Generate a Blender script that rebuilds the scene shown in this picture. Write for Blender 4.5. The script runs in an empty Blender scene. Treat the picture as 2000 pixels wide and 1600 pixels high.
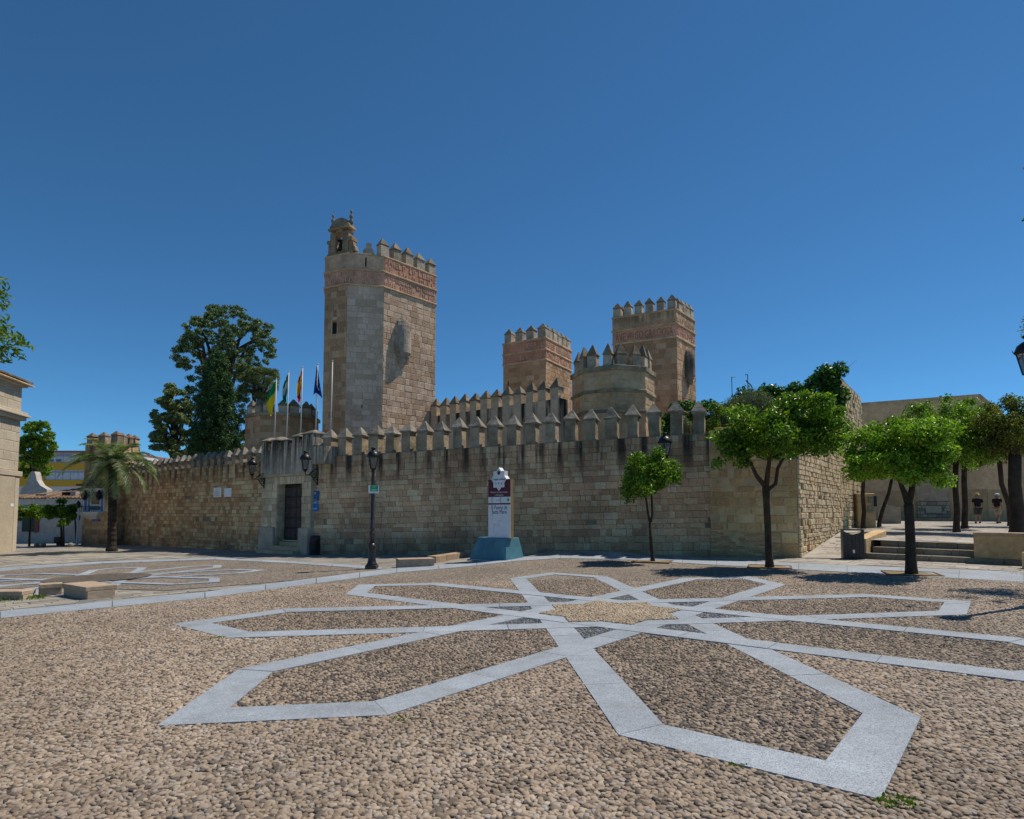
import bpy, bmesh, math, random
import numpy as np
from mathutils import Vector, Matrix, Euler

scene = bpy.context.scene
R = math.radians

# ------------------------------------------------------------------ camera
CAM_H, PITCH, FOCAL, PPY = 1.6, 0.0623, 1205.4, 925.8      # photo pixels (2000 x 1600)
cam_data = bpy.data.cameras.new('camera')
cam = bpy.data.objects.new('camera', cam_data)
scene.collection.objects.link(cam)
cam.location = (0, 0, CAM_H)
cam.rotation_euler = (math.pi / 2 + PITCH, 0, 0)
cam_data.sensor_fit = 'HORIZONTAL'
cam_data.sensor_width = 36.0
cam_data.lens = FOCAL / 2000 * 36.0
cam_data.shift_y = (PPY - 800) / 2000
cam_data.clip_start = 0.05
cam_data.clip_end = 2000
scene.camera = cam

# ------------------------------------------------------------------ sky, sun, exposure
SUN_EL, SUN_DIR = R(60), (0.90, 0.436)                       # where the sun stands
SUN_AZ = math.atan2(SUN_DIR[0], SUN_DIR[1])                 # clockwise from +Y
world = bpy.data.worlds.new('World')
scene.world = world
world.use_nodes = True
wn = world.node_tree.nodes
wl = world.node_tree.links
sky = wn.new('ShaderNodeTexSky')
sky.sky_type = 'NISHITA'
sky.sun_disc = False
sky.sun_elevation = SUN_EL
sky.sun_rotation = SUN_AZ
sky.altitude = 0
sky.air_density = 0.6
sky.dust_density = 0.0
sky.ozone_density = 6.0
tint = wn.new('ShaderNodeMix'); tint.data_type = 'RGBA'; tint.blend_type = 'MULTIPLY'; tint.inputs[0].default_value = 1.0
tint.inputs[7].default_value = (0.54, 0.96, 1.04, 1)            # deep clear Andalusian blue
wl.new(sky.outputs[0], tint.inputs[6]); wl.new(tint.outputs[2], wn['Background'].inputs[0])
wn['Background'].inputs[1].default_value = 0.09
sun_data = bpy.data.lights.new('sun', 'SUN')
sun_data.energy = 3.9
sun_data.angle = R(0.5)
sun_data.color = (1.0, 0.90, 0.76)
sun = bpy.data.objects.new('sun', sun_data)
scene.collection.objects.link(sun)
sd = Vector((SUN_DIR[0], SUN_DIR[1], 0)).normalized() * math.cos(SUN_EL) + Vector((0, 0, math.sin(SUN_EL)))
sun.rotation_euler = sd.to_track_quat('Z', 'Y').to_euler()
scene.view_settings.view_transform = 'Standard'
scene.view_settings.look = 'None'
scene.view_settings.gamma = 1
scene.view_settings.exposure = 0.33
scene.cycles.max_bounces = 6
scene.cycles.transparent_max_bounces = 4

# ------------------------------------------------------------------ survey helpers
_c, _s = math.cos(PITCH), math.sin(PITCH)
SLOPE = 0.0168
def gz(x, y):
    """height of the square: it climbs gently to the right, with a low swell in front of the wall"""
    x = np.clip(x, -60, 40)
    return SLOPE * x + 0.20 * np.exp(-((x - 2.6) / 2.8) ** 2 - ((y - 22.9) / 1.5) ** 2)
def sight(px, py):
    u, v = (px - 1000) / FOCAL, (PPY - py) / FOCAL
    return Vector((u, _c - v * _s, _s + v * _c))
def G(px, py):
    d = sight(px, py)
    p = d * (CAM_H / (SLOPE * d.x - d.z))
    return Vector((p.x, p.y, SLOPE * p.x))
def W(px, py, Y):
    d = sight(px, py)
    return d * (Y / d.y) + Vector((0, 0, CAM_H))
def proj(p):
    z = p[2] - CAM_H
    yf = p[1] * _c + z * _s
    return 1000 + FOCAL * p[0] / yf, PPY - FOCAL * (-p[1] * _s + z * _c) / yf
def V2(p): return Vector((p[0], p[1]))

# ------------------------------------------------------------------ objects
COL = scene.collection
WM = {}
def link(o, parent=None, basis=None):
    COL.objects.link(o)
    if basis is not None:
        o.matrix_basis = basis
    b = basis if basis is not None else Matrix.Identity(4)
    if parent is not None:
        o.parent = parent
        o.matrix_parent_inverse = WM[parent].inverted()
    WM[o] = b
    return o
def tag(o, label=None, cat=None, group=None, kind=None):
    if label: o['label'] = label
    if cat: o['category'] = cat
    if group: o['group'] = group
    if kind: o['kind'] = kind
    return o
def thing(name, loc, label, cat, group=None):
    o = bpy.data.objects.new(name, None)
    o.empty_display_size = 0.2
    link(o, None, Matrix.Translation(Vector(loc)))
    return tag(o, label, cat, group, "thing")

class MB:
    """collects shapes and links them as one mesh object"""
    def __init__(s): s.v = []; s.f = []; s.m = []; s.uv = None
    def add(s, vs, fs, m=0):
        o = len(s.v); s.v += [tuple(v) for v in vs]
        s.f += [tuple(i + o for i in f) for f in fs]; s.m += [m] * len(fs); return s
    def box(s, x0, x1, y0, y1, z0, z1, M=None, m=0):
        vs = [Vector(p) for p in ((x0,y0,z0),(x1,y0,z0),(x1,y1,z0),(x0,y1,z0),(x0,y0,z1),(x1,y0,z1),(x1,y1,z1),(x0,y1,z1))]
        if M is not None: vs = [M @ v for v in vs]
        return s.add(vs, [(0,3,2,1),(4,5,6,7),(0,1,5,4),(1,2,6,5),(2,3,7,6),(3,0,4,7)], m)
    def prism(s, poly, z0, z1, m=0, top=None):
        """poly: list of (x,y) counter-clockwise; z0/z1 numbers or functions"""
        f0 = z0 if callable(z0) else (lambda x, y: z0)
        f1 = z1 if callable(z1) else (lambda x, y: z1)
        n = len(poly); tp = top or poly
        vs = [(p[0], p[1], f0(p[0], p[1])) for p in poly] + [(p[0], p[1], f1(p[0], p[1])) for p in tp]
        fs = [tuple(range(n - 1, -1, -1)), tuple(range(n, 2 * n))]
        fs += [(i, (i + 1) % n, n + (i + 1) % n, n + i) for i in range(n)]
        return s.add(vs, fs, m)
    def loft(s, rings, cap=True, m=0):
        n = len(rings[0]); vs = [p for r in rings for p in r]; fs = []
        for k in range(len(rings) - 1):
            for i in range(n):
                a, b = k * n + i, k * n + (i + 1) % n
                fs.append((a, b, b + n, a + n))
        if cap:
            fs.append(tuple(range(n - 1, -1, -1))); fs.append(tuple(range((len(rings) - 1) * n, len(rings) * n)))
        return s.add(vs, fs, m)
    def lathe(s, prof, c=(0, 0, 0), n=16, M=None, m=0):
        rings = []
        for r, z in prof:
            ring = [Vector((c[0] + r * math.cos(2 * math.pi * i / n), c[1] + r * math.sin(2 * math.pi * i / n), c[2] + z)) for i in range(n)]
            if M is not None: ring = [M @ v for v in ring]
            rings.append(ring)
        return s.loft(rings, True, m)
    def tube(s, pts, rad, n=8, m=0, cap=True):
        pts = [Vector(p) for p in pts]
        if not hasattr(rad, '__len__'): rad = [rad] * len(pts)
        rings = []; prev = None
        for i, p in enumerate(pts):
            d = (pts[min(i + 1, len(pts) - 1)] - pts[max(i - 1, 0)]).normalized()
            if prev is None:
                a = d.cross(Vector((0, 0, 1)))
                if a.length < 1e-3: a = d.cross(Vector((1, 0, 0)))
            else:
                a = prev - d * prev.dot(d)
            a.normalize(); prev = a; b = d.cross(a)
            rings.append([p + (a * math.cos(2 * math.pi * k / n) + b * math.sin(2 * math.pi * k / n)) * rad[i] for k in range(n)])
        return s.loft(rings, cap, m)
    def mesh(s, name, mats, smooth=False):
        me = bpy.data.meshes.new(name)
        me.from_pydata(s.v, [], s.f)
        for mt in (mats if isinstance(mats, (list, tuple)) else [mats]): me.materials.append(mt)
        if max(s.m or [0]): me.polygons.foreach_set('material_index', s.m)
        if smooth: me.polygons.foreach_set('use_smooth', [True] * len(me.polygons))
        me.update(); return me
    def build(s, name, mats, parent=None, smooth=False, basis=None):
        return link(bpy.data.objects.new(name, s.mesh(name, mats, smooth)), parent, basis)
def bevel(o, w=0.01, seg=1):
    b = o.modifiers.new('bevel', 'BEVEL'); b.width = w; b.segments = seg; b.limit_method = 'ANGLE'; b.angle_limit = R(40)
    return o

def frame(p, d, z=0.0):
    """matrix whose x runs along the ground direction d, y = left of it, z up"""
    d = Vector((d[0], d[1], 0)).normalized()
    n = Vector((-d.y, d.x, 0))
    return Matrix(((d.x, n.x, 0, p[0]), (d.y, n.y, 0, p[1]), (0, 0, 1, z), (0, 0, 0, 1)))

# ------------------------------------------------------------------ materials
class NT:
    def __init__(s, name):
        s.mat = bpy.data.materials.new(name); s.mat.use_nodes = True
        s.t = s.mat.node_tree; s.n = s.t.nodes; s.l = s.t.links
        s.bsdf = s.n['Principled BSDF']; s.out = s.n['Material Output']
        s.bsdf.inputs['Specular IOR Level'].default_value = 0.25
    def sock(s, v, inp):
        if isinstance(v, bpy.types.NodeSocket): s.l.new(v, inp)
        elif v is not None:
            if hasattr(v, '__len__') and len(v) == 3 and inp.type == 'RGBA': v = (*v, 1)
            inp.default_value = v
    def math(s, op, a, b=None, c=None, clamp=False):
        n = s.n.new('ShaderNodeMath'); n.operation = op; n.use_clamp = clamp
        for i, v in enumerate((a, b, c)): s.sock(v, n.inputs[i])
        return n.outputs[0]
    def vmath(s, op, a, b=None):
        n = s.n.new('ShaderNodeVectorMath'); n.operation = op
        s.sock(a, n.inputs[0]); s.sock(b, n.inputs[1]); return n.outputs['Value' if op in ('DOT_PRODUCT', 'LENGTH') else 'Vector']
    def pos(s):
        return s.n.new('ShaderNodeNewGeometry').outputs['Position']
    def noise(s, scale, detail=3, vec=None, rough=0.55, stretch=None):
        n = s.n.new('ShaderNodeTexNoise'); v = vec if vec is not None else s.pos()
        if stretch: v = s.vmath('MULTIPLY', v, stretch)
        s.l.new(v, n.inputs['Vector']); n.inputs['Scale'].default_value = scale
        n.inputs['Detail'].default_value = detail; n.inputs['Roughness'].default_value = rough
        return n.outputs['Fac']
    def voronoi(s, scale, feature='F1', vec=None, out='Distance', rnd=1.0):
        n = s.n.new('ShaderNodeTexVoronoi'); n.feature = feature
        s.l.new(vec if vec is not None else s.pos(), n.inputs['Vector']); n.inputs['Scale'].default_value = scale
        n.inputs['Randomness'].default_value = rnd
        return n.outputs[out]
    def ramp(s, fac, stops, interp='LINEAR'):
        n = s.n.new('ShaderNodeValToRGB'); n.color_ramp.interpolation = interp
        e = n.color_ramp.elements
        while len(e) < len(stops): e.new(0.5)
        for i, (p, c) in enumerate(stops):
            e[i].position = p; e[i].color = (*c, 1) if hasattr(c, '__len__') else (c, c, c, 1)
        s.l.new(fac, n.inputs[0]); return n.outputs[0]
    def mrange(s, v, a, b, c=0.0, d=1.0):
        n = s.n.new('ShaderNodeMapRange'); n.clamp = True
        s.l.new(v, n.inputs[0])
        for i, x in zip((1, 2, 3, 4), (a, b, c, d)): n.inputs[i].default_value = x
        return n.outputs[0]
    def mix(s, fac, a, b, blend='MIX'):
        n = s.n.new('ShaderNodeMix'); n.data_type = 'RGBA'; n.blend_type = blend
        s.sock(fac, n.inputs[0]); s.sock(a, n.inputs[6]); s.sock(b, n.inputs[7]); return n.outputs[2]
    def sep(s, v=None):
        n = s.n.new('ShaderNodeSeparateXYZ'); s.l.new(v if v is not None else s.pos(), n.inputs[0]); return n.outputs
    def rnd(s):
        a = s.n.new('ShaderNodeObjectInfo').outputs['Random']; b = s.n.new('ShaderNodeNewGeometry').outputs['Random Per Island']
        return s.math('FRACT', s.math('ADD', a, b))
    def bump(s, h, strength=0.5, dist=0.02):
        n = s.n.new('ShaderNodeBump'); n.inputs['Strength'].default_value = strength; n.inputs['Distance'].default_value = dist
        s.l.new(h, n.inputs['Height']); s.l.new(n.outputs[0], s.bsdf.inputs['Normal'])
    def done(s, col, rough=0.85, metal=0.0):
        s.sock(col, s.bsdf.inputs['Base Color']); s.sock(rough, s.bsdf.inputs['Roughness']); s.bsdf.inputs['Metallic'].default_value = metal
        return s.mat

# albedo trim per stone (most of the castle is pale shelly sandstone)
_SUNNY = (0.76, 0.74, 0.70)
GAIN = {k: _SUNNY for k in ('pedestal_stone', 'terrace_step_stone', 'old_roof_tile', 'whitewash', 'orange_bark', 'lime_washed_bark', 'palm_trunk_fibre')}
GAIN.update({'bench_stone': (1.02, 0.97, 0.9), 'pale_facade_stone': (1.1, 1.06, 0.98), 'ochre_block': (1.4, 1.2, 0.92), 'merlon_cap_stone': (0.7, 0.66, 0.60), 'rough_side_stone': (1.6, 1.45, 1.22), 'tower_ashlar': (1.88, 1.53, 1.28), 'tower_grey_ashlar': (1.9, 1.55, 1.33), 'curtain_ashlar': (2.4, 1.68, 1.3), 'brown_ashlar': (2.3, 1.85, 1.45), 'brown_tower_stone': (1.85, 1.55, 1.26), 'brown_cap_stone': (0.85, 0.85, 0.85), 'turret_stone': (1.6, 1.38, 1.12), 'gable_stone': (1.1, 0.98, 0.84), 'turret_ledge_stone': (1.5, 1.4, 1.25), 'inner_wall_plaster': (1.5, 1.4, 1.25), 'inner_merlon_plaster': (1.5, 1.4, 1.25), 'merlon_stone': (1.3, 1.12, 0.94), 'tower_merlon_stone': (1.35, 1.25, 1.1), 'weathered_plaster': (1.35, 1.28, 1.15), 'pale_guard_stone': (1.4, 1.3, 1.15), 'rubble_stone': (1.95, 1.5, 1.08), 'old_brick': (1.45, 1.3, 1.1), 'frieze_relief_plaster': (1.35, 1.12, 1.0), 'buff_plaster': (1.5, 1.25, 1.08), 'garita_stone': (1.3, 1.2, 1.1), 'tower_cap_stone': (1.0, 0.98, 0.92), 'red_frieze_plaster': (1.6, 1.4, 1.25), 'sooty_garita_stone': (1.5, 1.4, 1.3), 'rendered_back_wall': (1.8, 1.5, 1.15)})
def stone(name, cols, var=(0.72, 1.18), grain=14, bump=0.45, rough=0.9, stain=None, patch=0.35, damp=None, lichen=None):
    """cols: three block colours; stain: dict(top, depth, dir, pitch, phase, amt); damp: (z0, z1) dark foot of the wall"""
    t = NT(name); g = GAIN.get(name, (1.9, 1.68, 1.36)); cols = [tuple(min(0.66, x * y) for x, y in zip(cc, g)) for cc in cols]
    c = t.ramp(t.rnd(), [(0.0, cols[0]), (0.5, cols[1]), (1.0, cols[2])])
    big = t.mrange(t.noise(patch, 4), 0.3, 0.7, var[0], var[1])
    fine = t.mrange(t.noise(grain, 5), 0.25, 0.75, 0.78, 1.18)
    c = t.mix(1.0, c, t.math('MULTIPLY', big, fine), 'MULTIPLY')
    pits = t.mrange(t.noise(grain * 4, 2), 0.58, 0.72, 0, 0.45)
    c = t.mix(pits, c, tuple(x * 0.45 for x in cols[0]))
    if lichen:
        lm = t.mrange(t.noise(2.6, 5), 0.5, 0.66, 0, lichen)
        c = t.mix(lm, c, (0.34, 0.33, 0.29))
    if stain:
        z = t.sep()[2]
        if 'slope' in stain:
            z = t.math('SUBTRACT', z, t.math('MULTIPLY', t.math('SUBTRACT', t.vmath('DOT_PRODUCT', t.pos(), (*stain['dir'], 0)), stain['off']), stain['slope']))
        k = t.mrange(z, stain['top'] - stain['depth'], stain['top'], 0, 1)
        st = t.noise(1.0, 4, stretch=(5.0, 5.0, 0.35))
        k = t.math('MULTIPLY', t.mrange(t.math('POWER', k, 0.8), 0.0, 0.75), t.mrange(st, 0.36, 0.54, 0.12, 1.0))
        if 'pitch' in stain:
            dt = t.vmath('DOT_PRODUCT', t.pos(), (*stain['dir'], 0))
            fr = t.math('FRACT', t.math('ADD', t.math('DIVIDE', dt, stain['pitch']), stain.get('phase', 0)))
            gap = t.mrange(t.math('ABSOLUTE', t.math('SUBTRACT', fr, 0.5)), 0.13, 0.27, 1.0, stain.get('min', 0.3))
            k = t.math('MULTIPLY', k, gap)
        k = t.math('MULTIPLY', k, stain.get('amt', 0.9), clamp=True)
        c = t.mix(k, c, (0.022, 0.021, 0.02))
    if damp:
        z = t.sep()[2]
        k = t.math('MULTIPLY', t.mrange(z, damp[0], damp[1], 0.75, 0), t.mrange(t.noise(0.9, 4), 0.35, 0.62), clamp=True)
        c = t.mix(k, c, (0.075, 0.065, 0.05))
    t.bump(t.math('ADD', t.noise(grain, 6, rough=0.65), t.math('MULTIPLY', t.noise(3.0, 3), 1.5)), bump, 0.03)
    return t.done(c, rough)

def plain(name, col, rough=0.6, metal=0.0, var=0.12, scale=6, bump=0.0, spec=None):
    t = NT(name)
    k = t.mrange(t.noise(scale, 4), 0.3, 0.7, 1 - var, 1 + var)
    c = t.mix(1.0, col, k, 'MULTIPLY')
    if bump: t.bump(t.noise(scale * 6, 4), bump, 0.01)
    if spec is not None: t.bsdf.inputs['Specular IOR Level'].default_value = spec
    return t.done(c, rough, metal)

def foliage(name, dark, mid, light, gloss=0.45, trans=0.36):
    t = NT(name)
    f = t.math('ADD', t.math('MULTIPLY', t.rnd(), 0.6), t.math('MULTIPLY', t.mrange(t.noise(2.2, 3), 0.3, 0.7), 0.42))
    c = t.ramp(f, [(0.12, dark), (0.5, mid), (0.95, light)])
    t.done(c, gloss); t.bsdf.inputs['Specular IOR Level'].default_value = 0.16
    tr = t.n.new('ShaderNodeBsdfTranslucent')
    t.l.new(t.mix(1.0, c, (1.0, 1.25, 0.45), 'MULTIPLY'), tr.inputs[0])
    mx = t.n.new('ShaderNodeMixShader'); mx.inputs[0].default_value = trans
    t.l.new(t.bsdf.outputs[0], mx.inputs[1]); t.l.new(tr.outputs[0], mx.inputs[2]); t.l.new(mx.outputs[0], t.out.inputs[0])
    return t.mat

# ------------------------------------------------------------------ masonry
RNG = random.Random(7)
def _block_mesh(name, k, mat):
    r = random.Random(100 + k); j = lambda a: r.uniform(-a, a)
    vs = [(-.5, 0, -.5), (.5, 0, -.5), (.5, 0, .5), (-.5, 0, .5)]
    ix, iz = 0.035, 0.07
    mid = [(-.5 + j(.008), -.62, -.5 + j(.015)), (.5 + j(.008), -.62, -.5 + j(.015)), (.5 + j(.008), -.62, .5 + j(.015)), (-.5 + j(.008), -.62, .5 + j(.015))]
    fr = [(-.5 + ix + j(.012), -1 + j(.12), -.5 + iz + j(.02)), (.5 - ix + j(.012), -1 + j(.12), -.5 + iz + j(.02)),
          (.5 - ix + j(.012), -1 + j(.12), .5 - iz + j(.02)), (-.5 + ix + j(.012), -1 + j(.12), .5 - iz + j(.02))]
    fs = []
    for a in (0, 4):
        for i in range(4): fs.append((a + i, a + (i + 1) % 4, a + 4 + (i + 1) % 4, a + 4 + i))
    fs.append((8, 9, 10, 11))
    me = bpy.data.meshes.new(name); me.from_pydata(vs + mid + fr, [], fs); me.materials.append(mat); me.update()
    return me, np.array(vs + mid + fr), fs
NVAR = 8
class Masonry:
    """lays stones on the faces of one thing: the larger ones in the picture become parts, the rest one joined part"""
    def __init__(s, parent, mat, name='stone_block', limit=300):
        s.parent, s.name, s.limit, s.mat = parent, name, limit, mat
        s.blocks = []
    def face(s, a, b, z0, z1, course=0.25, width=0.42, proud=0.02, joint=0.012, skip=(), seed=1, slope=0.0, jit=0.18, wj=0.35, keep=1.0):
        """a -> b along the foot of the face as seen from outside, left to right"""
        r = random.Random(seed); a, b = V2(a), V2(b); L = (b - a).length
        if L < 0.05: return s
        d = (b - a) / L; M0 = frame(a, d)
        z = z0 if not callable(z0) else 0
        zt = z1
        while z < zt - 0.04:
            h = course * (1 + r.uniform(-jit, jit))
            if zt - z - h < course * 0.45: h = zt - z
            x = -r.uniform(0, width * 0.6)
            while x < L:
                w = width * (1 + r.uniform(-wj, wj))
                if r.random() < 0.12: w *= 0.5
                x0, x1 = max(x, 0), min(x + w, L)
                if L - x1 < width * 0.25: x1 = L; w = L - x + 1
                x += w
                if x1 - x0 < 0.06: continue
                cx, cz = (x0 + x1) / 2, z + h / 2
                if any(q[0] < cx < q[1] and q[2] < cz < q[3] for q in skip): continue
                if r.random() > keep: continue
                p = a + d * cx
                dep = proud * r.uniform(0.6, 1.35)
                M = frame(p, d, cz + slope * cx) @ Matrix.Diagonal((x1 - x0 - joint, dep, h - joint, 1))
                q = proj((p.x, p.y, cz)); dist = max(p.y, 1)
                # apparent width shrinks with the slant of the face
                n = Vector((d.y, -d.x)); v = Vector((p.x, p.y)).normalized()
                vis = -n.dot(v); inside = -30 < q[0] < 2030 and -30 < q[1] < 1630
                s.blocks.append(((x1 - x0) * max(vis, 0) * h / dist ** 2 if inside else 0, M, r.randrange(NVAR)))
            z += h
        return s
    def emit(s):
        bs = sorted(s.blocks, key=lambda t: -t[0]); mes = [_block_mesh(s.name, k, s.mat) for k in range(NVAR)]
        for a, M, k in bs[:s.limit]:
            if a <= 0: continue
            link(bpy.data.objects.new(s.name, mes[k][0]), s.parent, M)
        rest = [t for t in bs[s.limit:]] + [t for t in bs[:s.limit] if t[0] <= 0]
        if rest:
            vs, fs = [], []
            for a, M, k in rest:
                v, f = mes[k][1], mes[k][2]; o = len(vs) * 12
                m = np.array(M); vs.append(v @ m[:3, :3].T + m[:3, 3]); fs += [tuple(i + o for i in q) for q in f]
            me = bpy.data.meshes.new(s.name + 's'); me.from_pydata(np.concatenate(vs).tolist(), [], fs); me.materials.append(s.mat); me.update()
            o = link(bpy.data.objects.new(s.name + 's', me), s.parent); o['kind'] = 'stuff'

def merlon(parent, p, d, z, w, dep, h, cap, mats, ov=0.05, steep=1.0, r=RNG):
    """crenellation tooth standing at p (middle of its foot), facing along the wall direction d"""
    w *= r.uniform(0.93, 1.07); M = frame(p, d, z) @ Matrix.Rotation(r.uniform(-.035, .035), 4, 'Z') @ Matrix.Rotation(r.uniform(-.012, .012), 4, 'Y'); hh = h * r.uniform(0.93, 1.05)
    m = MB(); j = lambda: r.uniform(-0.018, 0.018)
    lo = [(-w/2, -dep/2), (w/2, -dep/2), (w/2, dep/2), (-w/2, dep/2)]
    rings = [[M @ Vector((x + j(), y + j(), zz)) for x, y in lo] for zz in (-0.03, hh * 0.5, hh)]
    m.loft(rings); b = m.build('merlon', mats[0], parent)
    c = MB(); W2, D2 = w / 2 + ov, dep / 2 + ov
    base = [(-W2, -D2), (W2, -D2), (W2, D2), (-W2, D2)]
    tx, ty = r.uniform(-.035, .035), r.uniform(-.035, .035)
    tip = [(tx + sx * 0.03, ty + sy * 0.03) for sx, sy in ((-1, -1), (1, -1), (1, 1), (-1, 1))]
    cz = cap * r.uniform(0.92, 1.08)
    c.loft([[M @ Vector((x, y, hh - 0.002)) for x, y in [(q[0] * .9, q[1] * .9) for q in base]],
            [M @ Vector((x + j(), y + j(), hh + 0.04)) for x, y in base],
            [M @ Vector((x + j(), y + j(), hh + 0.07)) for x, y in base],
            [M @ Vector((x, y, hh + cz)) for x, y in tip]])
    c.build('cap', mats[1], b)
    return b

def text_mesh(name, body, size, M, mat, parent, extrude=0.004, align='CENTER', squash=1.0):
    cu = bpy.data.curves.new(name, 'FONT'); cu.body = body; cu.size = size; cu.extrude = extrude; cu.align_x = align
    cu.resolution_u = 3
    o = bpy.data.objects.new(name, cu); COL.objects.link(o)
    bpy.context.view_layer.update()
    me = bpy.data.meshes.new_from_object(o.evaluated_get(bpy.context.evaluated_depsgraph_get()))
    bpy.data.objects.remove(o); me.name = name
    me.materials.clear(); me.materials.append(mat)
    return link(bpy.data.objects.new(name, me), parent, M @ Matrix.Diagonal((squash, 1, 1, 1)))
def facing(p, d, z):
    """for lettering and plates: x along d (left to right as read), y up, z toward the reader"""
    d = Vector((d[0], d[1], 0)).normalized(); up = Vector((0, 0, 1)); n = d.cross(up)
    return Matrix(((d.x, up.x, n.x, p[0]), (d.y, up.y, n.y, p[1]), (d.z, up.z, n.z, z), (0, 0, 0, 1)))

# ------------------------------------------------------------------ ground heights with the swell
def gz(x, y):
    x = np.clip(x, -60, 40)
    return SLOPE * x + 0.20 * np.exp(-((x - 2.2) / 2.9) ** 2 - ((y - 21.6) / 2.3) ** 2)
def G(px, py):
    d = sight(px, py); p = d * (CAM_H / (SLOPE * d.x - d.z))
    for _ in range(25):
        z = float(gz(p.x, p.y)); q = d * ((z - CAM_H) / d.z)
        p = p * 0.5 + q * 0.5
    return Vector((p.x, p.y, float(gz(p.x, p.y))))
def gpt(p, dz=0.0): return Vector((p[0], p[1], float(gz(p[0], p[1])) + dz))

# ------------------------------------------------------------------ shared materials
M_granite = NT('granite')
_t = M_granite
_sp = _t.voronoi(160, out='Color'); _sv = _t.sep(_sp)[0]
_c1 = _t.ramp(_sv, [(0.0, (0.149, 0.177, 0.215)), (0.35, (0.268, 0.309, 0.359)), (1.0, (0.386, 0.432, 0.485))])
_c1 = _t.mix(1.0, _c1, _t.mrange(_t.noise(0.8, 4), 0.3, 0.7, 0.86, 1.1), 'MULTIPLY')
_c1 = _t.mix(1.0, _c1, _t.mrange(_t.rnd(), 0, 1, 0.92, 1.05), 'MULTIPLY')
_dirt = _t.math('MULTIPLY', _t.mrange(_t.noise(2.2, 5), 0.52, 0.75, 0, 0.35), 1.0)
_c1 = _t.mix(1.0, _c1, _t.mrange(_t.noise(5.0, 5), 0.3, 0.7, 0.9, 1.07), 'MULTIPLY')
_c1 = _t.mix(_dirt, _c1, (0.180, 0.162, 0.132))
_t.bump(_t.noise(90, 2), 0.12, 0.005)
M_granite = _t.done(_c1, 0.75)

def pebble_mat(name, instanced):
    t = NT(name)
    if instanced:
        a = t.n.new('ShaderNodeAttribute'); a.attribute_type = 'INSTANCER'; a.attribute_name = 'tint'; v = t.sep(a.outputs['Vector'])
        f, zone = v[0], v[1]
    else:
        f = t.n.new('ShaderNodeObjectInfo').outputs['Random']; zone = None
    brown = t.ramp(f, [(0.0, (0.083, 0.071, 0.063)), (0.14, (0.165, 0.133, 0.104)), (0.3, (0.256, 0.196, 0.141)), (0.55, (0.338, 0.262, 0.191)), (0.75, (0.307, 0.250, 0.201)), (0.88, (0.414, 0.336, 0.252)), (1.0, (0.273, 0.257, 0.252))])
    c = brown
    if zone is not None:
        dark = t.ramp(f, [(0.0, (0.053, 0.060, 0.068)), (0.5, (0.112, 0.128, 0.143)), (1.0, (0.225, 0.232, 0.240))])
        yel = t.ramp(f, [(0.0, (0.279, 0.214, 0.146)), (0.5, (0.383, 0.301, 0.206)), (1.0, (0.442, 0.364, 0.276))])
        c = t.mix(t.mrange(zone, 0.4, 0.6), c, dark); c = t.mix(t.mrange(zone, 1.4, 1.6), c, yel)
    pt = t.math('MULTIPLY', t.mrange(t.noise(0.45, 5), 0.3, 0.7, 0.74, 1.2), t.mrange(t.noise(2.3, 4), 0.3, 0.7, 0.86, 1.1))
    c = t.mix(1.0, c, pt, 'MULTIPLY'); c = t.mix(t.mrange(t.noise(0.9, 3), 0.45, 0.7, 0, 0.35), c, t.mix(1.0, c, (0.86, 0.95, 1.06), 'MULTIPLY'))
    wob = t.mrange(t.noise(60, 3), 0.3, 0.7, 0.88, 1.1)
    c = t.mix(1.0, c, wob, 'MULTIPLY')
    return t.done(c, 0.7)
M_pebble_inst = pebble_mat('pebble_stone', True)
M_pebble_one = pebble_mat('pebble_stone_single', False)

def cobble_sheet(name, tone=1.0):
    t = NT(name)
    v = t.n.new('ShaderNodeTexVoronoi'); t.l.new(t.pos(), v.inputs['Vector']); v.inputs['Scale'].default_value = 23
    r = t.sep(v.outputs['Color'])[0]
    k = tone
    c = t.ramp(r, [(0.0, (0.15 * k, 0.13 * k, 0.115 * k)), (0.3, (0.30 * k, 0.25 * k, 0.20 * k)), (0.6, (0.39 * k, 0.325 * k, 0.26 * k)), (0.85, (0.36 * k, 0.315 * k, 0.27 * k)), (1.0, (0.47 * k, 0.41 * k, 0.34 * k))])
    d = v.outputs['Distance']
    c = t.mix(t.mrange(d, 0.42, 0.72, 0, 0.8), c, (0.06, 0.05, 0.04))
    c = t.mix(1.0, c, t.mrange(t.noise(0.5, 4), 0.3, 0.7, 0.82, 1.12), 'MULTIPLY')
    t.bump(t.math('MULTIPLY', d, -1.0), 0.8, 0.02)
    return t.done(c, 0.8)
M_cobble = cobble_sheet('cobble_bed', 0.76)
M_cobble_dark = cobble_sheet('dark_cobble_bed', 0.42)

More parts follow.
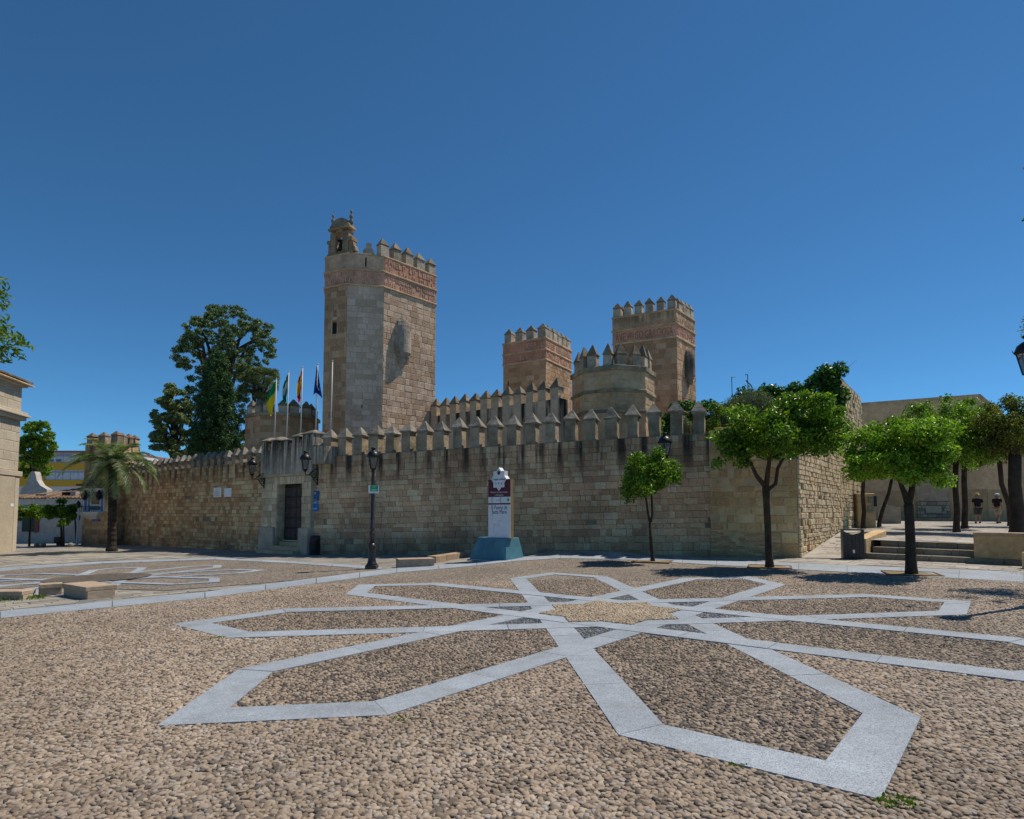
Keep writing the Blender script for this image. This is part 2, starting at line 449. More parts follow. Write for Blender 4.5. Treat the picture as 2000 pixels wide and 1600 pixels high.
def paving_mat(name, cols, scale=2.2, sx=0.62):
    t = NT(name)
    c = t.ramp(t.rnd(), [(0, cols[0]), (0.5, cols[1]), (1, cols[2])])
    c = t.mix(1.0, c, t.mrange(t.noise(0.7, 5), 0.3, 0.7, 0.75, 1.15), 'MULTIPLY')
    c = t.mix(1.0, c, t.mrange(t.noise(11, 5), 0.3, 0.7, 0.82, 1.12), 'MULTIPLY')
    t.bump(t.noise(18, 5), 0.35, 0.02)
    return t.done(c, 0.85)
M_flag = paving_mat('flagstone', [(0.216, 0.203, 0.176), (0.286, 0.268, 0.232), (0.337, 0.316, 0.269)])
M_flag2 = paving_mat('terrace_flagstone', [(0.298, 0.270, 0.234), (0.365, 0.337, 0.295), (0.424, 0.389, 0.342)])
_t = NT('ground_paving')
_v = _t.n.new('ShaderNodeTexVoronoi'); _t.l.new(_t.vmath('MULTIPLY', _t.pos(), (1, 1.6, 0)), _v.inputs['Vector']); _v.inputs['Scale'].default_value = 1.9
_e = _t.n.new('ShaderNodeTexVoronoi'); _e.feature = 'DISTANCE_TO_EDGE'; _t.l.new(_t.vmath('MULTIPLY', _t.pos(), (1, 1.6, 0)), _e.inputs['Vector']); _e.inputs['Scale'].default_value = 1.9
_cc = _t.ramp(_t.sep(_v.outputs['Color'])[0], [(0, (0.190, 0.182, 0.164)), (0.5, (0.250, 0.237, 0.216)), (1, (0.301, 0.284, 0.250))])
_cc = _t.mix(1.0, _cc, _t.mrange(_t.noise(0.35, 5), 0.3, 0.7, 0.8, 1.15), 'MULTIPLY')
_cc = _t.mix(_t.mrange(_e.outputs[0], 0.0, 0.03, 0.7, 0), _cc, (0.12, 0.105, 0.085))
_t.bump(_t.mrange(_e.outputs[0], 0, 0.05), 0.5, 0.02)
M_ground = _t.done(_cc, 0.9)

# ------------------------------------------------------------------ the ground: one sheet to the horizon
xs = np.concatenate([[-900, -400, -150, -80], np.arange(-50, 40.1, 1.0), [60, 100, 200, 500, 900]])
ys = np.concatenate([[-60, -20], np.arange(-4, 8, 2.0), np.arange(8, 30, 0.5), np.arange(30, 60, 2.0), [70, 100, 160, 300, 600, 1500]])
XX, YY = np.meshgrid(xs, ys); ZZ = gz(XX, YY)
nx, ny = len(xs), len(ys)
m = MB(); m.v = np.stack([XX, YY, ZZ], -1).reshape(-1, 3).tolist()
m.f = [(j * nx + i, j * nx + i + 1, (j + 1) * nx + i + 1, (j + 1) * nx + i) for j in range(ny - 1) for i in range(nx - 1)]; m.m = [0]
ground = m.build('ground', M_ground); tag(ground, kind='structure')

def sheet(name, poly, dz, mat, parent=None, edge=0.7, rough_above=None):
    """a thin sheet over a ground polygon, following the ground"""
    bm = bmesh.new(); vs = [bm.verts.new((p[0], p[1], 0)) for p in poly]; bm.faces.new(vs)
    bmesh.ops.triangulate(bm, faces=bm.faces[:])
    for _ in range(9):
        es = [e for e in bm.edges if e.calc_length() > (edge if (-3 < e.verts[0].co.x < 8 and 17 < e.verts[0].co.y < 26) else 4 * edge)]
        if not es: break
        bmesh.ops.subdivide_edges(bm, edges=es, cuts=1); bmesh.ops.triangulate(bm, faces=bm.faces[:])
    for v in bm.verts: v.co.z = float(gz(v.co.x, v.co.y)) + dz
    bmesh.ops.recalc_face_normals(bm, faces=bm.faces[:])
    me = bpy.data.meshes.new(name); bm.to_mesh(me); bm.free(); me.materials.append(mat)
    if me.polygons[0].normal.z < 0: me.flip_normals()
    return link(bpy.data.objects.new(name, me), parent)

def gp(px, py): q = G(px, py); return (q.x, q.y)

# border strips: pixel pairs (near edge, far edge) along their run
S1 = [((-260, 1240), (-260, 1222)), ((0, 1210), (0, 1196)), ((400, 1170), (400, 1158)), ((775, 1120), (775, 1110.5)), ((1000, 1097.5), (1000, 1090.5)), ((1095, 1091.5), (1095, 1086))]
S2 = [((1095, 1091.5), (1095, 1086)), ((1270, 1096), (1270, 1089)), ((1400, 1105), (1400, 1095)), ((1560, 1114), (1560, 1101)), ((1760, 1125), (1760, 1110)), ((2000, 1139), (2000, 1119)), ((2250, 1157), (2250, 1130))]
# cobbled field around the star
field = [(-4, 0.5), (9, 0.5), (16, 9.5), gp(2250, 1153)] + [gp(*a) for a, b in reversed(S2[:-1])] + [gp(*a) for a, b in reversed(S1[:-1])] + [(-9.5, 7)]
plaza = sheet('plaza', [V2(p) for p in field], 0.012, M_cobble); tag(plaza, kind='structure')

# --- the eight-petal star
SC = np.array([[1.5503, 9.7401], [0.9951, -0.0179], [0.0076, 1.0068], [-0.0087, 0.0016], [0.0009, -0.0084], [-0.0008, 0.0012]])
ROT = -1.4873; HW, BW = 0.80, 0.375; XO, XI = 5.02, 2.462
def star_warp(x, y):
    b = np.stack([np.ones_like(x), x, y, x * x, x * y, y * y], -1); return b @ SC
def star_unwarp(X, Y):
    A = SC[1:3].T; Ai = np.linalg.inv(A)
    x = np.zeros_like(X); y = np.zeros_like(Y)
    for _ in range(6):
        q = np.stack([x * x, x * y, y * y], -1) @ SC[3:]
        rx, ry = X - SC[0, 0] - q[:, 0], Y - SC[0, 1] - q[:, 1]
        x, y = Ai[0, 0] * rx + Ai[0, 1] * ry, Ai[1, 0] * rx + Ai[1, 1] * ry
    return x, y
def granite_star(parent, mapper, dz0, scale=1.0, cut=1.15, seed=3):
    """eight straight bands (two along each of four axes) joined in pairs by the pointed petal ends"""
    r = random.Random(seed); t8 = math.tan(math.pi / 8); s2_ = math.sqrt(2)
    def lay(quad, ca, sa, dz):
        w = [mapper(x * ca - y * sa, x * sa + y * ca) for x, y in quad]
        ar = sum(w[b][0] * w[(b + 1) % 4][1] - w[(b + 1) % 4][0] * w[b][1] for b in range(4))
        if ar < 0: w = w[::-1]
        jz = r.uniform(-0.0009, 0.0009)
        MB().prism(w, lambda x, y: float(gz(x, y)) + 0.003, lambda x, y: float(gz(x, y)) + dz + jz).build('granite_slab', M_granite, parent)
    lev = 0
    for k in range(4):
        a = ROT - k * math.pi / 4; ca, sa = math.cos(a), math.sin(a)
        for sg in (1, -1):
            dz = dz0 + 0.0012 * lev; lev += 1
            L = XO; n = round(2 * L * scale / cut)
            for q in range(n):
                x0, x1 = -L + 2 * L * q / n + (0.004 if q else 0), -L + 2 * L * (q + 1) / n - (0.004 if q < n - 1 else 0)
                e0, e1_ = (BW * t8 if q == 0 else 0), (BW * t8 if q == n - 1 else 0)
                lay([(x0, sg * HW), (x1, sg * HW), (x1 + e1_, sg * (HW + BW)), (x0 - e0, sg * (HW + BW))], ca, sa, dz)
    for k in range(8):
        a = ROT - k * math.pi / 4; ca, sa = math.cos(a), math.sin(a)
        for sg in (1, -1):
            lay([(XO + 0.002, sg * HW), (XO + HW, sg * 0.001), (XO + HW + BW * s2_, sg * 0.001), (XO + BW * t8 + 0.002, sg * (HW + BW))], ca, sa, dz0 + 0.0005 * k)
def map_main(x, y):
    q = star_warp(np.array([x]), np.array([y]))[0]; return (float(q[0]), float(q[1]))
granite_star(plaza, map_main, 0.022)
sp_ = []
for i in range(16):
    a = ROT + i * math.pi / 8; rr = HW * math.sqrt(2) if i % 2 == 0 else HW / math.cos(math.pi / 8)
    sp_.append(Vector(map_main(rr * math.cos(a), rr * math.sin(a))))
star_bed = MB().prism([tuple(p) for p in sp_], lambda x, y: float(gz(x, y)), lambda x, y: float(gz(x, y)) + 0.036).build('star_bed', M_cobble, plaza)

def strip_slabs(parent, S, dz, length=1.3, seed=5):
    r = random.Random(seed); pts = [(V2(gp(*a)), V2(gp(*b))) for a, b in S]
    for (a0, b0), (a1, b1) in zip(pts, pts[1:]):
        n = max(1, round((a1 - a0).length / length))
        for q in range(n):
            t0, t1 = q / n + 0.002, (q + 1) / n - 0.002
            w = [a0.lerp(a1, t0), a0.lerp(a1, t1), b0.lerp(b1, t1), b0.lerp(b1, t0)]
            if (w[1] - w[0]).cross(w[2] - w[0]) < 0: w = w[::-1]
            MB().prism(w, lambda x, y: float(gz(x, y)) + 0.001, lambda x, y: float(gz(x, y)) + dz + r.uniform(0, 0.001)).build('granite_slab', M_granite, parent)
strip_slabs(plaza, S1, 0.022); strip_slabs(plaza, S2, 0.022, seed=6)

# --- second, smaller star field on the far left
edge2 = [((-60, 1124), (-60, 1118)), ((40, 1113), (40, 1107.5)), ((200, 1102), (200, 1098)), ((420, 1094), (420, 1090.5)), ((560, 1101), (560, 1097)), ((700, 1111), (700, 1106)), ((745, 1113), (745, 1109))]
field2 = [gp(*a) for a, b in edge2] + [gp(735, 1119), gp(640, 1129), gp(470, 1143), gp(330, 1154), gp(150, 1150), gp(0, 1150), gp(-60, 1150)]
plaza2 = sheet('side_plaza', [V2(p) for p in field2], 0.012, M_cobble, edge=0.7); tag(plaza2, kind='structure')
strip_slabs(plaza2, edge2, 0.024, seed=8)
C2 = G(192, 1131.5)
def map_side(x, y): return (C2.x + 0.66 * (x * 0.94 - y * 0.34), C2.y + 0.66 * (x * 0.34 + y * 0.94))
granite_star(plaza2, map_side, 0.024, 0.66, 1.6, seed=4)
sheet('dark_cobble_centre', [Vector((C2.x + 1.25 * math.cos(a), C2.y + 1.25 * math.sin(a))) for a in [i * math.pi / 8 for i in range(16)]], 0.045, M_cobble_dark, plaza2)

# --- pebbles
rs = np.random.RandomState(11)
sp = 0.043
def pebble_field(y0, y1, sp):
    out = []
    rows = np.arange(y0, y1, sp * 0.87)
    for i, y in enumerate(rows):
        half = 0.85 * y + 0.35
        x = np.arange(-half, half, sp) + (i % 2) * sp / 2
        out.append(np.stack([x, np.full_like(x, y)], -1))
    p = np.concatenate(out); return p + rs.uniform(-0.42, 0.42, p.shape) * sp
P = np.concatenate([pebble_field(2.7, 7.0, 0.034), pebble_field(7.0, 14.5, 0.038)])
sx_, sy_ = star_unwarp(P[:, 0], P[:, 1])
band = np.zeros(len(P), bool); inpet = np.zeros(len(P), bool); s2 = math.sqrt(2)
g_ = 0.012
for k in range(8):
    a = -(ROT - k * math.pi / 4); x = sx_ * math.cos(a) - sy_ * math.sin(a); y = np.abs(sx_ * math.sin(a) + sy_ * math.cos(a))
    i_ = (y < HW - g_) & (y < XO + HW - 0.016 - x) & (y < x - (XI - HW) - 0.016)
    band |= (np.abs(x) < XO + 0.05) & (y > HW - g_) & (y < HW + BW + g_)
    band |= (x > XO) & (x + y > XO + HW - 0.016) & (x + y < XO + HW + BW * s2 + 0.016) & (y < HW + BW)
    inpet |= i_
rad = np.hypot(sx_, sy_)
off4 = [np.abs(sx_ * math.sin(-(ROT - k * math.pi / 4)) + sy_ * math.cos(-(ROT - k * math.pi / 4))) for k in range(4)]
instar = ((off4[0] < HW) & (off4[2] < HW)) | ((off4[1] < HW) & (off4[3] < HW))
band &= ~instar
ok = ~band
# keep off the diagonal strip and what lies beyond it
s1n = [np.array(gp(*a)) for a, b in S1]
for a, b in zip(s1n, s1n[1:]):
    t = b - a; nrm = np.array([-t[1], t[0]]) / np.hypot(*t)
    seg = (P[:, 0] >= a[0]) & (P[:, 0] < b[0]); ok &= ~(seg & ((P - a) @ nrm > -0.03))
ok &= P[:, 0] >= s1n[0][0]
s2n = [np.array(gp(*a)) for a, b in S2]
for a, b in zip(s2n, s2n[1:]):
    t = b - a; nrm = np.array([-t[1], t[0]]) / np.hypot(*t)
    seg = (P[:, 0] >= a[0]) & (P[:, 0] < b[0]) & (P[:, 1] > 8); ok &= ~(seg & ((P - a) @ nrm > -0.03))
zone = np.where(instar, 2.0, np.where((rad < 2.5) & ~inpet, 1.0, 0.0))
P, zone, inpet, rad, instar = P[ok], zone[ok], inpet[ok], rad[ok], instar[ok]
N = len(P)
rot = np.zeros((N, 3)); rot[:, 2] = rs.uniform(0, math.pi, N); rot[:, 0] = rs.normal(0, 0.16, N); rot[:, 1] = rs.normal(0, 0.16, N)
k_ = np.where(inpet, 0.78, 0.85) * np.clip(rs.lognormal(0, 0.2, N), 0.65, 1.6)
scl = np.stack([0.0285 * k_, 0.0205 * k_ * rs.uniform(0.85, 1.1, N), 0.0118 * rs.uniform(0.7, 1.35, N)], -1)
zz = gz(P[:, 0], P[:, 1]) + 0.012 + rs.uniform(-0.003, 0.003, N) + np.where(instar, 0.024, 0)
tint = np.clip(rs.beta(1.1, 1.05, N) - np.where(inpet, 0.27, 0.02), 0, 1)
near = np.argsort(P[:, 1] + 0.35 * np.abs(P[:, 0]) + 100 * (np.abs(P[:, 0]) > 0.8 * P[:, 1]) + 100 * (P[:, 1] < 3.25))[:300]
mask = np.ones(N, bool); mask[near] = False
bm = bmesh.new(); bmesh.ops.create_icosphere(bm, subdivisions=2, radius=1.0)
bmesh.ops.delete(bm, geom=[f for f in bm.faces if f.calc_center_median().z < -0.25], context='FACES')
pm = bpy.data.meshes.new('pebble'); bm.to_mesh(pm); bm.free(); pm.materials.append(M_pebble_one)
pm.polygons.foreach_set('use_smooth', [True] * len(pm.polygons))
for i in near:
    link(bpy.data.objects.new('pebble', pm), plaza, Matrix.LocRotScale(Vector((P[i, 0], P[i, 1], zz[i])), Euler(rot[i]), Vector(scl[i])))
pts = bpy.data.meshes.new('pebbles')
pts.from_pydata(np.column_stack([P[mask], zz[mask]]).tolist(), [], [])
for nm, arr in (('prot', rot[mask]), ('pscl', scl[mask]), ('tint', np.column_stack([tint[mask], zone[mask], 0 * tint[mask]]))):
    at = pts.attributes.new(nm, 'FLOAT_VECTOR', 'POINT'); at.data.foreach_set('vector', arr.astype(np.float32).ravel())
ng = bpy.data.node_groups.new('lay_pebbles', 'GeometryNodeTree')
ng.interface.new_socket('Geometry', in_out='INPUT', socket_type='NodeSocketGeometry'); ng.interface.new_socket('Geometry', in_out='OUTPUT', socket_type='NodeSocketGeometry')
gi = ng.nodes.new('NodeGroupInput'); go = ng.nodes.new('NodeGroupOutput')
ico = ng.nodes.new('GeometryNodeMeshIcoSphere'); ico.inputs['Radius'].default_value = 1.0; ico.inputs['Subdivisions'].default_value = 2
sm = ng.nodes.new('GeometryNodeSetShadeSmooth'); ng.links.new(ico.outputs['Mesh'], sm.inputs[0])
smt = ng.nodes.new('GeometryNodeSetMaterial'); smt.inputs['Material'].default_value = M_pebble_inst; ng.links.new(sm.outputs[0], smt.inputs[0])
ip = ng.nodes.new('GeometryNodeInstanceOnPoints')
def named(nm):
    q = ng.nodes.new('GeometryNodeInputNamedAttribute'); q.data_type = 'FLOAT_VECTOR'; q.inputs['Name'].default_value = nm; return q.outputs[0]
e2r = ng.nodes.new('FunctionNodeEulerToRotation'); ng.links.new(named('prot'), e2r.inputs[0])
ng.links.new(gi.outputs[0], ip.inputs['Points']); ng.links.new(smt.outputs[0], ip.inputs['Instance'])
ng.links.new(e2r.outputs[0], ip.inputs['Rotation']); ng.links.new(named('pscl'), ip.inputs['Scale'])
ng.links.new(ip.outputs[0], go.inputs[0])
po = link(bpy.data.objects.new('pebbles', pts), plaza); po['kind'] = 'stuff'
md = po.modifiers.new('lay', 'NODES'); md.node_group = ng

# --- flagstones
def flagstones(parent, poly, d, size, dz, mat, zf=None, limit=300, seed=1, name='flagstone', thick=0.03):
    """irregular paving slabs inside a ground polygon, courses running along d"""
    r = random.Random(seed); d = V2(d).normalized(); n = Vector((-d.y, d.x)); zf = zf or gz
    us = [V2(p).dot(d) for p in poly]; vs = [V2(p).dot(n) for p in poly]
    def inside(q):
        c = False
        for i in range(len(poly)):
            a, b = poly[i], poly[i - 1]
            if (a[1] > q.y) != (b[1] > q.y) and q.x < (b[0] - a[0]) * (q.y - a[1]) / (b[1] - a[1]) + a[0]: c = not c
        return c
    items = []; v = min(vs)
    while v < max(vs):
        h = size[1] * r.uniform(0.8, 1.25); u = min(us) - r.uniform(0, size[0])
        while u < max(us):
            w = size[0] * r.uniform(0.65, 1.4); g = 0.011
            q = [(u + g, v + g), (u + w - g, v + g), (u + w - g, v + h - g), (u + g, v + h - g)]
            q = [d * (a + r.uniform(-.02, .02)) + n * (b + r.uniform(-.02, .02)) for a, b in q]
            if all(inside(c) for c in q):
                ctr = sum(q, Vector((0, 0))) / 4; px = proj((ctr.x, ctr.y, float(zf(ctr.x, ctr.y))))
                vis = -40 < px[0] < 2040 and px[1] < 1640 and ctr.y > 1
                items.append((w * h / ctr.y ** 3 if vis else 0, q))
            u += w
        v += h
    items.sort(key=lambda t: -t[0]); rest = MB()
    for k, (a, q) in enumerate(items):
        jz = r.uniform(-0.004, 0.004)
        tgt = MB() if (k < limit and a > 0) else rest
        tgt.prism(q, lambda x, y: float(zf(x, y)) - 0.02, lambda x, y: float(zf(x, y)) + dz + jz)
        if tgt is not rest: tgt.build(name, mat, parent)
    if rest.v: rest.build(name + 's', mat, parent)['kind'] = 'stuff'
flagL = [gp(-60, 1225), gp(0, 1195), gp(400, 1157), gp(735, 1121), gp(640, 1131), gp(470, 1145), gp(330, 1156), gp(150, 1152), gp(0, 1152), gp(-60, 1154)]
flagstones(ground, flagL, (0.78, 0.62), (0.42, 0.3), 0.012, M_flag, seed=2, limit=120)
flagR = [gp(1100, 1085.5), gp(1270, 1088.5), gp(1400, 1094.5), gp(1560, 1100.5), gp(1760, 1109), gp(2000, 1118), gp(2200, 1128), (16.0, 14.6), (13.2, 15.9), (10.7, 19.1), (9.3, 19.5), (6.8, 20.6), (1.0, 22.9)]
flagstones(ground, flagR, (0.64, -0.77), (0.55, 0.3), 0.012, M_flag2, seed=3, limit=140)
flagF = [gp(-40, 1112), gp(40, 1106), gp(200, 1097), gp(400, 1090), (-14, 27.5), (-19, 33), (-24.5, 36), (-27, 31)]
flagstones(ground, flagF, (0.78, -0.62), (0.8, 0.45), 0.012, M_flag, seed=4, limit=40)

# ================================================================== the castle
def s_at(px, a, d):
    """distance along a wall line at which it crosses picture column px (for surveying only)"""
    k = (px - 1000) / FOCAL; a, d = V2(a), V2(d).normalized(); kk = k * (_c + 0.02 * _s)
    return (kk * a.y - a.x) / (d.x - kk * d.y)
C_mortar = (0.30, 0.28, 0.235)
M_mortar = plain('lime_mortar', (0.378, 0.338, 0.252), 0.95, var=0.2, scale=3, bump=0.3)
M_mortar_dark = plain('dark_mortar', (0.23, 0.185, 0.13), 0.95, var=0.25, scale=3, bump=0.3)
M_mortar_brown = plain('brown_mortar', (0.280, 0.223, 0.150), 0.95, var=0.2, scale=3, bump=0.3)
M_void = plain('shadowed_void', (0.02, 0.018, 0.016), 0.95)
M_iron = plain('black_iron', (0.012, 0.012, 0.014), 0.42, 0.3, spec=0.5)
M_glass = NT('lantern_glass'); M_glass.bsdf.inputs['Transmission Weight'].default_value = 0.85; M_glass = M_glass.done((0.35, 0.37, 0.36), 0.15)
M_cap = stone('merlon_cap_stone', [(0.21, 0.20, 0.175), (0.27, 0.26, 0.23), (0.33, 0.31, 0.27)], grain=9, patch=1.3, lichen=0.6, bump=0.7)

# ---- curtain wall right of the gate
WA, WB = V2((-8.62, 26.17)), V2((6.75, 20.7)); Wd = (WB - WA).normalized(); WL = (WB - WA).length
W_SL = 0.0225; W_Z = 3.93; PITCH_M = 0.752
s0 = WL - 0.42
ph = -((WA.dot(Wd) + s0) / PITCH_M)
M_wall = stone('curtain_ashlar', [(0.185, 0.165, 0.125), (0.27, 0.245, 0.185), (0.335, 0.31, 0.25)], patch=0.6, bump=0.7, damp=(-0.2, 1.0), var=(0.6, 1.2),
               stain=dict(top=W_Z, depth=1.5, dir=tuple(Wd), pitch=PITCH_M, phase=ph, amt=0.93, slope=W_SL, off=WA.dot(Wd)))
wall = thing('curtain_wall', (*((WA + WB) / 2), 0), 'long grey ashlar curtain wall with capped merlons to the right of the gate', 'wall')
def slab_wall(parent, a, b, z0, z1, thick, mat, slope=0.0, name='core', back=0.0):
    d = (b - a).normalized(); L = (b - a).length; n = Vector((-d.y, d.x))
    q = [a + n * back, b + n * back, b + n * (thick + back), a + n * (thick + back)]
    m = MB(); m.prism(q, z0, lambda x, y: z1 + slope * (Vector((x, y)) - a).dot(d)); return m.build(name, mat, parent)
slab_wall(wall, WA, WB, -0.6, W_Z, 0.75, M_mortar_dark, W_SL, back=0.008)
ms = Masonry(wall, M_wall)
ms.face(WA, WB, -0.42, W_Z - 0.02, 0.222, 0.37, proud=0.02, slope=W_SL, seed=21, joint=0.010, wj=0.55, jit=0.26, keep=0.992)
ms.emit()
M_merlon = stone('merlon_stone', [(0.20, 0.185, 0.145), (0.25, 0.23, 0.185), (0.30, 0.28, 0.23)], grain=9, patch=1.5, lichen=0.35, bump=0.9, var=(0.5, 1.2))
s = s0
while s > 0.3:
    p = WA + Wd * s + Vector((-Wd.y, Wd.x)) * 0.27
    merlon(wall, p, Wd, W_Z + W_SL * s, 0.385, 0.46, 0.74, 0.44, (M_merlon, M_cap), ov=0.065)
    s -= PITCH_M
# walkway kerb behind the merlons
slab_wall(wall, WA, WB, W_Z - 0.6, W_Z - 0.14, 0.5, M_mortar, W_SL, 'wall_walk', back=0.76)

# ---- curtain wall left of the gate, turning away
LA, LB = V2((-24.6, 39.0)), V2((-11.2, 28.2)); Ld = (LB - LA).normalized(); LL = (LB - LA).length; L_Z = 4.0
ls0 = LL - 0.95
M_wall_l = stone('brown_ashlar', [(0.165, 0.12, 0.075), (0.255, 0.195, 0.13), (0.36, 0.295, 0.21)], patch=0.5, bump=0.6, damp=(-0.4, 0.9),
                 stain=dict(top=L_Z, depth=1.05, dir=tuple(Ld), pitch=0.75, phase=-((LA.dot(Ld) + ls0) / 0.75), amt=0.85))
wall_l = thing('curtain_wall', (*((LA + LB) / 2), 0), 'brown ashlar curtain wall running back from the gate to the corner tower', 'wall')
slab_wall(wall_l, LA, LB, -0.9, L_Z, 0.7, M_mortar_dark, back=0.008)
ms = Masonry(wall_l, M_wall_l)
ms.face(LA, LB, -0.6, L_Z - 0.02, 0.2, 0.33, proud=0.026, seed=33, joint=0.012, wj=0.55, jit=0.25, keep=0.99)
ms.emit()
s = ls0
while s > 0.3:
    p = LA + Ld * s + Vector((-Ld.y, Ld.x)) * 0.2
    merlon(wall_l, p, Ld, L_Z, 0.38, 0.36, 0.34, 0.42, (M_merlon, M_cap), ov=0.05); s -= 0.75

# ---- gatehouse
GA, GB = V2((-11.45, 28.3)), V2((-8.05, 25.62)); Gd = (GB - GA).normalized(); GL = (GB - GA).length; Gn = Vector((-Gd.y, Gd.x))
def gpnt(s, back, z): q = GA + Gd * s + Gn * back; return Vector((q.x, q.y, z))
GM = frame(GA, Gd)
gate = thing('gatehouse', (*((GA + GB) / 2), 0), 'castle gatehouse with weathered plaster top over a dark panelled door', 'gate')
M_gate = stone('gate_ashlar', [(0.22, 0.19, 0.15), (0.29, 0.26, 0.21), (0.36, 0.33, 0.275)], patch=0.6, bump=0.6, damp=(-0.3, 0.8))
M_gplaster = stone('weathered_plaster', [(0.42, 0.39, 0.34)] * 3, grain=5, patch=1.1, bump=0.7, var=(0.65, 1.15), stain=dict(top=5.4, depth=2.6, amt=0.95))
o0, o1 = s_at(541, GA, Gd), s_at(590, GA, Gd); GJ = s_at(607.5, GA, Gd)
Z_D0, Z_D1, Z_PL = 0.34, 2.9, 3.2
m = MB()
m.box(0.0, o0, 0.0, 0.9, -0.7, Z_D1, GM); m.box(o1, GJ, 0.0, 0.9, -0.7, Z_D1, GM)
m.box(0.0, GJ, 0.0, 0.9, Z_D1 + 0.001, Z_PL, GM); m.box(o0, o1, 0.45, 0.9, -0.7, Z_D1, GM)
m.build('core', M_mortar, gate)
ms = Masonry(gate, M_gate, limit=150)
q = lambda s: GA + Gd * s
ms.face(q(0), q(o0), -0.4, Z_D1, 0.3, 0.42, 0.03, seed=5, joint=0.016); ms.face(q(o1), q(GJ), -0.4, Z_D1, 0.3, 0.42, 0.03, seed=6, joint=0.016)
nf = q(o0) + Gn * 0.0; ms.face(nf, nf + Gn * 0.45, -0.4, Z_D1, 0.32, 0.3, 0.02, seed=8)
ms.emit()
# radiating stones of the flat arch
nv = 11
for i in range(nv):
    t0, t1 = o0 - 0.16 + (o1 - o0 + 0.32) * i / nv, o0 - 0.16 + (o1 - o0 + 0.32) * (i + 1) / nv
    k = (i + 0.5) / nv - 0.5; sp_ = 0.16 * k
    m = MB(); y0, y1 = -0.035 - 0.01 * (i % 2), 0.02
    a_ = [(t0 + 0.006, Z_D1 - 0.06), (t1 - 0.006, Z_D1 - 0.06), (t1 - 0.006 + sp_, Z_PL - 0.03), (t0 + 0.006 + sp_, Z_PL - 0.03)]
    m.loft([[GM @ Vector((x, y1, z)) for x, z in a_], [GM @ Vector((x, y0, z)) for x, z in a_]]); m.build('voussoir', M_gate, gate)
# plaster upper wall, cornice and its stepped merlons
m = MB(); m.box(-0.12, GJ + 0.06, -0.06, 0.8, Z_PL + 0.001, 4.42, GM); up = m.build('plaster_parapet', M_gplaster, gate); bevel(up, 0.03, 2)
m = MB(); m.box(-0.02, GJ + 0.05, -0.11, -0.06, Z_PL - 0.02, Z_PL + 0.09, GM); m.build('cornice', M_gate, gate)
m = MB(); m.box(GJ + 0.061, GJ + 0.9, -0.02, 1.4, 3.62, 4.36, GM); m.build('parapet', M_gplaster, gate)
for i, sx in enumerate((0.18, 1.02, 1.85, 2.68, 3.55)):
    w = (0.55, 0.52, 0.66, 0.58, 0.8)[i]; h = (0.42, 0.4, 0.34, 0.44, 0.5)[i]; m = MB()
    ring = lambda f, z: [GM @ Vector((sx + x * w / 2 * f, 0.3 + y * 0.36 * f, z)) for x, y in ((-1, -1), (1, -1), (1, 1), (-1, 1))]
    m.loft([ring(1, 4.40), ring(0.98, 4.42 + h)]); b_ = m.build('merlon', M_gplaster, gate); bevel(b_, 0.03, 1)
    m = MB(); tp = [GM @ Vector((sx + x * 0.12, 0.3 + y * 0.1, 4.42 + h + 0.2)) for x, y in ((-1, -1), (1, -1), (1, 1), (-1, 1))]
    if i == 2: tp = [GM @ Vector((sx + x * w * 0.42, 0.3 + y * 0.3, 4.42 + h + 0.07)) for x, y in ((-1, -1), (1, -1), (1, 1), (-1, 1))]
    m.loft([ring(1.08, 4.419 + h), ring(1.08, 4.46 + h), tp]); m.build('cap', M_cap, b_)
# steps
M_step = stone('worn_step_stone', [(0.19, 0.165, 0.125), (0.24, 0.21, 0.165), (0.28, 0.25, 0.20)], bump=0.5, patch=1.0)
for i in range(3):
    m = MB(); ext = 0.28 * (2 - i); m.box(o0 - ext + 0.02 - (0.25 if i == 0 else 0), o1 - 0.02 + 0.1 * (2 - i), 0.44 - 0.32 * (3 - i), 0.45, -0.6, Z_D0 - 0.02 - 0.17 * (2 - i), GM)
    bevel(m.build('step', M_step, gate), 0.02, 2)
# weathered guard stones at the foot of the jambs
M_guard = stone('pale_guard_stone', [(0.33, 0.31, 0.27)] * 3, bump=0.5, patch=1.5, var=(0.7, 1.1))
for (u0, u1) in ((0.0, o0 - 0.05), (o1 - 0.06, GJ)):
    m = MB(); m.box(u0, u1, -0.16, 0.0, -0.5, 0.95, GM); bevel(m.build('guard_stone', M_guard, gate), 0.05, 3)
# door
M_door = plain('dark_door_timber', (0.032, 0.027, 0.026), 0.6, var=0.3, scale=9, bump=0.4)
M_door2 = plain('carved_door_timber', (0.055, 0.046, 0.043), 0.55, var=0.3, scale=9, bump=0.4)
door = thing('castle_door', gpnt((o0 + o1) / 2, 0.4, Z_D0), 'dark carved timber castle door with a small white notice', 'door')
m = MB(); m.box(o0 + 0.01, o1 - 0.01, 0.38, 0.448, Z_D0, Z_D1 - 0.01, GM); m.build('leaf', M_door, door)
dw = o1 - o0
for r_ in range(5):
    for c_ in range(4):
        x0 = o0 + 0.09 + (dw - 0.18) * c_ / 4; x1 = o0 + 0.09 + (dw - 0.18) * (c_ + 1) / 4
        z0 = Z_D0 + 0.1 + 2.3 * r_ / 5; z1 = Z_D0 + 0.1 + 2.3 * (r_ + 1) / 5
        m = MB(); ring = lambda e, y: [GM @ Vector(p) for p in ((x0 + e, y, z0 + e), (x1 - e, y, z0 + e), (x1 - e, y, z1 - e), (x0 + e, y, z1 - e))]
        m.loft([ring(0.02, 0.379), ring(0.045, 0.35), ring(0.10, 0.358), ring(0.13, 0.34)]); m.build('panel', M_door2, door)
m = MB()
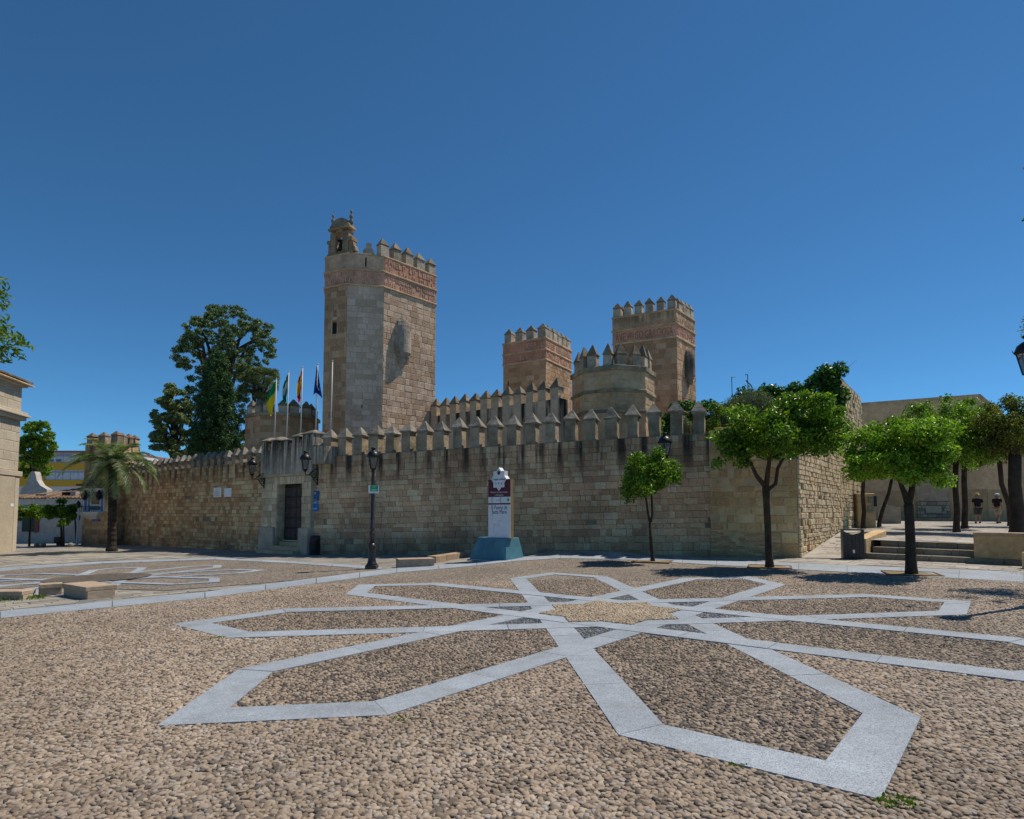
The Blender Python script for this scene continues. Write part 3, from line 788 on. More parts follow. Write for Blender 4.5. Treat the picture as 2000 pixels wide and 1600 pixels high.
for r_ in range(14):
    for x in (o0 + 0.05, o1 - 0.05, o0 + dw / 2):
        m.lathe([(0.022, 0), (0.015, 0.012), (0.004, 0.018)], n=6, M=GM @ Matrix.Translation((x, 0.381, Z_D0 + 0.1 + 0.17 * r_)) @ Matrix.Rotation(R(90), 4, 'X'))
m.build('studs', M_iron, door)
M_paper = plain('white_notice', (0.72, 0.73, 0.74), 0.6, var=0.04)
m = MB(); m.box(o1 - 0.33, o1 - 0.13, 0.325, 0.335, 1.42, 1.72, GM); m.build('notice', M_paper, door)
m = MB(); m.box(o0 + 0.04, o1 - 0.06, 0.35, 0.37, Z_D0 + 0.0, Z_D0 + 0.035, GM); m.build('threshold_strip', plain('steel_strip', (0.6, 0.6, 0.58), 0.4), door)

# ---- plates on the wall
def plate(name, a, d, x0, x1, y0, y1, Yd, mat, label, cat, rim=None):
    """flat board fixed to a wall, given by its picture corners and the wall line"""
    sA, sB = s_at(x0, a, d), s_at(x1, a, d); q0 = a + d * sA; q1 = a + d * sB
    n = Vector((d.y, -d.x)); zt, zb = W(x0, y0, q0.y).z, W(x0, y1, q0.y).z
    root = thing(name, (*(q0 + q1) / 2, zb), label, cat)
    m = MB(); M = frame(q0 + n * 0.055, d); L = (q1 - q0).length; m.box(0, L, 0, 0.025, zb, zt, M); bevel(m.build('panel', mat, root), 0.004)
    return root, q0, q1, zb, zt, n
M_blue1 = plain('dark_blue_enamel', (0.02, 0.09, 0.25), 0.4, var=0.05)
M_blue2 = plain('bright_blue_enamel', (0.015, 0.16, 0.48), 0.4, var=0.05)
M_white = plain('white_paint', (0.75, 0.76, 0.77), 0.5, var=0.03)
def rows(root, q0, d, n, zb, zt, L, spec, mat):
    M = frame(q0 + n * 0.0565, d)
    for (u0, u1, v0, v1) in spec: m = MB(); m.box(u0 * L, u1 * L, -0.002, 0.001, zb + v0 * (zt - zb), zb + v1 * (zt - zb), M); m.build('print_line', mat, root)
r_ = plate('information_plaque', WA, Wd, 608.5, 624.5, 959, 978, 25.6, M_blue1, 'upper dark blue plaque with a crest right of the castle door', 'plaque')
rows(r_[0], r_[1], Wd, r_[5], r_[3], r_[4], (r_[2] - r_[1]).length, [(0.42, 0.58, 0.62, 0.88), (0.37, 0.63, 0.66, 0.8), (0.3, 0.7, 0.10, 0.13), (0.25, 0.75, 0.36, 0.38)], plain('pale_print', (0.45, 0.47, 0.45), 0.5))
r_ = plate('information_plaque', WA, Wd, 610.5, 623, 980, 999, 25.6, M_blue2, 'lower bright blue plaque right of the castle door', 'plaque')
rows(r_[0], r_[1], Wd, r_[5], r_[3], r_[4], (r_[2] - r_[1]).length, [(0.2, 0.8, 0.84, 0.9), (0.15, 0.85, 0.3, 0.33), (0.15, 0.8, 0.24, 0.27)], M_white)
r_ = plate('notice_board', LA, Ld, 418.5, 433.5, 953, 971.5, 30.5, M_white, 'white notice board with printed text on the brown wall left of the gate', 'notice')
rows(r_[0], r_[1], Ld, r_[5], r_[3], r_[4], (r_[2] - r_[1]).length, [(0.25, 0.7, 0.80, 0.86)] + [(0.12, 0.85 - 0.1 * (i % 3), 0.12 + 0.075 * i, 0.15 + 0.075 * i) for i in range(8)], plain('grey_print', (0.35, 0.36, 0.38), 0.6))
plate('notice_board', LA, Ld, 439.5, 453.5, 954, 971, 30, plain('blank_white_board', (0.74, 0.75, 0.80), 0.5, var=0.03), 'blank white board beside the printed notice on the brown wall', 'notice')

# ---- towers
M_tower = stone('tower_ashlar', [(0.225, 0.185, 0.145), (0.30, 0.26, 0.215), (0.35, 0.32, 0.28)], patch=0.3, bump=0.6, var=(0.75, 1.15))
M_tower2 = stone('brown_tower_stone', [(0.19, 0.135, 0.09), (0.255, 0.19, 0.135), (0.31, 0.25, 0.19)], patch=0.4, bump=0.6)
M_mort_tower = plain('tower_mortar', (0.480, 0.392, 0.290), 0.95, var=0.2, scale=2, bump=0.4)
M_frieze = stone('red_frieze_plaster', [(0.34, 0.19, 0.135), (0.37, 0.225, 0.165), (0.40, 0.26, 0.20)], grain=7, patch=0.8, bump=0.5, var=(0.6, 1.2))
M_frieze_rel = stone('frieze_relief_plaster', [(0.40, 0.265, 0.205), (0.45, 0.32, 0.25), (0.48, 0.36, 0.29)], grain=7, patch=1.2, bump=0.5, var=(0.6, 1.15))
M_frieze_buff = stone('buff_plaster', [(0.36, 0.275, 0.205), (0.39, 0.31, 0.24), (0.42, 0.34, 0.27)], grain=5, patch=0.9, bump=0.5, var=(0.6, 1.2), stain=dict(top=60, depth=0.1, amt=0))
M_corn = stone('cornice_stone', [(0.26, 0.205, 0.155), (0.30, 0.245, 0.19), (0.33, 0.28, 0.22)], grain=8, patch=1.5, bump=0.5)
M_tmerl = stone('tower_merlon_stone', [(0.27, 0.245, 0.205), (0.33, 0.30, 0.255), (0.38, 0.35, 0.30)], grain=6, patch=1.4, lichen=0.2, bump=0.6, var=(0.55, 1.15))
M_tcap = stone('tower_cap_stone', [(0.16, 0.135, 0.10), (0.21, 0.175, 0.13), (0.26, 0.22, 0.17)], grain=6, patch=1.4, bump=0.6, var=(0.6, 1.2))

def grow(poly, e):
    """offset a counter-clockwise polygon outward by e"""
    n = len(poly); out = []
    for i in range(n):
        a, b, c = V2(poly[i - 1]), V2(poly[i]), V2(poly[(i + 1) % n])
        d1, d2 = (b - a).normalized(), (c - b).normalized(); n1, n2 = Vector((d1.y, -d1.x)), Vector((d2.y, -d2.x))
        k = (n1 + n2); k = k / max(k.dot(n1), 0.3); out.append(b + k * e)
    return out
def frieze_relief(parent, a, b, z0, z1, mat, seed, unit=0.26, style=0):
    """raised letter-like plasterwork along one band"""
    r = random.Random(seed); L = (b - a).length; d = (b - a) / L; M = frame(a, d); m = MB(); x = 0.08; H = z1 - z0
    while x < L - 0.16:
        w = unit * r.uniform(0.55, 1.0); top = z0 + H * r.uniform(0.78, 0.92); bot = z0 + H * r.uniform(0.08, 0.16)
        st = w * 0.26; w = min(w, L - 0.06 - x)
        k = r.random()
        if r.random() > 0.1:
            m.box(x, x + st, -0.028, 0.0, bot, top, M)
            if k > 0.25: m.box(x + w - st, x + w, -0.0275, 0.0, bot + (H * 0.3 if k > 0.8 else 0), top, M)
            if k > 0.4: m.box(x + st, x + w - st, -0.027, 0.0, top - st, top - 0.003, M)
            if k < 0.65: m.box(x + st, x + w - st, -0.0265, 0.0, bot + 0.003, bot + st, M)
            if 0.3 < k < 0.9: m.box(x + st, x + w - st, -0.026, 0.0, (bot + top) / 2, (bot + top) / 2 + st * 0.8, M)
        x += w + unit * 0.22
    if m.v: m.build('frieze_relief', mat, parent)['kind'] = 'stuff'
def tower_body(parent, poly, zbot, ztop, faces, mat, mort, course, width, seed, limit=300, skip=None, proud=0.022, joint=0.016):
    m = MB(); m.prism([tuple(p) for p in poly], zbot, ztop); m.build('core', mort, parent)
    ms = Masonry(parent, mat, limit=limit)
    for k, (i, j) in enumerate(faces):
        ms.face(poly[i], poly[j], zbot, ztop, course, width, proud, joint, seed=seed + k, skip=(skip or {}).get(k, ()))
    ms.emit()
def ledge(parent, poly, z0, z1, e, mat, name='cornice'):
    g = grow(poly, e); m = MB(); m.prism([tuple(p) for p in g], z0, z1); return bevel(m.build(name, mat, parent), 0.02)
def tower_merlons(parent, a, b, z, n, w, dep, h, cap, inset, first=0.5, last=0.5, ov=0.03, mats=None, skip=()):
    d = (b - a).normalized(); L = (b - a).length; nn = Vector((-d.y, d.x))
    for i in range(n):
        if i in skip: continue
        t = first + (L - first - last) * i / max(n - 1, 1)
        merlon(parent, a + d * t + nn * inset, d, z, w, dep, h, cap, mats or (M_tmerl, M_tcap), ov=ov)

# main tower
TP = [V2(p) for p in ((-10.60, 34.25), (-9.15, 33.60), (-7.23, 34.03), (-4.66, 37.0), (-5.4, 39.6), (-9.8, 39.9), (-11.25, 37.0))]
zl, zm, zt = W(744, 562, 34.03).z, W(744, 531, 34.03).z, W(744, 500, 34.03).z
tower = thing('main_tower', (-7.8, 36.5, 0), 'tall polygonal main tower with red friezes and a bell gable on top', 'tower')
f1 = (TP[1] - TP[0]).length; f2 = (TP[2] - TP[1]).length; f3 = (TP[3] - TP[2]).length
zs = lambda y, Y: W(700, y, Y).z
sk = {0: [(0.62, 0.88, zs(655, 34), zs(628, 34))], 1: [(0.92, 1.04, zs(672, 33.8), zs(648, 33.8)), (0.82, 0.94, zs(800, 33.8), zs(772, 33.8))]}
m = MB(); m.prism([tuple(p) for p in TP], 0.0, zl); m.build('core', M_mort_tower, tower)
M_tower_grey = stone('tower_grey_ashlar', [(0.24, 0.215, 0.18), (0.29, 0.27, 0.24), (0.34, 0.325, 0.30)], patch=0.5, bump=0.6, var=(0.78, 1.12))
M_tower_brown = M_tower2
for (i, j), mt, lim, sd_ in (((0, 1), M_tower2, 70, 51), ((1, 2), M_tower_grey, 90, 52), ((2, 3), M_tower, 140, 53)):
    ms = Masonry(tower, mt, limit=lim); ms.face(TP[i], TP[j], 0.0, zl, 0.34, 0.46, 0.022, 0.018, seed=sd_, skip=sk.get(i, ())); ms.emit()
for i, (fa, d_, u0, u1, ya, yb) in enumerate(((TP[0], TP[1] - TP[0], 0.60, 0.90, 655, 627), (TP[1], TP[2] - TP[1], 0.95, 1.01, 671, 649), (TP[1], TP[2] - TP[1], 0.85, 0.91, 799, 774))):
    m = MB(); m.box(u0, u1, -0.006, 0.05, zs(ya, 34), zs(yb, 34), frame(fa, d_)); m.build('window' if i == 0 else 'arrow_slit', M_void, tower)
m = MB(); M = frame(TP[0], TP[1] - TP[0]); m.box(0.55, 0.60, -0.05, 0.02, zs(657, 34), zs(625, 34), M); m.box(0.60, 0.95, -0.05, 0.02, zs(626.5, 34), zs(621, 34), M); m.build('window_frame', M_tower, tower)
ledge(tower, TP, zl, zl + 0.09, 0.09, M_corn); ledge(tower, TP, zm - 0.06, zm + 0.05, 0.09, M_corn); ledge(tower, TP, zt - 0.07, zt + 0.02, 0.06, M_corn)
FP = grow(TP, 0.02)
m = MB(); m.prism([tuple(p) for p in FP], zl + 0.091, zm - 0.061); m.build('frieze', M_frieze, tower)
m = MB(); m.prism([tuple(p) for p in FP], zm + 0.051, zt - 0.071); m.build('frieze', M_frieze, tower)
for i in (0, 1):
    m = MB(); m.box(0.0, (FP[i + 1] - FP[i]).length, -0.012, 0.05, zm + 0.052, zt - 0.072, frame(FP[i], FP[i + 1] - FP[i])); m.build('plaster_panel', M_frieze_buff, tower)
for k, (i, j) in enumerate(((0, 1), (1, 2), (2, 3))):
    H = zm - zl - 0.15
    frieze_relief(tower, FP[i], FP[j], zl + 0.1, zl + 0.1 + H * 0.5, M_frieze_rel, 70 + k, 0.3); frieze_relief(tower, FP[i], FP[j], zl + 0.1 + H * 0.5, zm - 0.06, M_frieze_rel, 80 + k, 0.26)
    if k == 2:
        if k == 2: frieze_relief(tower, FP[i], FP[j], zm + 0.06, zm + 0.06 + 0.33, M_frieze_rel, 90 + k, 0.3)
        frieze_relief(tower, FP[i], FP[j], zm + 0.4, zt - 0.08, M_frieze_rel, 95 + k, 0.26)
m = MB(); M = frame(FP[1], FP[2] - FP[1]); m.box(0.95, 1.02, -0.03, 0.02, zm + 0.2, zt - 0.2, M); m.build('arrow_slit', M_void, tower)
tower_merlons(tower, TP[2], TP[3], zt + 0.02, 5, 0.56, 0.42, 0.62, 0.48, 0.25, 0.1, 0.28)
tower_merlons(tower, TP[3], TP[4], zt + 0.02, 3, 0.56, 0.42, 0.62, 0.48, 0.25, 0.9, 0.3)
# urn-shaped finial on the front parapet
d_ = (TP[2] - TP[1]).normalized(); q_ = TP[1] + d_ * 1.12 + Vector((-d_.y, d_.x)) * 0.22; M = frame(q_, d_, zt + 0.015)
prof = [(-.31, 0), (.31, 0), (.31, .22), (.2, .36), (.1, .44), (.1, .52), (.16, .58), (.14, .68), (-.14, .68), (-.16, .58), (-.1, .52), (-.1, .44), (-.2, .36), (-.31, .22)]
m = MB(); m.loft([[M @ Vector((x, -0.16, z)) for x, z in prof], [M @ Vector((x, 0.16, z)) for x, z in prof]]); m.build('parapet_finial', M_tmerl, tower)
# bell gable
bd = (TP[1] - TP[0]).normalized(); bo = TP[0] + bd * 0.02 + Vector((-bd.y, bd.x)) * 0.32; M = frame(bo, bd, zt + 0.02); T = 0.24
M_gable = stone('gable_stone', [(0.25, 0.195, 0.14), (0.30, 0.235, 0.17), (0.34, 0.28, 0.21)], grain=6, patch=1.6, bump=0.8, var=(0.5, 1.2))
m = MB(); bw = 1.75
m.box(0.05, bw + 0.05, -T - 0.05, T + 0.05, -0.02, 0.14, M)
m.box(0.22, 0.60, -T, T, 0.14, 1.35, M); m.box(1.08, 1.50, -T, T, 0.14, 1.35, M)
na = 9
for i in range(na):
    t0, t1 = math.pi * i / na, math.pi * (i + 1) / na
    a0, a1 = (0.84 - 0.24 * math.cos(t0), 1.12 + 0.22 * math.sin(t0)), (0.84 - 0.24 * math.cos(t1), 1.12 + 0.22 * math.sin(t1))
    qd = [a0, a1, (a1[0], 1.5), (a0[0], 1.5)]
    m.loft([[M @ Vector((x, -T + 0.002, z)) for x, z in qd], [M @ Vector((x, T - 0.002, z)) for x, z in qd]])
m.box(0.10, 1.62, -T - 0.08, T + 0.08, 1.5, 1.62, M); m.box(0.2, 1.52, -T - 0.03, T + 0.03, 1.62, 1.78, M)
m.box(0.04, 0.22, -T + 0.06, T - 0.06, 0.14, 0.8, M); m.box(1.5, 1.72, -T + 0.06, T - 0.06, 0.14, 0.72, M)
m.box(1.48, 1.76, -T - 0.02, T + 0.02, 0.72, 0.95, M); m.box(0.0, 0.22, -T - 0.02, T + 0.02, 0.78, 0.95, M)
vol = [(1.5, 0.141), (1.95, 0.141), (1.9, 0.35), (1.78, 0.5), (1.74, 0.7), (1.5, 0.7)]
m.loft([[M @ Vector((x, -0.14, z)) for x, z in vol], [M @ Vector((x, 0.14, z)) for x, z in vol]])
gab = m.build('bell_gable', M_gable, tower); bevel(gab, 0.025)
ped = [(0.28, 1.781), (1.44, 1.781), (1.36, 1.98), (1.1, 2.12), (0.84, 2.16), (0.58, 2.1), (0.36, 1.96)]
m = MB(); m.loft([[M @ Vector((x, -T, z)) for x, z in ped], [M @ Vector((x, T, z)) for x, z in ped]]); m.build('pediment', M_tcap, gab)
for x in (0.2, 1.5):
    m = MB(); m.lathe([(.1, 1.78), (.1, 2.0), (.05, 2.05), (.11, 2.16), (.11, 2.24), (.04, 2.33), (.03, 2.38), (.075, 2.46), (.07, 2.52), (.02, 2.62)], (x, 0, 0), 10, M); m.build('finial', M_tcap, gab, True)
m = MB(); m.lathe([(.24, .34), (.22, .4), (.17, .52), (.15, .7), (.13, .82), (.05, .88)], (0.84, 0, 0.02), 14, M); m.build('bell', plain('dark_bronze', (0.03, 0.035, 0.03), 0.5, 0.6), gab, True)
m = MB(); m.box(0.58, 1.1, -0.04, 0.04, 0.91, 1.0, M); m.build('bell_yoke', M_void, gab)
# corbelled sentry bulge on the sunlit face
M_garita = stone('garita_stone', [(0.27, 0.235, 0.195), (0.31, 0.275, 0.235), (0.35, 0.32, 0.28)], grain=6, patch=1.2, bump=0.7, var=(0.45, 1.15), stain=dict(top=zs(622, 35.4), depth=1.0, amt=0.75))
def garita(parent, a, d, t, zb, zt_, r, mats, e=0.72):
    d = V2(d).normalized(); M = frame(V2(a) + d * t, d); H = zt_ - zb; m = MB(); n = 14; rings = []
    for f, rr in ((0.0, .12), (0.06, .3), (0.12, .34), (0.13, .52), (0.22, .58), (0.23, .82), (0.3, .88), (0.31, 1.0), (0.55, 1.0), (0.72, 0.98), (0.82, 0.9), (0.9, .74), (0.96, .5), (1.0, .12)):
        rings.append([M @ Vector((r * rr * math.cos(math.pi + math.pi * i / (n - 1)), e * r * rr * math.sin(math.pi + math.pi * i / (n - 1)) + 0.03, zb + H * f)) for i in range(n)])
    m.loft(rings); o = m.build('sentry_bulge', mats, parent, False)
    m = MB()
    for u in (-0.42, 0.42): m.loft([[M @ Vector((r * (u + x), -e * r * (0.25 + yy), zb + H * z)) for x, yy in ((-.13, 0), (.13, 0), (.13, .5 * z * 2.2), (-.13, .5 * z * 2.2))] for z in (0.10, 0.16, 0.3)])
    m.build('corbel', mats, o)
garita(tower, TP[2], TP[3] - TP[2], 1.35, zs(722, 35.0), zs(620, 35.0), 0.56, M_garita, 0.9)

# second tower (square, behind the inner wall)
T2 = [V2(p) for p in ((-0.66, 45.9), (2.42, 44.0), (4.66, 47.8), (1.5, 49.8))]
y2 = lambda y: W(1066, y, 44.0).z
tw2 = thing('square_tower', (2, 46.5, 0), 'smaller square tower with a worn red frieze behind the inner merlons', 'tower')
tower_body(tw2, T2, 3.0, y2(700), [(0, 1), (1, 2)], M_tower2, M_mort_tower, 0.34, 0.55, 151, limit=160)
ledge(tw2, T2, y2(703), y2(700), 0.08, M_corn); ledge(tw2, T2, y2(683), y2(680), 0.09, M_corn); ledge(tw2, T2, y2(661), y2(657.5), 0.08, M_corn)
FP2 = grow(T2, 0.02)
m = MB(); m.prism([tuple(p) for p in FP2], y2(700) + .001, y2(683) - .001); m.build('frieze', M_frieze, tw2)
m = MB(); m.prism([tuple(p) for p in FP2], y2(680) + .001, y2(661) - .001); m.build('frieze', M_frieze, tw2)
frieze_relief(tw2, FP2[0], FP2[1], y2(698), y2(685), M_frieze_rel, 170, 0.4); frieze_relief(tw2, FP2[1], FP2[2], y2(698), y2(685), M_frieze_buff, 171, 0.3); frieze_relief(tw2, FP2[1], FP2[2], y2(678), y2(664), M_frieze_buff, 172, 0.3); frieze_relief(tw2, FP2[0] .lerp(FP2[1], 0.55), FP2[1], y2(678), y2(664), M_frieze_rel, 173, 0.34)
m = MB(); m.box(0.42, 0.5, -0.026, 0.02, y2(755), y2(735), frame(T2[0], T2[1] - T2[0])); m.build('arrow_slit', M_void, tw2)
tower_merlons(tw2, T2[0], T2[1], y2(657.5), 4, 0.62, 0.5, 0.62, 0.46, 0.28, 0.4, 0.34, 0.02); tower_merlons(tw2, T2[1], T2[2], y2(657.5), 5, 0.6, 0.5, 0.62, 0.46, 0.28, 0.95, 0.35, 0.02, skip=()); tower_merlons(tw2, T2[3], T2[0], y2(657.5), 4, 0.6, 0.5, 0.62, 0.46, 0.28, 0.4, 1.1, 0.02)

# third tower (square, with the legible inscription)
T3 = [V2(p) for p in ((6.28, 37.8), (9.74, 36.0), (11.52, 38.3), (8.1, 40.3))]
y3 = lambda y: W(1326, y, 36.0).z
tw3 = thing('square_tower', (9, 38, 0), 'tall square tower with an inscribed red frieze and a dark sentry bulge', 'tower')
tower_body(tw3, T3, 3.0, y3(657), [(0, 1), (1, 2)], M_tower2, M_mort_tower, 0.33, 0.5, 251, limit=220)
ledge(tw3, T3, y3(659), y3(655.5), 0.07, M_corn); ledge(tw3, T3, y3(633), y3(629.5), 0.09, M_corn); ledge(tw3, T3, y3(605.5), y3(602), 0.07, M_corn)
FP3 = grow(T3, 0.02)
m = MB(); m.prism([tuple(p) for p in FP3], y3(655.5) + .001, y3(633) - .001); m.build('frieze', M_frieze, tw3)
M_up3 = stone('patched_frieze_plaster', [(0.36, 0.27, 0.20)] * 3, grain=4, patch=0.7, bump=0.5, var=(0.62, 1.12), stain=dict(top=y3(602), depth=1.0, dir=tuple((T3[1] - T3[0]).normalized()), amt=0.55))
m = MB(); m.prism([tuple(p) for p in FP3], y3(629.5) + .001, y3(605.5) - .001); m.build('frieze', M_up3, tw3)
d3 = (T3[1] - T3[0]).normalized(); n3 = Vector((d3.y, -d3.x)); mid = (FP3[0] + FP3[1]) / 2 + n3 * 0.004
M_letter = stone('dark_letter_plaster', [(0.20, 0.115, 0.08)] * 3, grain=8, patch=2.0, bump=0.4)
GAIN['dark_letter_plaster'] = (1, 1, 1)
ins = text_mesh('inscription', 'AVE:VIRGO:GRACIOSA', 0.72, facing(mid, d3, y3(653)), M_letter, tw3, 0.012, squash=1.0)
wtx = max(v.co.x for v in ins.data.vertices) - min(v.co.x for v in ins.data.vertices); ins.matrix_basis = facing(mid, d3, y3(653)) @ Matrix.Diagonal((3.55 / wtx, 1, 1, 1))
frieze_relief(tw3, FP3[1], FP3[2], y3(653.5), y3(635), M_frieze_rel, 271, 0.26); frieze_relief(tw3, FP3[1], FP3[2], y3(627), y3(615), M_frieze_buff, 272, 0.24)
frieze_relief(tw3, FP3[0].lerp(FP3[1], 0.36), FP3[1], y3(628), y3(620), M_frieze, 273, 0.2)
tower_merlons(tw3, T3[0], T3[1], y3(602), 6, 0.46, 0.44, 0.52, 0.42, 0.24, 0.26, 0.26, 0.02, (M_tmerl, M_tcap)); tower_merlons(tw3, T3[1], T3[2], y3(602), 4, 0.5, 0.44, 0.52, 0.42, 0.24, 0.85, 0.3, 0.02); tower_merlons(tw3, T3[3], T3[0], y3(602), 4, 0.5, 0.44, 0.52, 0.42, 0.24, 0.4, 0.9, 0.02)
M_gar3 = stone('sooty_garita_stone', [(0.16, 0.14, 0.12)] * 3, grain=6, patch=1.2, bump=0.7, var=(0.45, 1.3), stain=dict(top=y3(690), depth=1.3, amt=0.6))
garita(tw3, T3[1], T3[2] - T3[1], 1.62, W(1345, 760, 37.3).z, W(1345, 682, 37.3).z, 0.5, M_gar3, 0.95)

# octagonal turrets
M_oct = stone('turret_stone', [(0.27, 0.21, 0.14), (0.31, 0.25, 0.175), (0.33, 0.285, 0.215)], grain=5, patch=0.7, bump=0.8, var=(0.65, 1.15), lichen=0.25)
M_oct_corn = stone('turret_ledge_stone', [(0.24, 0.215, 0.16)] * 3, grain=6, patch=0.8, bump=0.7, var=(0.25, 1.25))
def turret(label, c, r, rot, zb, zt_, ledges, nm, mh, cap, mat, blocks=None, mw=0.42, merl=None):
    root = thing('octagonal_turret', (*c, 0), label, 'turret')
    po = [V2((c[0] + r * math.cos(rot + i * math.pi / 4), c[1] + r * math.sin(rot + i * math.pi / 4))) for i in range(8)]
    m = MB(); m.prism([tuple(p) for p in po], zb, zt_); m.build('core' if blocks else 'drum', (mat if label.startswith('pale') else M_mort_tower) if blocks else mat, root)
    if blocks:
        ms = Masonry(root, mat, limit=120)
        for i in range(8):
            a, b = po[i], po[(i + 1) % 8]; d = (b - a).normalized()
            if Vector((d.y, -d.x)).dot((a + b) / 2) < 0: ms.face(a, b, blocks[2], zt_, blocks[0], blocks[1], 0.02, seed=400 + i)
        ms.emit()
    for (z0, z1, e) in ledges: ledge(root, po, z0, z1, e, M_oct_corn, 'string_course')
    for i in range(8):
        a, b = po[i], po[(i + 1) % 8]; L = (b - a).length; d = (b - a) / L
        for k in range(nm): merlon(root, a + d * L * (k + 0.5) / nm + Vector((-d.y, d.x)) * 0.22, d, zt_ + 0.05, mw, 0.36, mh, cap, merl or (M_tmerl, M_tcap), ov=0.03)
    return root
oc = W(1197, 760, 32.0); yo = lambda y: W(1190, y, 30.1).z
turret('pale octagonal turret with pointed merlons in front of the tall inscribed tower', (oc.x, oc.y), 2.12, R(38.5), 2.0, yo(720), [(yo(724), yo(714), 0.10), (yo(766), yo(760), 0.10), (yo(806), yo(800), 0.09)], 2, yo(686) - yo(712), 0.62, M_oct, blocks=(0.42, 0.7, 4.0), mw=0.46)
oc2 = W(552, 850, 37.5); yq = lambda y: W(552, y, 35.5).z
turret('low brown octagonal turret behind the flags and the gate', (oc2.x, oc2.y), 2.12, R(30), 2.0, yq(806), [(yq(812), yq(805), 0.12)], 2, yq(790) - yq(803), 0.42, M_tower2, blocks=(0.36, 0.55, 3.5), mw=0.5)

# inner wall with its row of tall merlons
IA, IB = V2((-5.6, 37.2)), V2((2.45, 30.6)); Id = (IB - IA).normalized(); IL = (IB - IA).length
IZ = W(1080, 782, 31.2).z; ip_ = IL / 13.0
inner = thing('crenellated_wall', (*((IA + IB) / 2), 0), 'pinkish plastered inner wall with tall pointed merlons behind the curtain wall', 'wall')
M_inner = stone('inner_wall_plaster', [(0.33, 0.265, 0.20), (0.37, 0.30, 0.235), (0.40, 0.33, 0.26)], grain=4, patch=0.6, bump=0.6, var=(0.75, 1.1),
                stain=dict(top=IZ, depth=2.4, dir=tuple(Id), pitch=ip_, phase=-((IA.dot(Id) + ip_ * 0.5) / ip_), amt=1.0, min=0.0))
slab_wall(inner, IA, IB, 1.0, IZ, 0.6, M_inner, name='core')
M_imerl = stone('inner_merlon_plaster', [(0.34, 0.275, 0.21)] * 3, grain=5, patch=1.0, bump=0.5, var=(0.75, 1.1))
for i in range(13):
    merlon(inner, IA + Id * ip_ * (i + 0.5) + Vector((-Id.y, Id.x)) * 0.24, Id, IZ, 0.52, 0.46, 0.55, 0.5, (M_imerl, M_tcap), ov=0.03)

# right-hand stretch: rubble and brick front, then the rough side wall
RA, RB = V2((6.62, 20.64)), V2((9.06, 19.62)); Rd = (RB - RA).normalized(); RL = (RB - RA).length
M_rub = stone('rubble_stone', [(0.27, 0.21, 0.13), (0.34, 0.275, 0.18), (0.40, 0.335, 0.235)], patch=0.7, bump=0.8, damp=(0.0, 0.9), var=(0.65, 1.15))
M_brick = stone('old_brick', [(0.30, 0.19, 0.11), (0.36, 0.255, 0.16), (0.40, 0.31, 0.21)], patch=0.9, bump=0.6, damp=(0.0, 0.7))
rub = thing('rubble_wall', (*((RA + RB) / 2), 0), 'ochre rubble and brick wall end behind the larger orange tree', 'wall')
slab_wall(rub, RA, RB, -0.4, 4.35, 0.6, plain('ochre_mortar', (0.50, 0.37, 0.21), 0.95, var=0.3, scale=2, bump=0.6), back=0.01)
ms = Masonry(rub, M_rub, limit=200); ms.face(RA, RB, 1.0, 4.35, 0.27, 0.36, 0.014, 0.035, seed=61, wj=0.6, jit=0.35, keep=0.82); ms.emit()
mb = Masonry(rub, M_brick, name='brick', limit=220); mb.face(RA, RA + Rd * (RL - 0.5), -0.1, 0.98, 0.062, 0.26, 0.012, 0.012, seed=62, keep=0.8); mb.emit()
ms = Masonry(rub, M_rub, name='corner_stone', limit=60); ms.face(RB - Rd * 0.5, RB, -0.1, 0.98, 0.35, 0.5, 0.03, 0.02, seed=63); ms.emit()
SD = V2((0.6, 0.8)); SA = RB + V2((0.02, 0.01)); SB = SA + SD * 7.6; SE = SA + SD * 14.4
M_side = stone('rough_side_stone', [(0.36, 0.30, 0.215), (0.41, 0.35, 0.265), (0.44, 0.385, 0.30)], patch=0.8, bump=1.0, var=(0.85, 1.15), grain=10)
side = thing('rough_wall', (*((SA + SE) / 2), 0), 'rough sunlit rubble side wall rising beside the ramp', 'wall')
mside = plain('side_mortar', (0.432, 0.360, 0.237), 0.95, var=0.25, scale=3, bump=0.8)
slab_wall(side, SA, SB, -0.4, 4.35, 0.6, mside, name='core', back=0.01); slab_wall(side, SB, SE, -0.4, 7.4, 0.7, mside, name='core', back=0.01)
ms = Masonry(side, M_side, limit=300)
ms.face(SA, SB, 0.0, 4.35, 0.165, 0.24, 0.062, 0.02, seed=64, wj=0.6, jit=0.45, keep=0.9); ms.face(SB, SE, 0.6, 7.4, 0.19, 0.28, 0.06, 0.02, seed=65, wj=0.6, jit=0.45, keep=0.92)
ms.emit()
m = MB(); m.prism([tuple(p) for p in (SB - SD * 0.02, SE + SD * .02, SE + SD * .02 + V2((-.8, .6)) * .8, SB - SD * .02 + V2((-.8, .6)) * .8)], 7.401, 7.5); m.build('coping', M_cap, side)
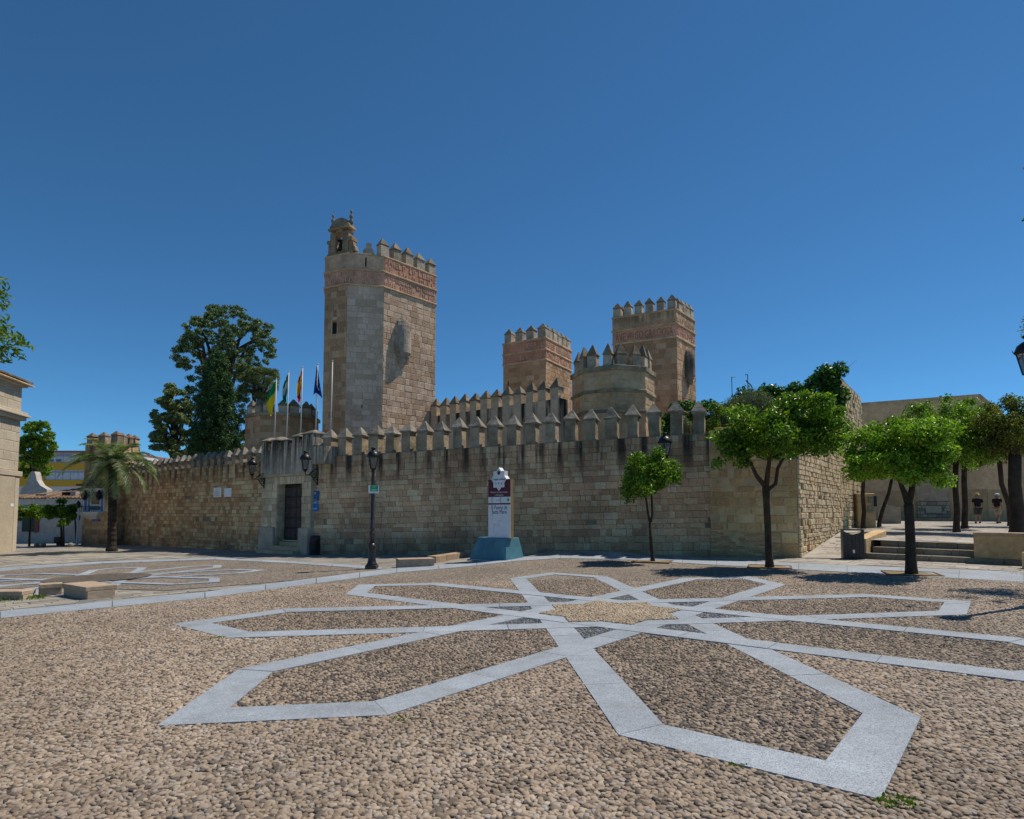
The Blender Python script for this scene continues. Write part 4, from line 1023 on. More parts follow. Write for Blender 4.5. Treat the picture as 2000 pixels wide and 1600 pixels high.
# cross wall carrying the ivy
XA, XB = SB + V2((-6.9, 2.6)), SB + V2((-0.03, 0.03))
cross = thing('ivy_wall', (*((XA + XB) / 2), 0), 'dark cross wall almost hidden by ivy above the rubble wall', 'wall')
d_ = (XB - XA).normalized(); q_ = [XA, XB, XB + V2((-d_.y, d_.x)) * .5, XA + V2((-d_.y, d_.x)) * .5]
m = MB(); m.prism([tuple(p) for p in q_], 0.5, lambda x, y: 5.6 + 1.2 * max(0, min(1, (Vector((x, y)) - XA).dot(d_) / (XB - XA).length))); m.build('core', M_rub, cross)
ledge_ = thing('garden_wall', (7.9, 21.6, 0), 'short pale stone wall stub showing left of the larger orange tree crown', 'wall')
m = MB(); m.box(0, 1.5, 0, 0.35, 3.9, 4.62, frame((7.2, 21.9), (0.92, -0.4))); bevel(m.build('coping', M_rub, ledge_), 0.02)

# ================================================================== corner tower with the shrine
CT = [V2(p) for p in ((-26.6, 38.3), (-24.25, 37.75), (-24.35, 40.2), (-26.5, 40.8))]
yc = lambda y: W(195, y, 38.0).z
ctow = thing('corner_tower', (-25.2, 39, 0), 'corner tower with rounded caps behind the palm tree', 'tower')
tower_body(ctow, CT, -0.9, yc(868), [(0, 1), (1, 2)], M_wall_l, M_mortar_brown, 0.28, 0.42, 300, limit=200)
M_ccap = stone('brown_cap_stone', [(0.20, 0.14, 0.10), (0.25, 0.18, 0.13), (0.29, 0.22, 0.165)], grain=6, patch=1.2, bump=0.6)
tower_merlons(ctow, CT[0], CT[1], yc(868), 3, 0.46, 0.4, 0.5, 0.3, 0.24, 0.26, 0.3, 0.03, (M_merlon, M_ccap)); tower_merlons(ctow, CT[1], CT[2], yc(868), 3, 0.46, 0.4, 0.5, 0.3, 0.24, 0.9, 0.25, 0.03, (M_merlon, M_ccap)); tower_merlons(ctow, CT[3], CT[0], yc(868), 2, 0.46, 0.4, 0.5, 0.26, 0.24, 0.3, 0.9, 0.03, (M_merlon, M_ccap)); tower_merlons(ctow, CT[2], CT[3], yc(868), 2, 0.46, 0.4, 0.5, 0.26, 0.24, 0.3, 0.6, 0.03, (M_merlon, M_ccap))
cd_ = (CT[1] - CT[0]).normalized(); CM = frame(CT[0], cd_); CN = Vector((cd_.y, -cd_.x))
cs = lambda px: s_at(px, CT[0], cd_)
shr = thing('wall_shrine', (*(CT[0] + cd_ * 1.1), yc(1010)), 'blue and white shrine niche with railing and lanterns on the corner tower', 'shrine')
M_sblue = plain('shrine_blue_tile', (0.10, 0.16, 0.42), 0.4, var=0.2, scale=20); M_steal = plain('shrine_teal_tile', (0.03, 0.16, 0.22), 0.4, var=0.2, scale=20)
M_swhite = plain('shrine_white', (0.62, 0.61, 0.58), 0.7, var=0.1); M_sframe = plain('shrine_gilt_panel', (0.20, 0.14, 0.075), 0.6, var=0.3, scale=10)
x0, x1 = cs(165), cs(206.5)
m = MB(); m.box(x0, x1, -0.10, 0.0, yc(1001), yc(957), CM); m.build('backing', M_swhite, shr)
for (a, b) in ((168, 173), (175.5, 178.5), (201, 204.5)):
    m = MB(); m.box(cs(a), cs(b), -0.115, -0.10, yc(999), yc(959), CM); m.build('blue_pilaster', M_sblue, shr)
m = MB(); m.box(cs(179.5), cs(200), -0.13, -0.10, yc(987.5), yc(959.5), CM); m.build('picture_frame', M_swhite, shr)
m = MB(); m.box(cs(182.5), cs(198), -0.137, -0.13, yc(985), yc(960.5), CM); m.build('picture', M_sframe, shr)
m = MB(); m.box(cs(186), cs(194.5), -0.142, -0.137, yc(982), yc(963), CM); m.build('picture_image', plain('faded_image', (0.28, 0.22, 0.14), 0.7, var=0.4, scale=12), shr)
m = MB(); m.box(cs(179.5), cs(200), -0.125, -0.10, yc(996), yc(989), CM); m.build('teal_panel', M_steal, shr)
m = MB(); m.box(x0 - 0.05, x1 + 0.05, -0.22, 0.0, yc(957), yc(954), CM); m.build('cornice', M_swhite, shr)
m = MB(); m.box(x0 - 0.2, x1 + 0.2, -0.45, 0.0, yc(949), yc(945.5), CM); m.build('slate_hood', plain('dark_slate', (0.06, 0.055, 0.05), 0.8, var=0.3, scale=8), shr)
rg = []
for (f, y_, dp) in ((0.22, 1014.5, 0.12), (0.45, 1014, 0.16), (0.55, 1010, 0.3), (0.8, 1006, 0.42), (1.0, 1002, 0.52), (1.0, 1000, 0.52)):
    mid_, hw_ = (x0 + x1) / 2, (x1 - x0) / 2 * f; rg.append([CM @ Vector((x, y, yc(y_))) for x, y in ((mid_ - hw_, -dp), (mid_ + hw_, -dp), (mid_ + hw_, 0), (mid_ - hw_, 0))])
m = MB(); m.loft(rg); m.build('balcony_corbel', M_swhite, shr)
m = MB(); m.box(cs(184), cs(198), -0.13, 0, yc(1018), yc(1014.6), CM); m.build('blue_base', M_sblue, shr)
for i in range(11):
    x = x0 + 0.03 + (x1 - x0 - 0.06) * i / 10; m = MB(); m.tube([CM @ Vector((x, -0.48, yc(1000))), CM @ Vector((x, -0.48, yc(990)))], 0.012, 5); m.build('baluster', M_iron, shr)
m = MB(); m.tube([CM @ Vector((x0, -0.48, yc(989.5))), CM @ Vector((x1, -0.48, yc(989.5)))], 0.018, 6); m.build('handrail', M_iron, shr)
for px in (173.5, 201.5):
    m = MB(); m.lathe([(.03, .62), (.09, .55), (.17, .42), (.2, .3), (.14, .12), (.05, .04), (.02, 0)], n=8, M=CM @ Matrix.Translation((cs(px), -0.3, yc(977.5)))); m.build('lantern', M_iron, shr)
    m = MB(); m.tube([CM @ Vector((cs(px), -0.1, yc(957.5))), CM @ Vector((cs(px), -0.3, yc(958))), CM @ Vector((cs(px), -0.3, yc(960)))], 0.012, 5); m.build('lantern_hook', M_iron, shr)

# ================================================================== street furniture
def lantern_head(root, M, s=1.0, flare=True):
    """four-sided street lantern, foot at the origin of M"""
    m = MB()
    for i in range(4):
        a = math.pi / 4 + i * math.pi / 2; b = a + math.pi / 2
        p = lambda r, an, z: M @ Vector((r * s * math.cos(an), r * s * math.sin(an), z * s))
        m.tube([p(.12, a, .06), p(.215, a, .50)], 0.014 * s, 5)
        m.tube([p(.215, a, .50), p(.215, b, .50)], 0.016 * s, 5); m.tube([p(.12, a, .06), p(.12, b, .06)], 0.014 * s, 5)
        if flare: m.tube([p(.22, a, .50), p(.26, a, .53), p(.28, a, .58)], [0.014 * s, 0.011 * s, 0.004 * s], 5)
    m.lathe([(.03, -.06), (.06, 0), (.1, .03), (.12, .06)], n=8, M=M @ Matrix.Diagonal((s, s, s, 1)))
    cage = m.build('lantern_cage', M_iron, root)
    m = MB(); m.loft([[M @ Vector((r * s * math.cos(math.pi / 4 + i * math.pi / 2), r * s * math.sin(math.pi / 4 + i * math.pi / 2), z * s)) for i in range(4)] for r, z in ((.11, .065), (.205, .495))]); m.build('glass', M_glass, cage)
    m = MB(); m.lathe([(.24, .5), (.25, .53), (.22, .6), (.2, .66), (.13, .72), (.07, .75), (.06, .79), (.09, .82), (.1, .86), (.05, .88)], n=12, M=M @ Matrix.Diagonal((s, s, s, 1))); m.build('lantern_roof', M_iron, cage, True)
M_post = NT('cast_iron_paint'); M_post.bump(M_post.noise(40, 3), 0.15, 0.005); M_post.bsdf.inputs['Specular IOR Level'].default_value = 0.5
M_post = M_post.done(M_post.mix(M_post.mrange(M_post.noise(5, 4), 0.4, 0.7), (0.014, 0.014, 0.018), (0.035, 0.033, 0.036)), 0.38)
def lamp_post(label, px, py, height):
    b = G(px, py); root = thing('lamp_post', b, label, 'lamp', 'cast iron lamp posts'); M = Matrix.Translation(b); k = (height - 0.86) / 2.7
    m = MB(); m.box(-.165, .165, -.165, .165, -0.05, .13, M); bevel(m.build('plinth', M_post, root), 0.015)
    m = MB(); m.lathe([(.16, .13), (.15, .17), (.13, .2), (.115, .28), (.11, .5), (.11, .62), (.13, .66), (.13, .69), (.09, .73), (.082, .76)], n=16, M=M); m.build('base', M_post, root, True)
    m = MB(); m.lathe([(.078, .76), (.07, 1.02), (.085, 1.04), (.085, 1.07), (.066, 1.09), (.062, 1.16), (.075, 1.18), (.075, 1.21), (.055, 1.24)] + [(.055, 1.3 + (2.35 - 1.3) * k), (.05, .15 + 2.35 * k), (.065, .17 + 2.35 * k), (.065, .2 + 2.35 * k), (.05, .23 + 2.35 * k), (.045, height - 0.78), (.065, height - 0.75), (.03, height - 0.72)], n=14, M=M); m.build('shaft', M_post, root, True)
    lantern_head(root, Matrix.Translation(b + Vector((0, 0, height - 0.7))) @ Matrix.Rotation(R(20), 4, 'Z'), 0.78)
    return root, b
lp, lb = lamp_post('black cast iron lamp post with a green board, in front of the castle wall', 726, 1112, 3.62)
M_green = NT('green_gradient_board'); _u = M_green.sep()[0]
M_green = M_green.done(M_green.ramp(M_green.mrange(_u, lb.x - 0.3, lb.x + 0.33), [(0.0, (0.12, 0.42, 0.05)), (0.5, (0.02, 0.35, 0.16)), (1.0, (0.0, 0.22, 0.35))]), 0.5)
zb_ = lambda y: W(730, y, lb.y - 0.1).z
brd = thing('lamp_board', (lb.x, lb.y - 0.09, zb_(963)), 'small green and white board strapped to the lamp post', 'sign')
xb = lambda x: W(x, 955, lb.y - 0.1).x
m = MB(); m.box(xb(719.5), xb(739), lb.y - 0.095, lb.y - 0.075, zb_(963.5), zb_(948)); m.build('panel', M_white, brd)
m = MB(); m.box(xb(723), xb(738.6), lb.y - 0.099, lb.y - 0.096, zb_(960), zb_(948.3)); m.build('green_print', M_green, brd)
m = MB(); m.add([(xb(727.5), lb.y - 0.1005, zb_(949.5)), (xb(734.5), lb.y - 0.1005, zb_(949.5)), (xb(731), lb.y - 0.1005, zb_(953.5))], [(0, 2, 1)]); m.build('emblem', plain('pale_green_print', (0.25, 0.55, 0.2), 0.5), brd)
m = MB(); m.box(xb(725.5), xb(736), lb.y - 0.1005, lb.y - 0.0995, zb_(957.6), zb_(956.4)); m.build('print_line', M_white, brd)
lamp_post('taller black lamp post cut off by the right edge of the picture', 2036, 1184, 4.32)

def wall_lantern(label, px, py, a, d, side, Yoff=0.0):
    """bracket lantern: px,py = foot of the bracket plate on the wall line a,d"""
    a, d = V2(a), V2(d).normalized(); sx = s_at(px, a, d); q = a + d * sx; n = Vector((d.y, -d.x)); z = W(px, py, q.y).z
    root = thing('wall_lantern', (q.x, q.y, z), label, 'lantern', 'wall lanterns'); P = lambda o, u, h: Vector((q.x, q.y, z)) + Vector((n.x, n.y, 0)) * o + Vector((d.x, d.y, 0)) * u + Vector((0, 0, h))
    m = MB(); m.box(-.035, .035, -.055, .0, -0.05, .72, frame(q, d, z)); bevel(m.build('bracket_plate', M_iron, root), 0.01)
    m = MB(); o = 0.62
    m.tube([P(.05, 0, .62), P(.2, 0, .60), P(.34, 0, .48), P(.46, 0, .36), P(.58, 0, .36), P(o, 0, .44), P(o, 0, .52)], .022, 6)
    m.tube([P(.05, 0, .05), P(.14, 0, .1), P(.22, 0, .2), P(.3, 0, .32), P(.42, 0, .38)], .018, 6)
    ring = [P(.2 + .12 * math.cos(t), 0, .4 + .12 * math.sin(t)) for t in [i * math.pi / 8 for i in range(17)]]; m.tube(ring, .016, 5)
    ring = [P(.13 + .06 * math.cos(t), 0, .22 + .06 * math.sin(t)) for t in [i * math.pi / 6 for i in range(13)]]; m.tube(ring, .014, 5)
    ring = [P(.2 + .045 * math.cos(t), 0, .4 + .045 * math.sin(t)) for t in [i * math.pi / 6 for i in range(13)]]; m.tube(ring, .02, 5)
    m.build('scroll_bracket', M_iron, root)
    lantern_head(root, Matrix.Translation(P(o, 0, .53)) @ Matrix.Rotation(R(25), 4, 'Z'), 0.92)
wall_lantern('black bracket lantern on the wall left of the castle door', 516, 952, GA, Gd, -1)
wall_lantern('black bracket lantern on the wall right of the castle door', 620.5, 946, GA, Gd, 1)
wall_lantern('black bracket lantern half hidden behind the small orange tree', 1304, 925, WA, Wd, 1)
wall_lantern('black bracket lantern on the rough side wall beside the ramp', 1672, 905, SA, SD, 1)

# litter bin by the door
bb = G(614.5, 1084); b0 = thing('litter_bin', bb, 'small black oval litter bin right of the castle door', 'bin')
m = MB(); m.lathe([(.2, 0), (.215, .03), (.215, .6), (.225, .62), (.225, .66)], n=20, M=Matrix.Translation(bb)); m.build('body', M_post, b0, True)
m = MB(); m.lathe([(.228, .66), (.21, .67), (.215, .76), (.19, .79), (.05, .8)], n=20, M=Matrix.Translation(bb)); m.build('lid', M_post, b0, True)
# bin on the right
bb = G(1666, 1092.5); b1 = thing('litter_bin', bb, 'dark grey timber-sided litter bin with arched handle beside the steps', 'bin')
M_bin = plain('dark_brown_bin_board', (0.055, 0.05, 0.047), 0.6, var=0.3, scale=14, bump=0.3)
BM = frame(bb, (0.94, -0.34), bb.z); BW2, BD = 0.29, 0.2
for i in range(5):
    a, b = -BW2 + 0.03 + (2 * BW2 - 0.06) * i / 5, -BW2 + 0.03 + (2 * BW2 - 0.06) * (i + 1) / 5
    m = MB(); m.box(a + .004, b - .004, -BD, -BD + 0.025, 0.03, 0.74, BM); m.build('board', M_bin, b1)
m = MB(); m.box(-BW2 + 0.03, BW2 - 0.03, -BD + 0.026, BD, 0.04, 0.72, BM); m.build('body', M_bin, b1)
m = MB(); m.box(-BW2, -BW2 + 0.03, -BD - 0.01, BD + 0.01, 0.0, 0.92, BM); m.box(BW2 - 0.03, BW2, -BD - 0.01, BD + 0.01, 0.0, 0.92, BM); m.box(-BW2 + 0.03, BW2 - 0.03, -BD, BD, 0.885, 0.92, BM); m.build('frame', plain('grey_steel', (0.07, 0.07, 0.075), 0.5, 0.4), b1)
m = MB(); n = 12; arc = [(-BW2 + 0.03 + (2 * BW2 - 0.06) * i / n, 0.86 - 0.10 * math.sin(math.pi * i / n)) for i in range(n + 1)] + [(BW2 - 0.03, 0.74), (-BW2 + 0.03, 0.74)]
m.loft([[BM @ Vector((x, -BD, z)) for x, z in arc], [BM @ Vector((x, -BD + 0.02, z)) for x, z in arc]]); m.build('arched_panel', M_bin, b1)
m = MB(); m.box(-.03, .03, -BD - 0.003, -BD - 0.001, 0.2, 0.3, BM); m.build('sticker', M_white, b1)

# low stone benches
M_bench = stone('bench_stone', [(0.38, 0.29, 0.215), (0.42, 0.335, 0.255), (0.44, 0.36, 0.29)], grain=8, patch=1.6, bump=0.4, var=(0.7, 1.1))
def bench(label, pieces):
    c = sum((V2(p[0]) + V2(p[1]) for p in pieces), Vector((0, 0))) / (2 * len(pieces)); root = thing('stone_bench', (*c, float(gz(c.x, c.y))), label, 'bench', 'low stone benches')
    for k, (a, b, depth, h) in enumerate(pieces):
        a, b = V2(a), V2(b); z = min(float(gz(*a)), float(gz(*b))); d = (b - a).normalized(); L = (b - a).length; n = max(1, round(L / 1.3))
        for i in range(n):
            m = MB(); m.box(L * i / n + .004, L * (i + 1) / n - .004, 0.02, depth - 0.02, -0.05, h - 0.09, frame(a, d, z)); bevel(m.build('block', M_bench, root), 0.012, 2)
            m = MB(); m.box(L * i / n + .003, L * (i + 1) / n - .003, -0.015 - 0.002 * k, depth + 0.012, h - 0.09, h + 0.001 * k, frame(a, d, z)); bevel(m.build('seat_slab', M_bench, root), 0.012, 2)
bench('low stone bench cut off by the left edge of the picture', [(gp(-70, 1176), gp(44, 1172.5), 0.4, 0.2)])
bench('L-shaped low stone bench on the paving at far left', [(gp(74, 1167.5), gp(121, 1164), 0.3, 0.27), (gp(121, 1165), gp(168, 1172.5), 0.55, 0.272)])
bench('sunlit low stone bench just right of the lamp post', [(gp(778, 1110.5), gp(849, 1107), 0.5, 0.27)])
def low_wall(label, name, pts, depth, h, cat):
    root = thing(name, (*V2(pts[0]), float(gz(*pts[0]))), label, cat)
    for a, b in zip(pts, pts[1:]):
        a, b = V2(a), V2(b); L = (b - a).length; n = max(1, round(L / 0.9)); z = (float(gz(*a)) + float(gz(*b))) / 2
        for i in range(n): m = MB(); m.box(L * i / n + .005, L * (i + 1) / n - .005, 0, depth, -0.12, h + 0.004 * (i % 3), frame(a, b - a, z)); bevel(m.build('kerb_block', M_bench, root), 0.015, 2)
low_wall('low kerb of stone blocks running from the bench to behind the sign', 'kerb_wall', [gp(851, 1100), gp(912, 1088.5), gp(985, 1083)], 0.32, 0.2, 'kerb')
low_wall('low broken kerb in the shade right of the teal plinth', 'kerb_wall', [gp(1022, 1082.5), gp(1050, 1080.5), gp(1106, 1076)], 0.3, 0.17, 'kerb')

# town sign on its teal plinth
c0, c1, c2 = G(917, 1094), G(988, 1096.5), G(1017, 1091)
sgd = V2((c1 - c0)).normalized(); sgn = Vector((-sgd.y, sgd.x)); sl = (c1 - c0).length; sz = c0.z
SM = frame(V2(c0), sgd, sz); dp = 0.95
M_teal = NT('teal_painted_concrete'); _f = M_teal.mrange(M_teal.noise(3, 5), 0.3, 0.7, 0.8, 1.15); _cc = M_teal.mix(1.0, (0.075, 0.21, 0.27), _f, 'MULTIPLY')
_sc = M_teal.mrange(M_teal.noise(9, 6, stretch=(1, 1, 0.4)), 0.64, 0.72, 0, 0.5); M_teal.bump(M_teal.noise(30, 4), 0.2, 0.01); M_teal = M_teal.done(M_teal.mix(_sc, _cc, (0.28, 0.36, 0.38)), 0.6)
sign = thing('town_sign', (*(V2(c0) + sgd * sl / 2), sz), 'tall white and maroon town sign monolith on a flared teal plinth', 'sign')
hP = W(950, 1049, V2(c0).y + 0.1).z - sz
rgs = []
for z, e in ((-0.05, 0.0), (0.07, 0.0), (hP, 0.2)):
    rgs.append([SM @ Vector((x, y, z)) for x, y in ((e, e), (sl - e * 0.35, e * 0.35), (sl - e * 0.35, dp - e), (e, dp - e))])
m = MB(); m.loft(rgs); bevel(m.build('plinth', M_teal, sign), 0.012)
m = MB(); m.box(-0.06, sl + 0.05, -0.05, dp + 0.03, -0.06, 0.045, SM); m.build('foot_slab', plain('pale_concrete', (0.42, 0.43, 0.43), 0.8), sign)
su = lambda px: (px - 917) / (988 - 917) * sl
Ysg = V2(SM @ Vector((sl / 2, 0.22, 0))).y
zz_ = lambda y: W(966, y, Ysg).z - sz
ua, ub, yf, yb = su(946) + .02, su(989) - .0, 0.2, 0.36
M_board = plain('sign_white_panel', (0.66, 0.68, 0.72), 0.45, var=0.06); M_maroon = plain('sign_maroon', (0.085, 0.012, 0.03), 0.45, var=0.1); M_gold = plain('sign_edge_olive', (0.24, 0.19, 0.10), 0.6)
m = MB(); m.box(ua, ub, yf, yb, hP - .02, zz_(937), SM); m.build('panel', M_gold, sign)
m = MB(); m.box(ua, ub, yf - .012, yf, hP + .005, zz_(986), SM); m.build('white_face', M_board, sign)
m = MB(); m.box(ua, ub, yf - .012, yf, zz_(986) + .001, zz_(983), SM); m.build('maroon_line', M_maroon, sign)
m = MB(); m.box(ua, ub, yf - .012, yf, zz_(983) + .001, zz_(971) - .001, SM); m.build('logo_strip', M_board, sign)
m = MB(); m.box(ua, ub, yf - .012, yf, zz_(971), zz_(937), SM); m.build('maroon_face', M_maroon, sign)
uc = (ua + ub) / 2; zc = (zz_(914.5) + zz_(959.5)) / 2; rs_ = (zz_(914.5) - zz_(959.5)) / 2
star_p = []
for i in range(16):
    r__ = rs_ if i % 2 == 0 else rs_ * 0.765; a = math.pi / 2 + i * math.pi / 8; star_p.append((uc + r__ * 0.86 * math.cos(a), zc + r__ * math.sin(a)))
m = MB(); m.loft([[SM @ Vector((x, yf - .03, z)) for x, z in star_p[::-1]], [SM @ Vector((x, yb - .01, z)) for x, z in star_p[::-1]]]); m.build('star_crest', M_board, sign)
M_ink = plain('sign_ink', (0.04, 0.045, 0.05), 0.6)
def sign_text(name, body, size, y, mat, squash=1.0, off=.031, du=0.0, al='CENTER'):
    q = SM @ Vector((uc + du, yf - off, 0)); text_mesh(name, body, size, facing(V2(q), sgd, sz + zz_(y)), mat, sign, 0.002, al, squash)
sun_p = []
for i in range(16): a = i * math.pi / 8; r__ = 0.05 if i % 2 else 0.09; sun_p.append((uc + r__ * math.cos(a), zz_(924.5) + r__ * math.sin(a)))
m = MB(); m.loft([[SM @ Vector((x, yf - .034, z)) for x, z in sun_p[::-1]], [SM @ Vector((x, yf - .03, z)) for x, z in sun_p[::-1]]]); m.build('sun_emblem', M_ink, sign)
sign_text('lettering', 'El legado andalusí', 0.1, 938.8, M_ink, 0.78, .032)
for k in (-1, 0, 1):
    m = MB(); m.box(uc + k * 0.12 - .012, uc + k * 0.12 + .015, yf - .033, yf - .03, zz_(947), zz_(943 + abs(k)), SM); m.build('small_mark', M_ink, sign)
sign_text('lettering', 'Ruta de los Almorávides', 0.09, 963.5, plain('sign_pale_ink', (0.6, 0.55, 0.55), 0.6), 0.82, .0135); sign_text('lettering', 'y Almohades', 0.09, 969, bpy.data.materials['sign_pale_ink'], 0.82, .0135)
m = MB(); m.lathe([(.0, 0), (.045, .0), (.045, .004), (.0, .004)], n=14, M=facing(V2(SM @ Vector((ub - .085, yf - .0125, 0))), sgd, sz + zz_(976.8)) @ Matrix.Diagonal((0.85, 1.2, 1, 1))); m.build('green_logo', plain('green_logo', (0.0, 0.26, 0.11), 0.5), sign)
M_gy = plain('sign_grey_ink', (0.42, 0.42, 0.42), 0.6)
for u_ in (0.16, 0.53): m = MB(); m.box(ua + u_ - .025, ua + u_ + .025, yf - .0145, yf - .0125, zz_(982), zz_(972), SM); m.build('logo_block', M_gy, sign)
sign_text('lettering', 'Andalucía', 0.06, 978.3, M_gy, 0.8, .0135, -0.02)
sign_text('lettering', 'El Puerto de', 0.185, 995, M_ink, 0.74, .0135); sign_text('lettering', 'Santa María', 0.185, 1003.6, M_ink, 0.74, .0135)
for (u0, u1, v0, v1) in ((.18, .185, 1012, 1024), (.17, .52, 1025, 1025.6), (.24, .245, 1027, 1040), (.43, .436, 1018, 1043), (.45, .63, 1016.5, 1017.1), (.28, .36, 1023.6, 1025), (.14, .155, 1004, 1007), (.17, .19, 1006, 1008)):
    m = MB(); m.box(ua + u0, ua + u1, yf - .0135, yf - .0122, zz_(v1), zz_(v0), SM); m.build('map_line', M_gy, sign)

# flags behind the gate parapet
M_pole = plain('white_pole_paint', (0.46, 0.44, 0.41), 0.45, var=0.06)
def stripes(name, stops):
    t = NT(name); u = t.n.new('ShaderNodeUVMap').outputs[0]; s_ = t.sep(u); c = t.ramp(s_[1], stops, 'CONSTANT'); 
    t.bump(t.noise(30, 2), 0.1, 0.01); return t.done(c, 0.8)
def flag_mat_eu():
    t = NT('blue_star_flag'); u = t.n.new('ShaderNodeUVMap').outputs[0]; s_ = t.sep(u)
    k = None
    for i in range(12):
        a = i * math.pi / 6; dx = t.math('MULTIPLY', t.math('SUBTRACT', s_[0], 0.5 + 0.2 * math.cos(a)), 1.5); dy = t.math('SUBTRACT', s_[1], 0.5 + 0.3 * math.sin(a))
        d2 = t.math('LESS_THAN', t.math('ADD', t.math('MULTIPLY', dx, dx), t.math('MULTIPLY', dy, dy)), 0.0026); k = d2 if k is None else t.math('MAXIMUM', k, d2)
    return t.done(t.mix(k, (0.004, 0.03, 0.22), (0.75, 0.7, 0.3)), 0.8)
flags = [(540, 741, 'white flagpole at the left end of the row behind the gate', 'drooping green and yellow flag on the leftmost flagpole', stripes('green_yellow_flag', [(0, (0.70, 0.50, 0.01)), (0.5, (0.0, 0.22, 0.07))])),
         (564, 727, 'white flagpole second from the left behind the gate', 'drooping green, white and green striped flag', stripes('green_white_flag', [(0, (0.0, 0.16, 0.08)), (0.34, (0.5, 0.55, 0.5)), (0.66, (0.0, 0.16, 0.08))])),
         (591, 719, 'white flagpole in the middle of the row behind the gate', 'drooping red, yellow and red striped flag', stripes('red_yellow_flag', [(0, (0.45, 0.01, 0.02)), (0.25, (0.75, 0.42, 0.01)), (0.75, (0.45, 0.01, 0.02))])),
         (620.5, 713, 'white flagpole second from the right behind the gate', 'drooping blue flag with a ring of pale stars', flag_mat_eu()),
         (649.5, 707, 'white flagpole without a flag at the right end of the row', None, None)]
for i, (px, py, lab, flab, mt) in enumerate(flags):
    Y_ = 29.6 - 0.62 * i; top = W(px, py, Y_); bot = Vector((top.x - 0.045, top.y, 4.0)); pole = thing('flagpole', bot, lab, 'flagpole', 'flagpoles behind the gate')
    m = MB(); m.tube([bot, top], [0.034, 0.026], 8); m.build('pole', M_pole, pole, True)
    m = MB(); m.lathe([(.02, 0), (.035, .03), (.03, .06), (.005, .08)], n=8, M=Matrix.Translation(top)); m.build('finial', M_pole, pole, True)
    if mt is None: continue
    fl = thing('flag', top - Vector((0, 0, 1.4)), flab, 'flag', 'drooping flags'); r = random.Random(40 + i)
    nu, nv = 14, 18; me = bpy.data.meshes.new('cloth'); vs, uvs, fs = [], [], []
    side_ = -1 if i != 3 else 1; reach = (0.42, 0.22, 0.18, 0.26)[i]; Hh = (1.75, 1.55, 1.65, 1.5)[i]
    for a in range(nu + 1):
        for b in range(nv + 1):
            u, v = a / nu, b / nv       # u along the fly, v = 1 at the top of the hoist
            # limp cloth: the fly falls along the pole and gathers in folds
            x = side_ * reach * (u ** 1.1) * (0.32 + 0.68 * math.sin(math.pi * min(1, 0.12 + 0.8 * (1 - v)))) if i != 3 else (0.42 * (u - 0.3) * (0.25 + 0.75 * (1 - v)))
            y = 0.055 * math.sin(u * 9 + i) * (0.4 + u) - 0.03 * math.cos(5 * u + 3 * v)
            z = -0.06 - (1 - v) * Hh * 0.55 - u * Hh * 0.45 * (0.55 + 0.45 * (1 - v)) if i != 3 else -0.06 - (1 - v) * Hh * 0.82 - abs(u - 0.3) * 0.25 * Hh
            vs.append((top.x - 0.02 + x, top.y - 0.05 + y, top.z + z)); uvs.append((u, v))
    for a in range(nu):
        for b in range(nv): k = a * (nv + 1) + b; fs.append((k, k + nv + 1, k + nv + 2, k + 1))
    me.from_pydata(vs, [], fs); ul = me.uv_layers.new(); 
    for lo in me.loops: ul.data[lo.index].uv = uvs[lo.vertex_index]
    me.materials.append(mt); me.polygons.foreach_set('use_smooth', [True] * len(me.polygons)); link(bpy.data.objects.new('cloth', me), fl)

# aerials on far roofs
for px, y0, y1, lab in ((1429, 770, 736, 'thin bent roof aerial left of the ivy'), (1460, 768, 731, 'thin roof aerial with a small dish just left of the ivy')):
    a, b = W(px + 2, y0 + 30, 48), W(px, y1, 48); an = thing('aerial', a, lab, 'aerial'); m = MB(); m.tube([a, b], 0.03, 5); m.build('mast', M_iron, an)
    m = MB(); m.tube([b - Vector((0.02, 0, 0.05)), b + Vector((0.35 if px < 1450 else -0.2, 0, -0.02))], 0.025, 5); m.build('arm', M_iron, an)
    if px > 1450: m = MB(); m.tube([b + Vector((-.15, 0, -.5)), b + Vector((.25, 0, -.9)), b + Vector((.35, 0, -1.1))], 0.05, 5); m.build('crossbar', M_iron, an)

# ================================================================== the upper terrace on the right
def tz(x, y): return 0.72 + 0.018 * (y - 18.0)
e1, e2 = V2((0.645, -0.764)), V2((0.764, 0.645))
A0 = V2((10.72, 18.98))
M_tpave = plain('terrace_bed', (0.33, 0.31, 0.275), 0.9, var=0.2, scale=2)
RW1, RW2 = V2((9.2, 19.62)), V2((13.3, 25.1))
tpoly = [A0 + e2 * 0.72, A0 + e2 * 0.72 + e1 * 6.5, V2((30, 14)), V2((45, 40)), V2((20, 46)), SE + V2((0.05, 0.2)), RW2 + V2((0.1, 0)), V2((14.3, 23.9)), V2((12.85, 21.25))]
m = MB(); m.add([(p.x, p.y, tz(p.x, p.y)) for p in tpoly], [tuple(range(len(tpoly)))]); m.f = [tuple(range(len(tpoly)))]
terr = m.build('terrace', M_tpave); tag(terr, kind='structure')
flagstones(terr, [tuple(p) for p in tpoly], e1, (0.75, 0.42), 0.01, M_flag2, zf=tz, seed=9, limit=150)
def rz_(x, y):
    t = max(0, min(1, ((V2((x, y)) - V2((9.9, 19.3))).dot(V2((0.62, 0.785)))) / 6.4)); return 0.175 + t * 0.68
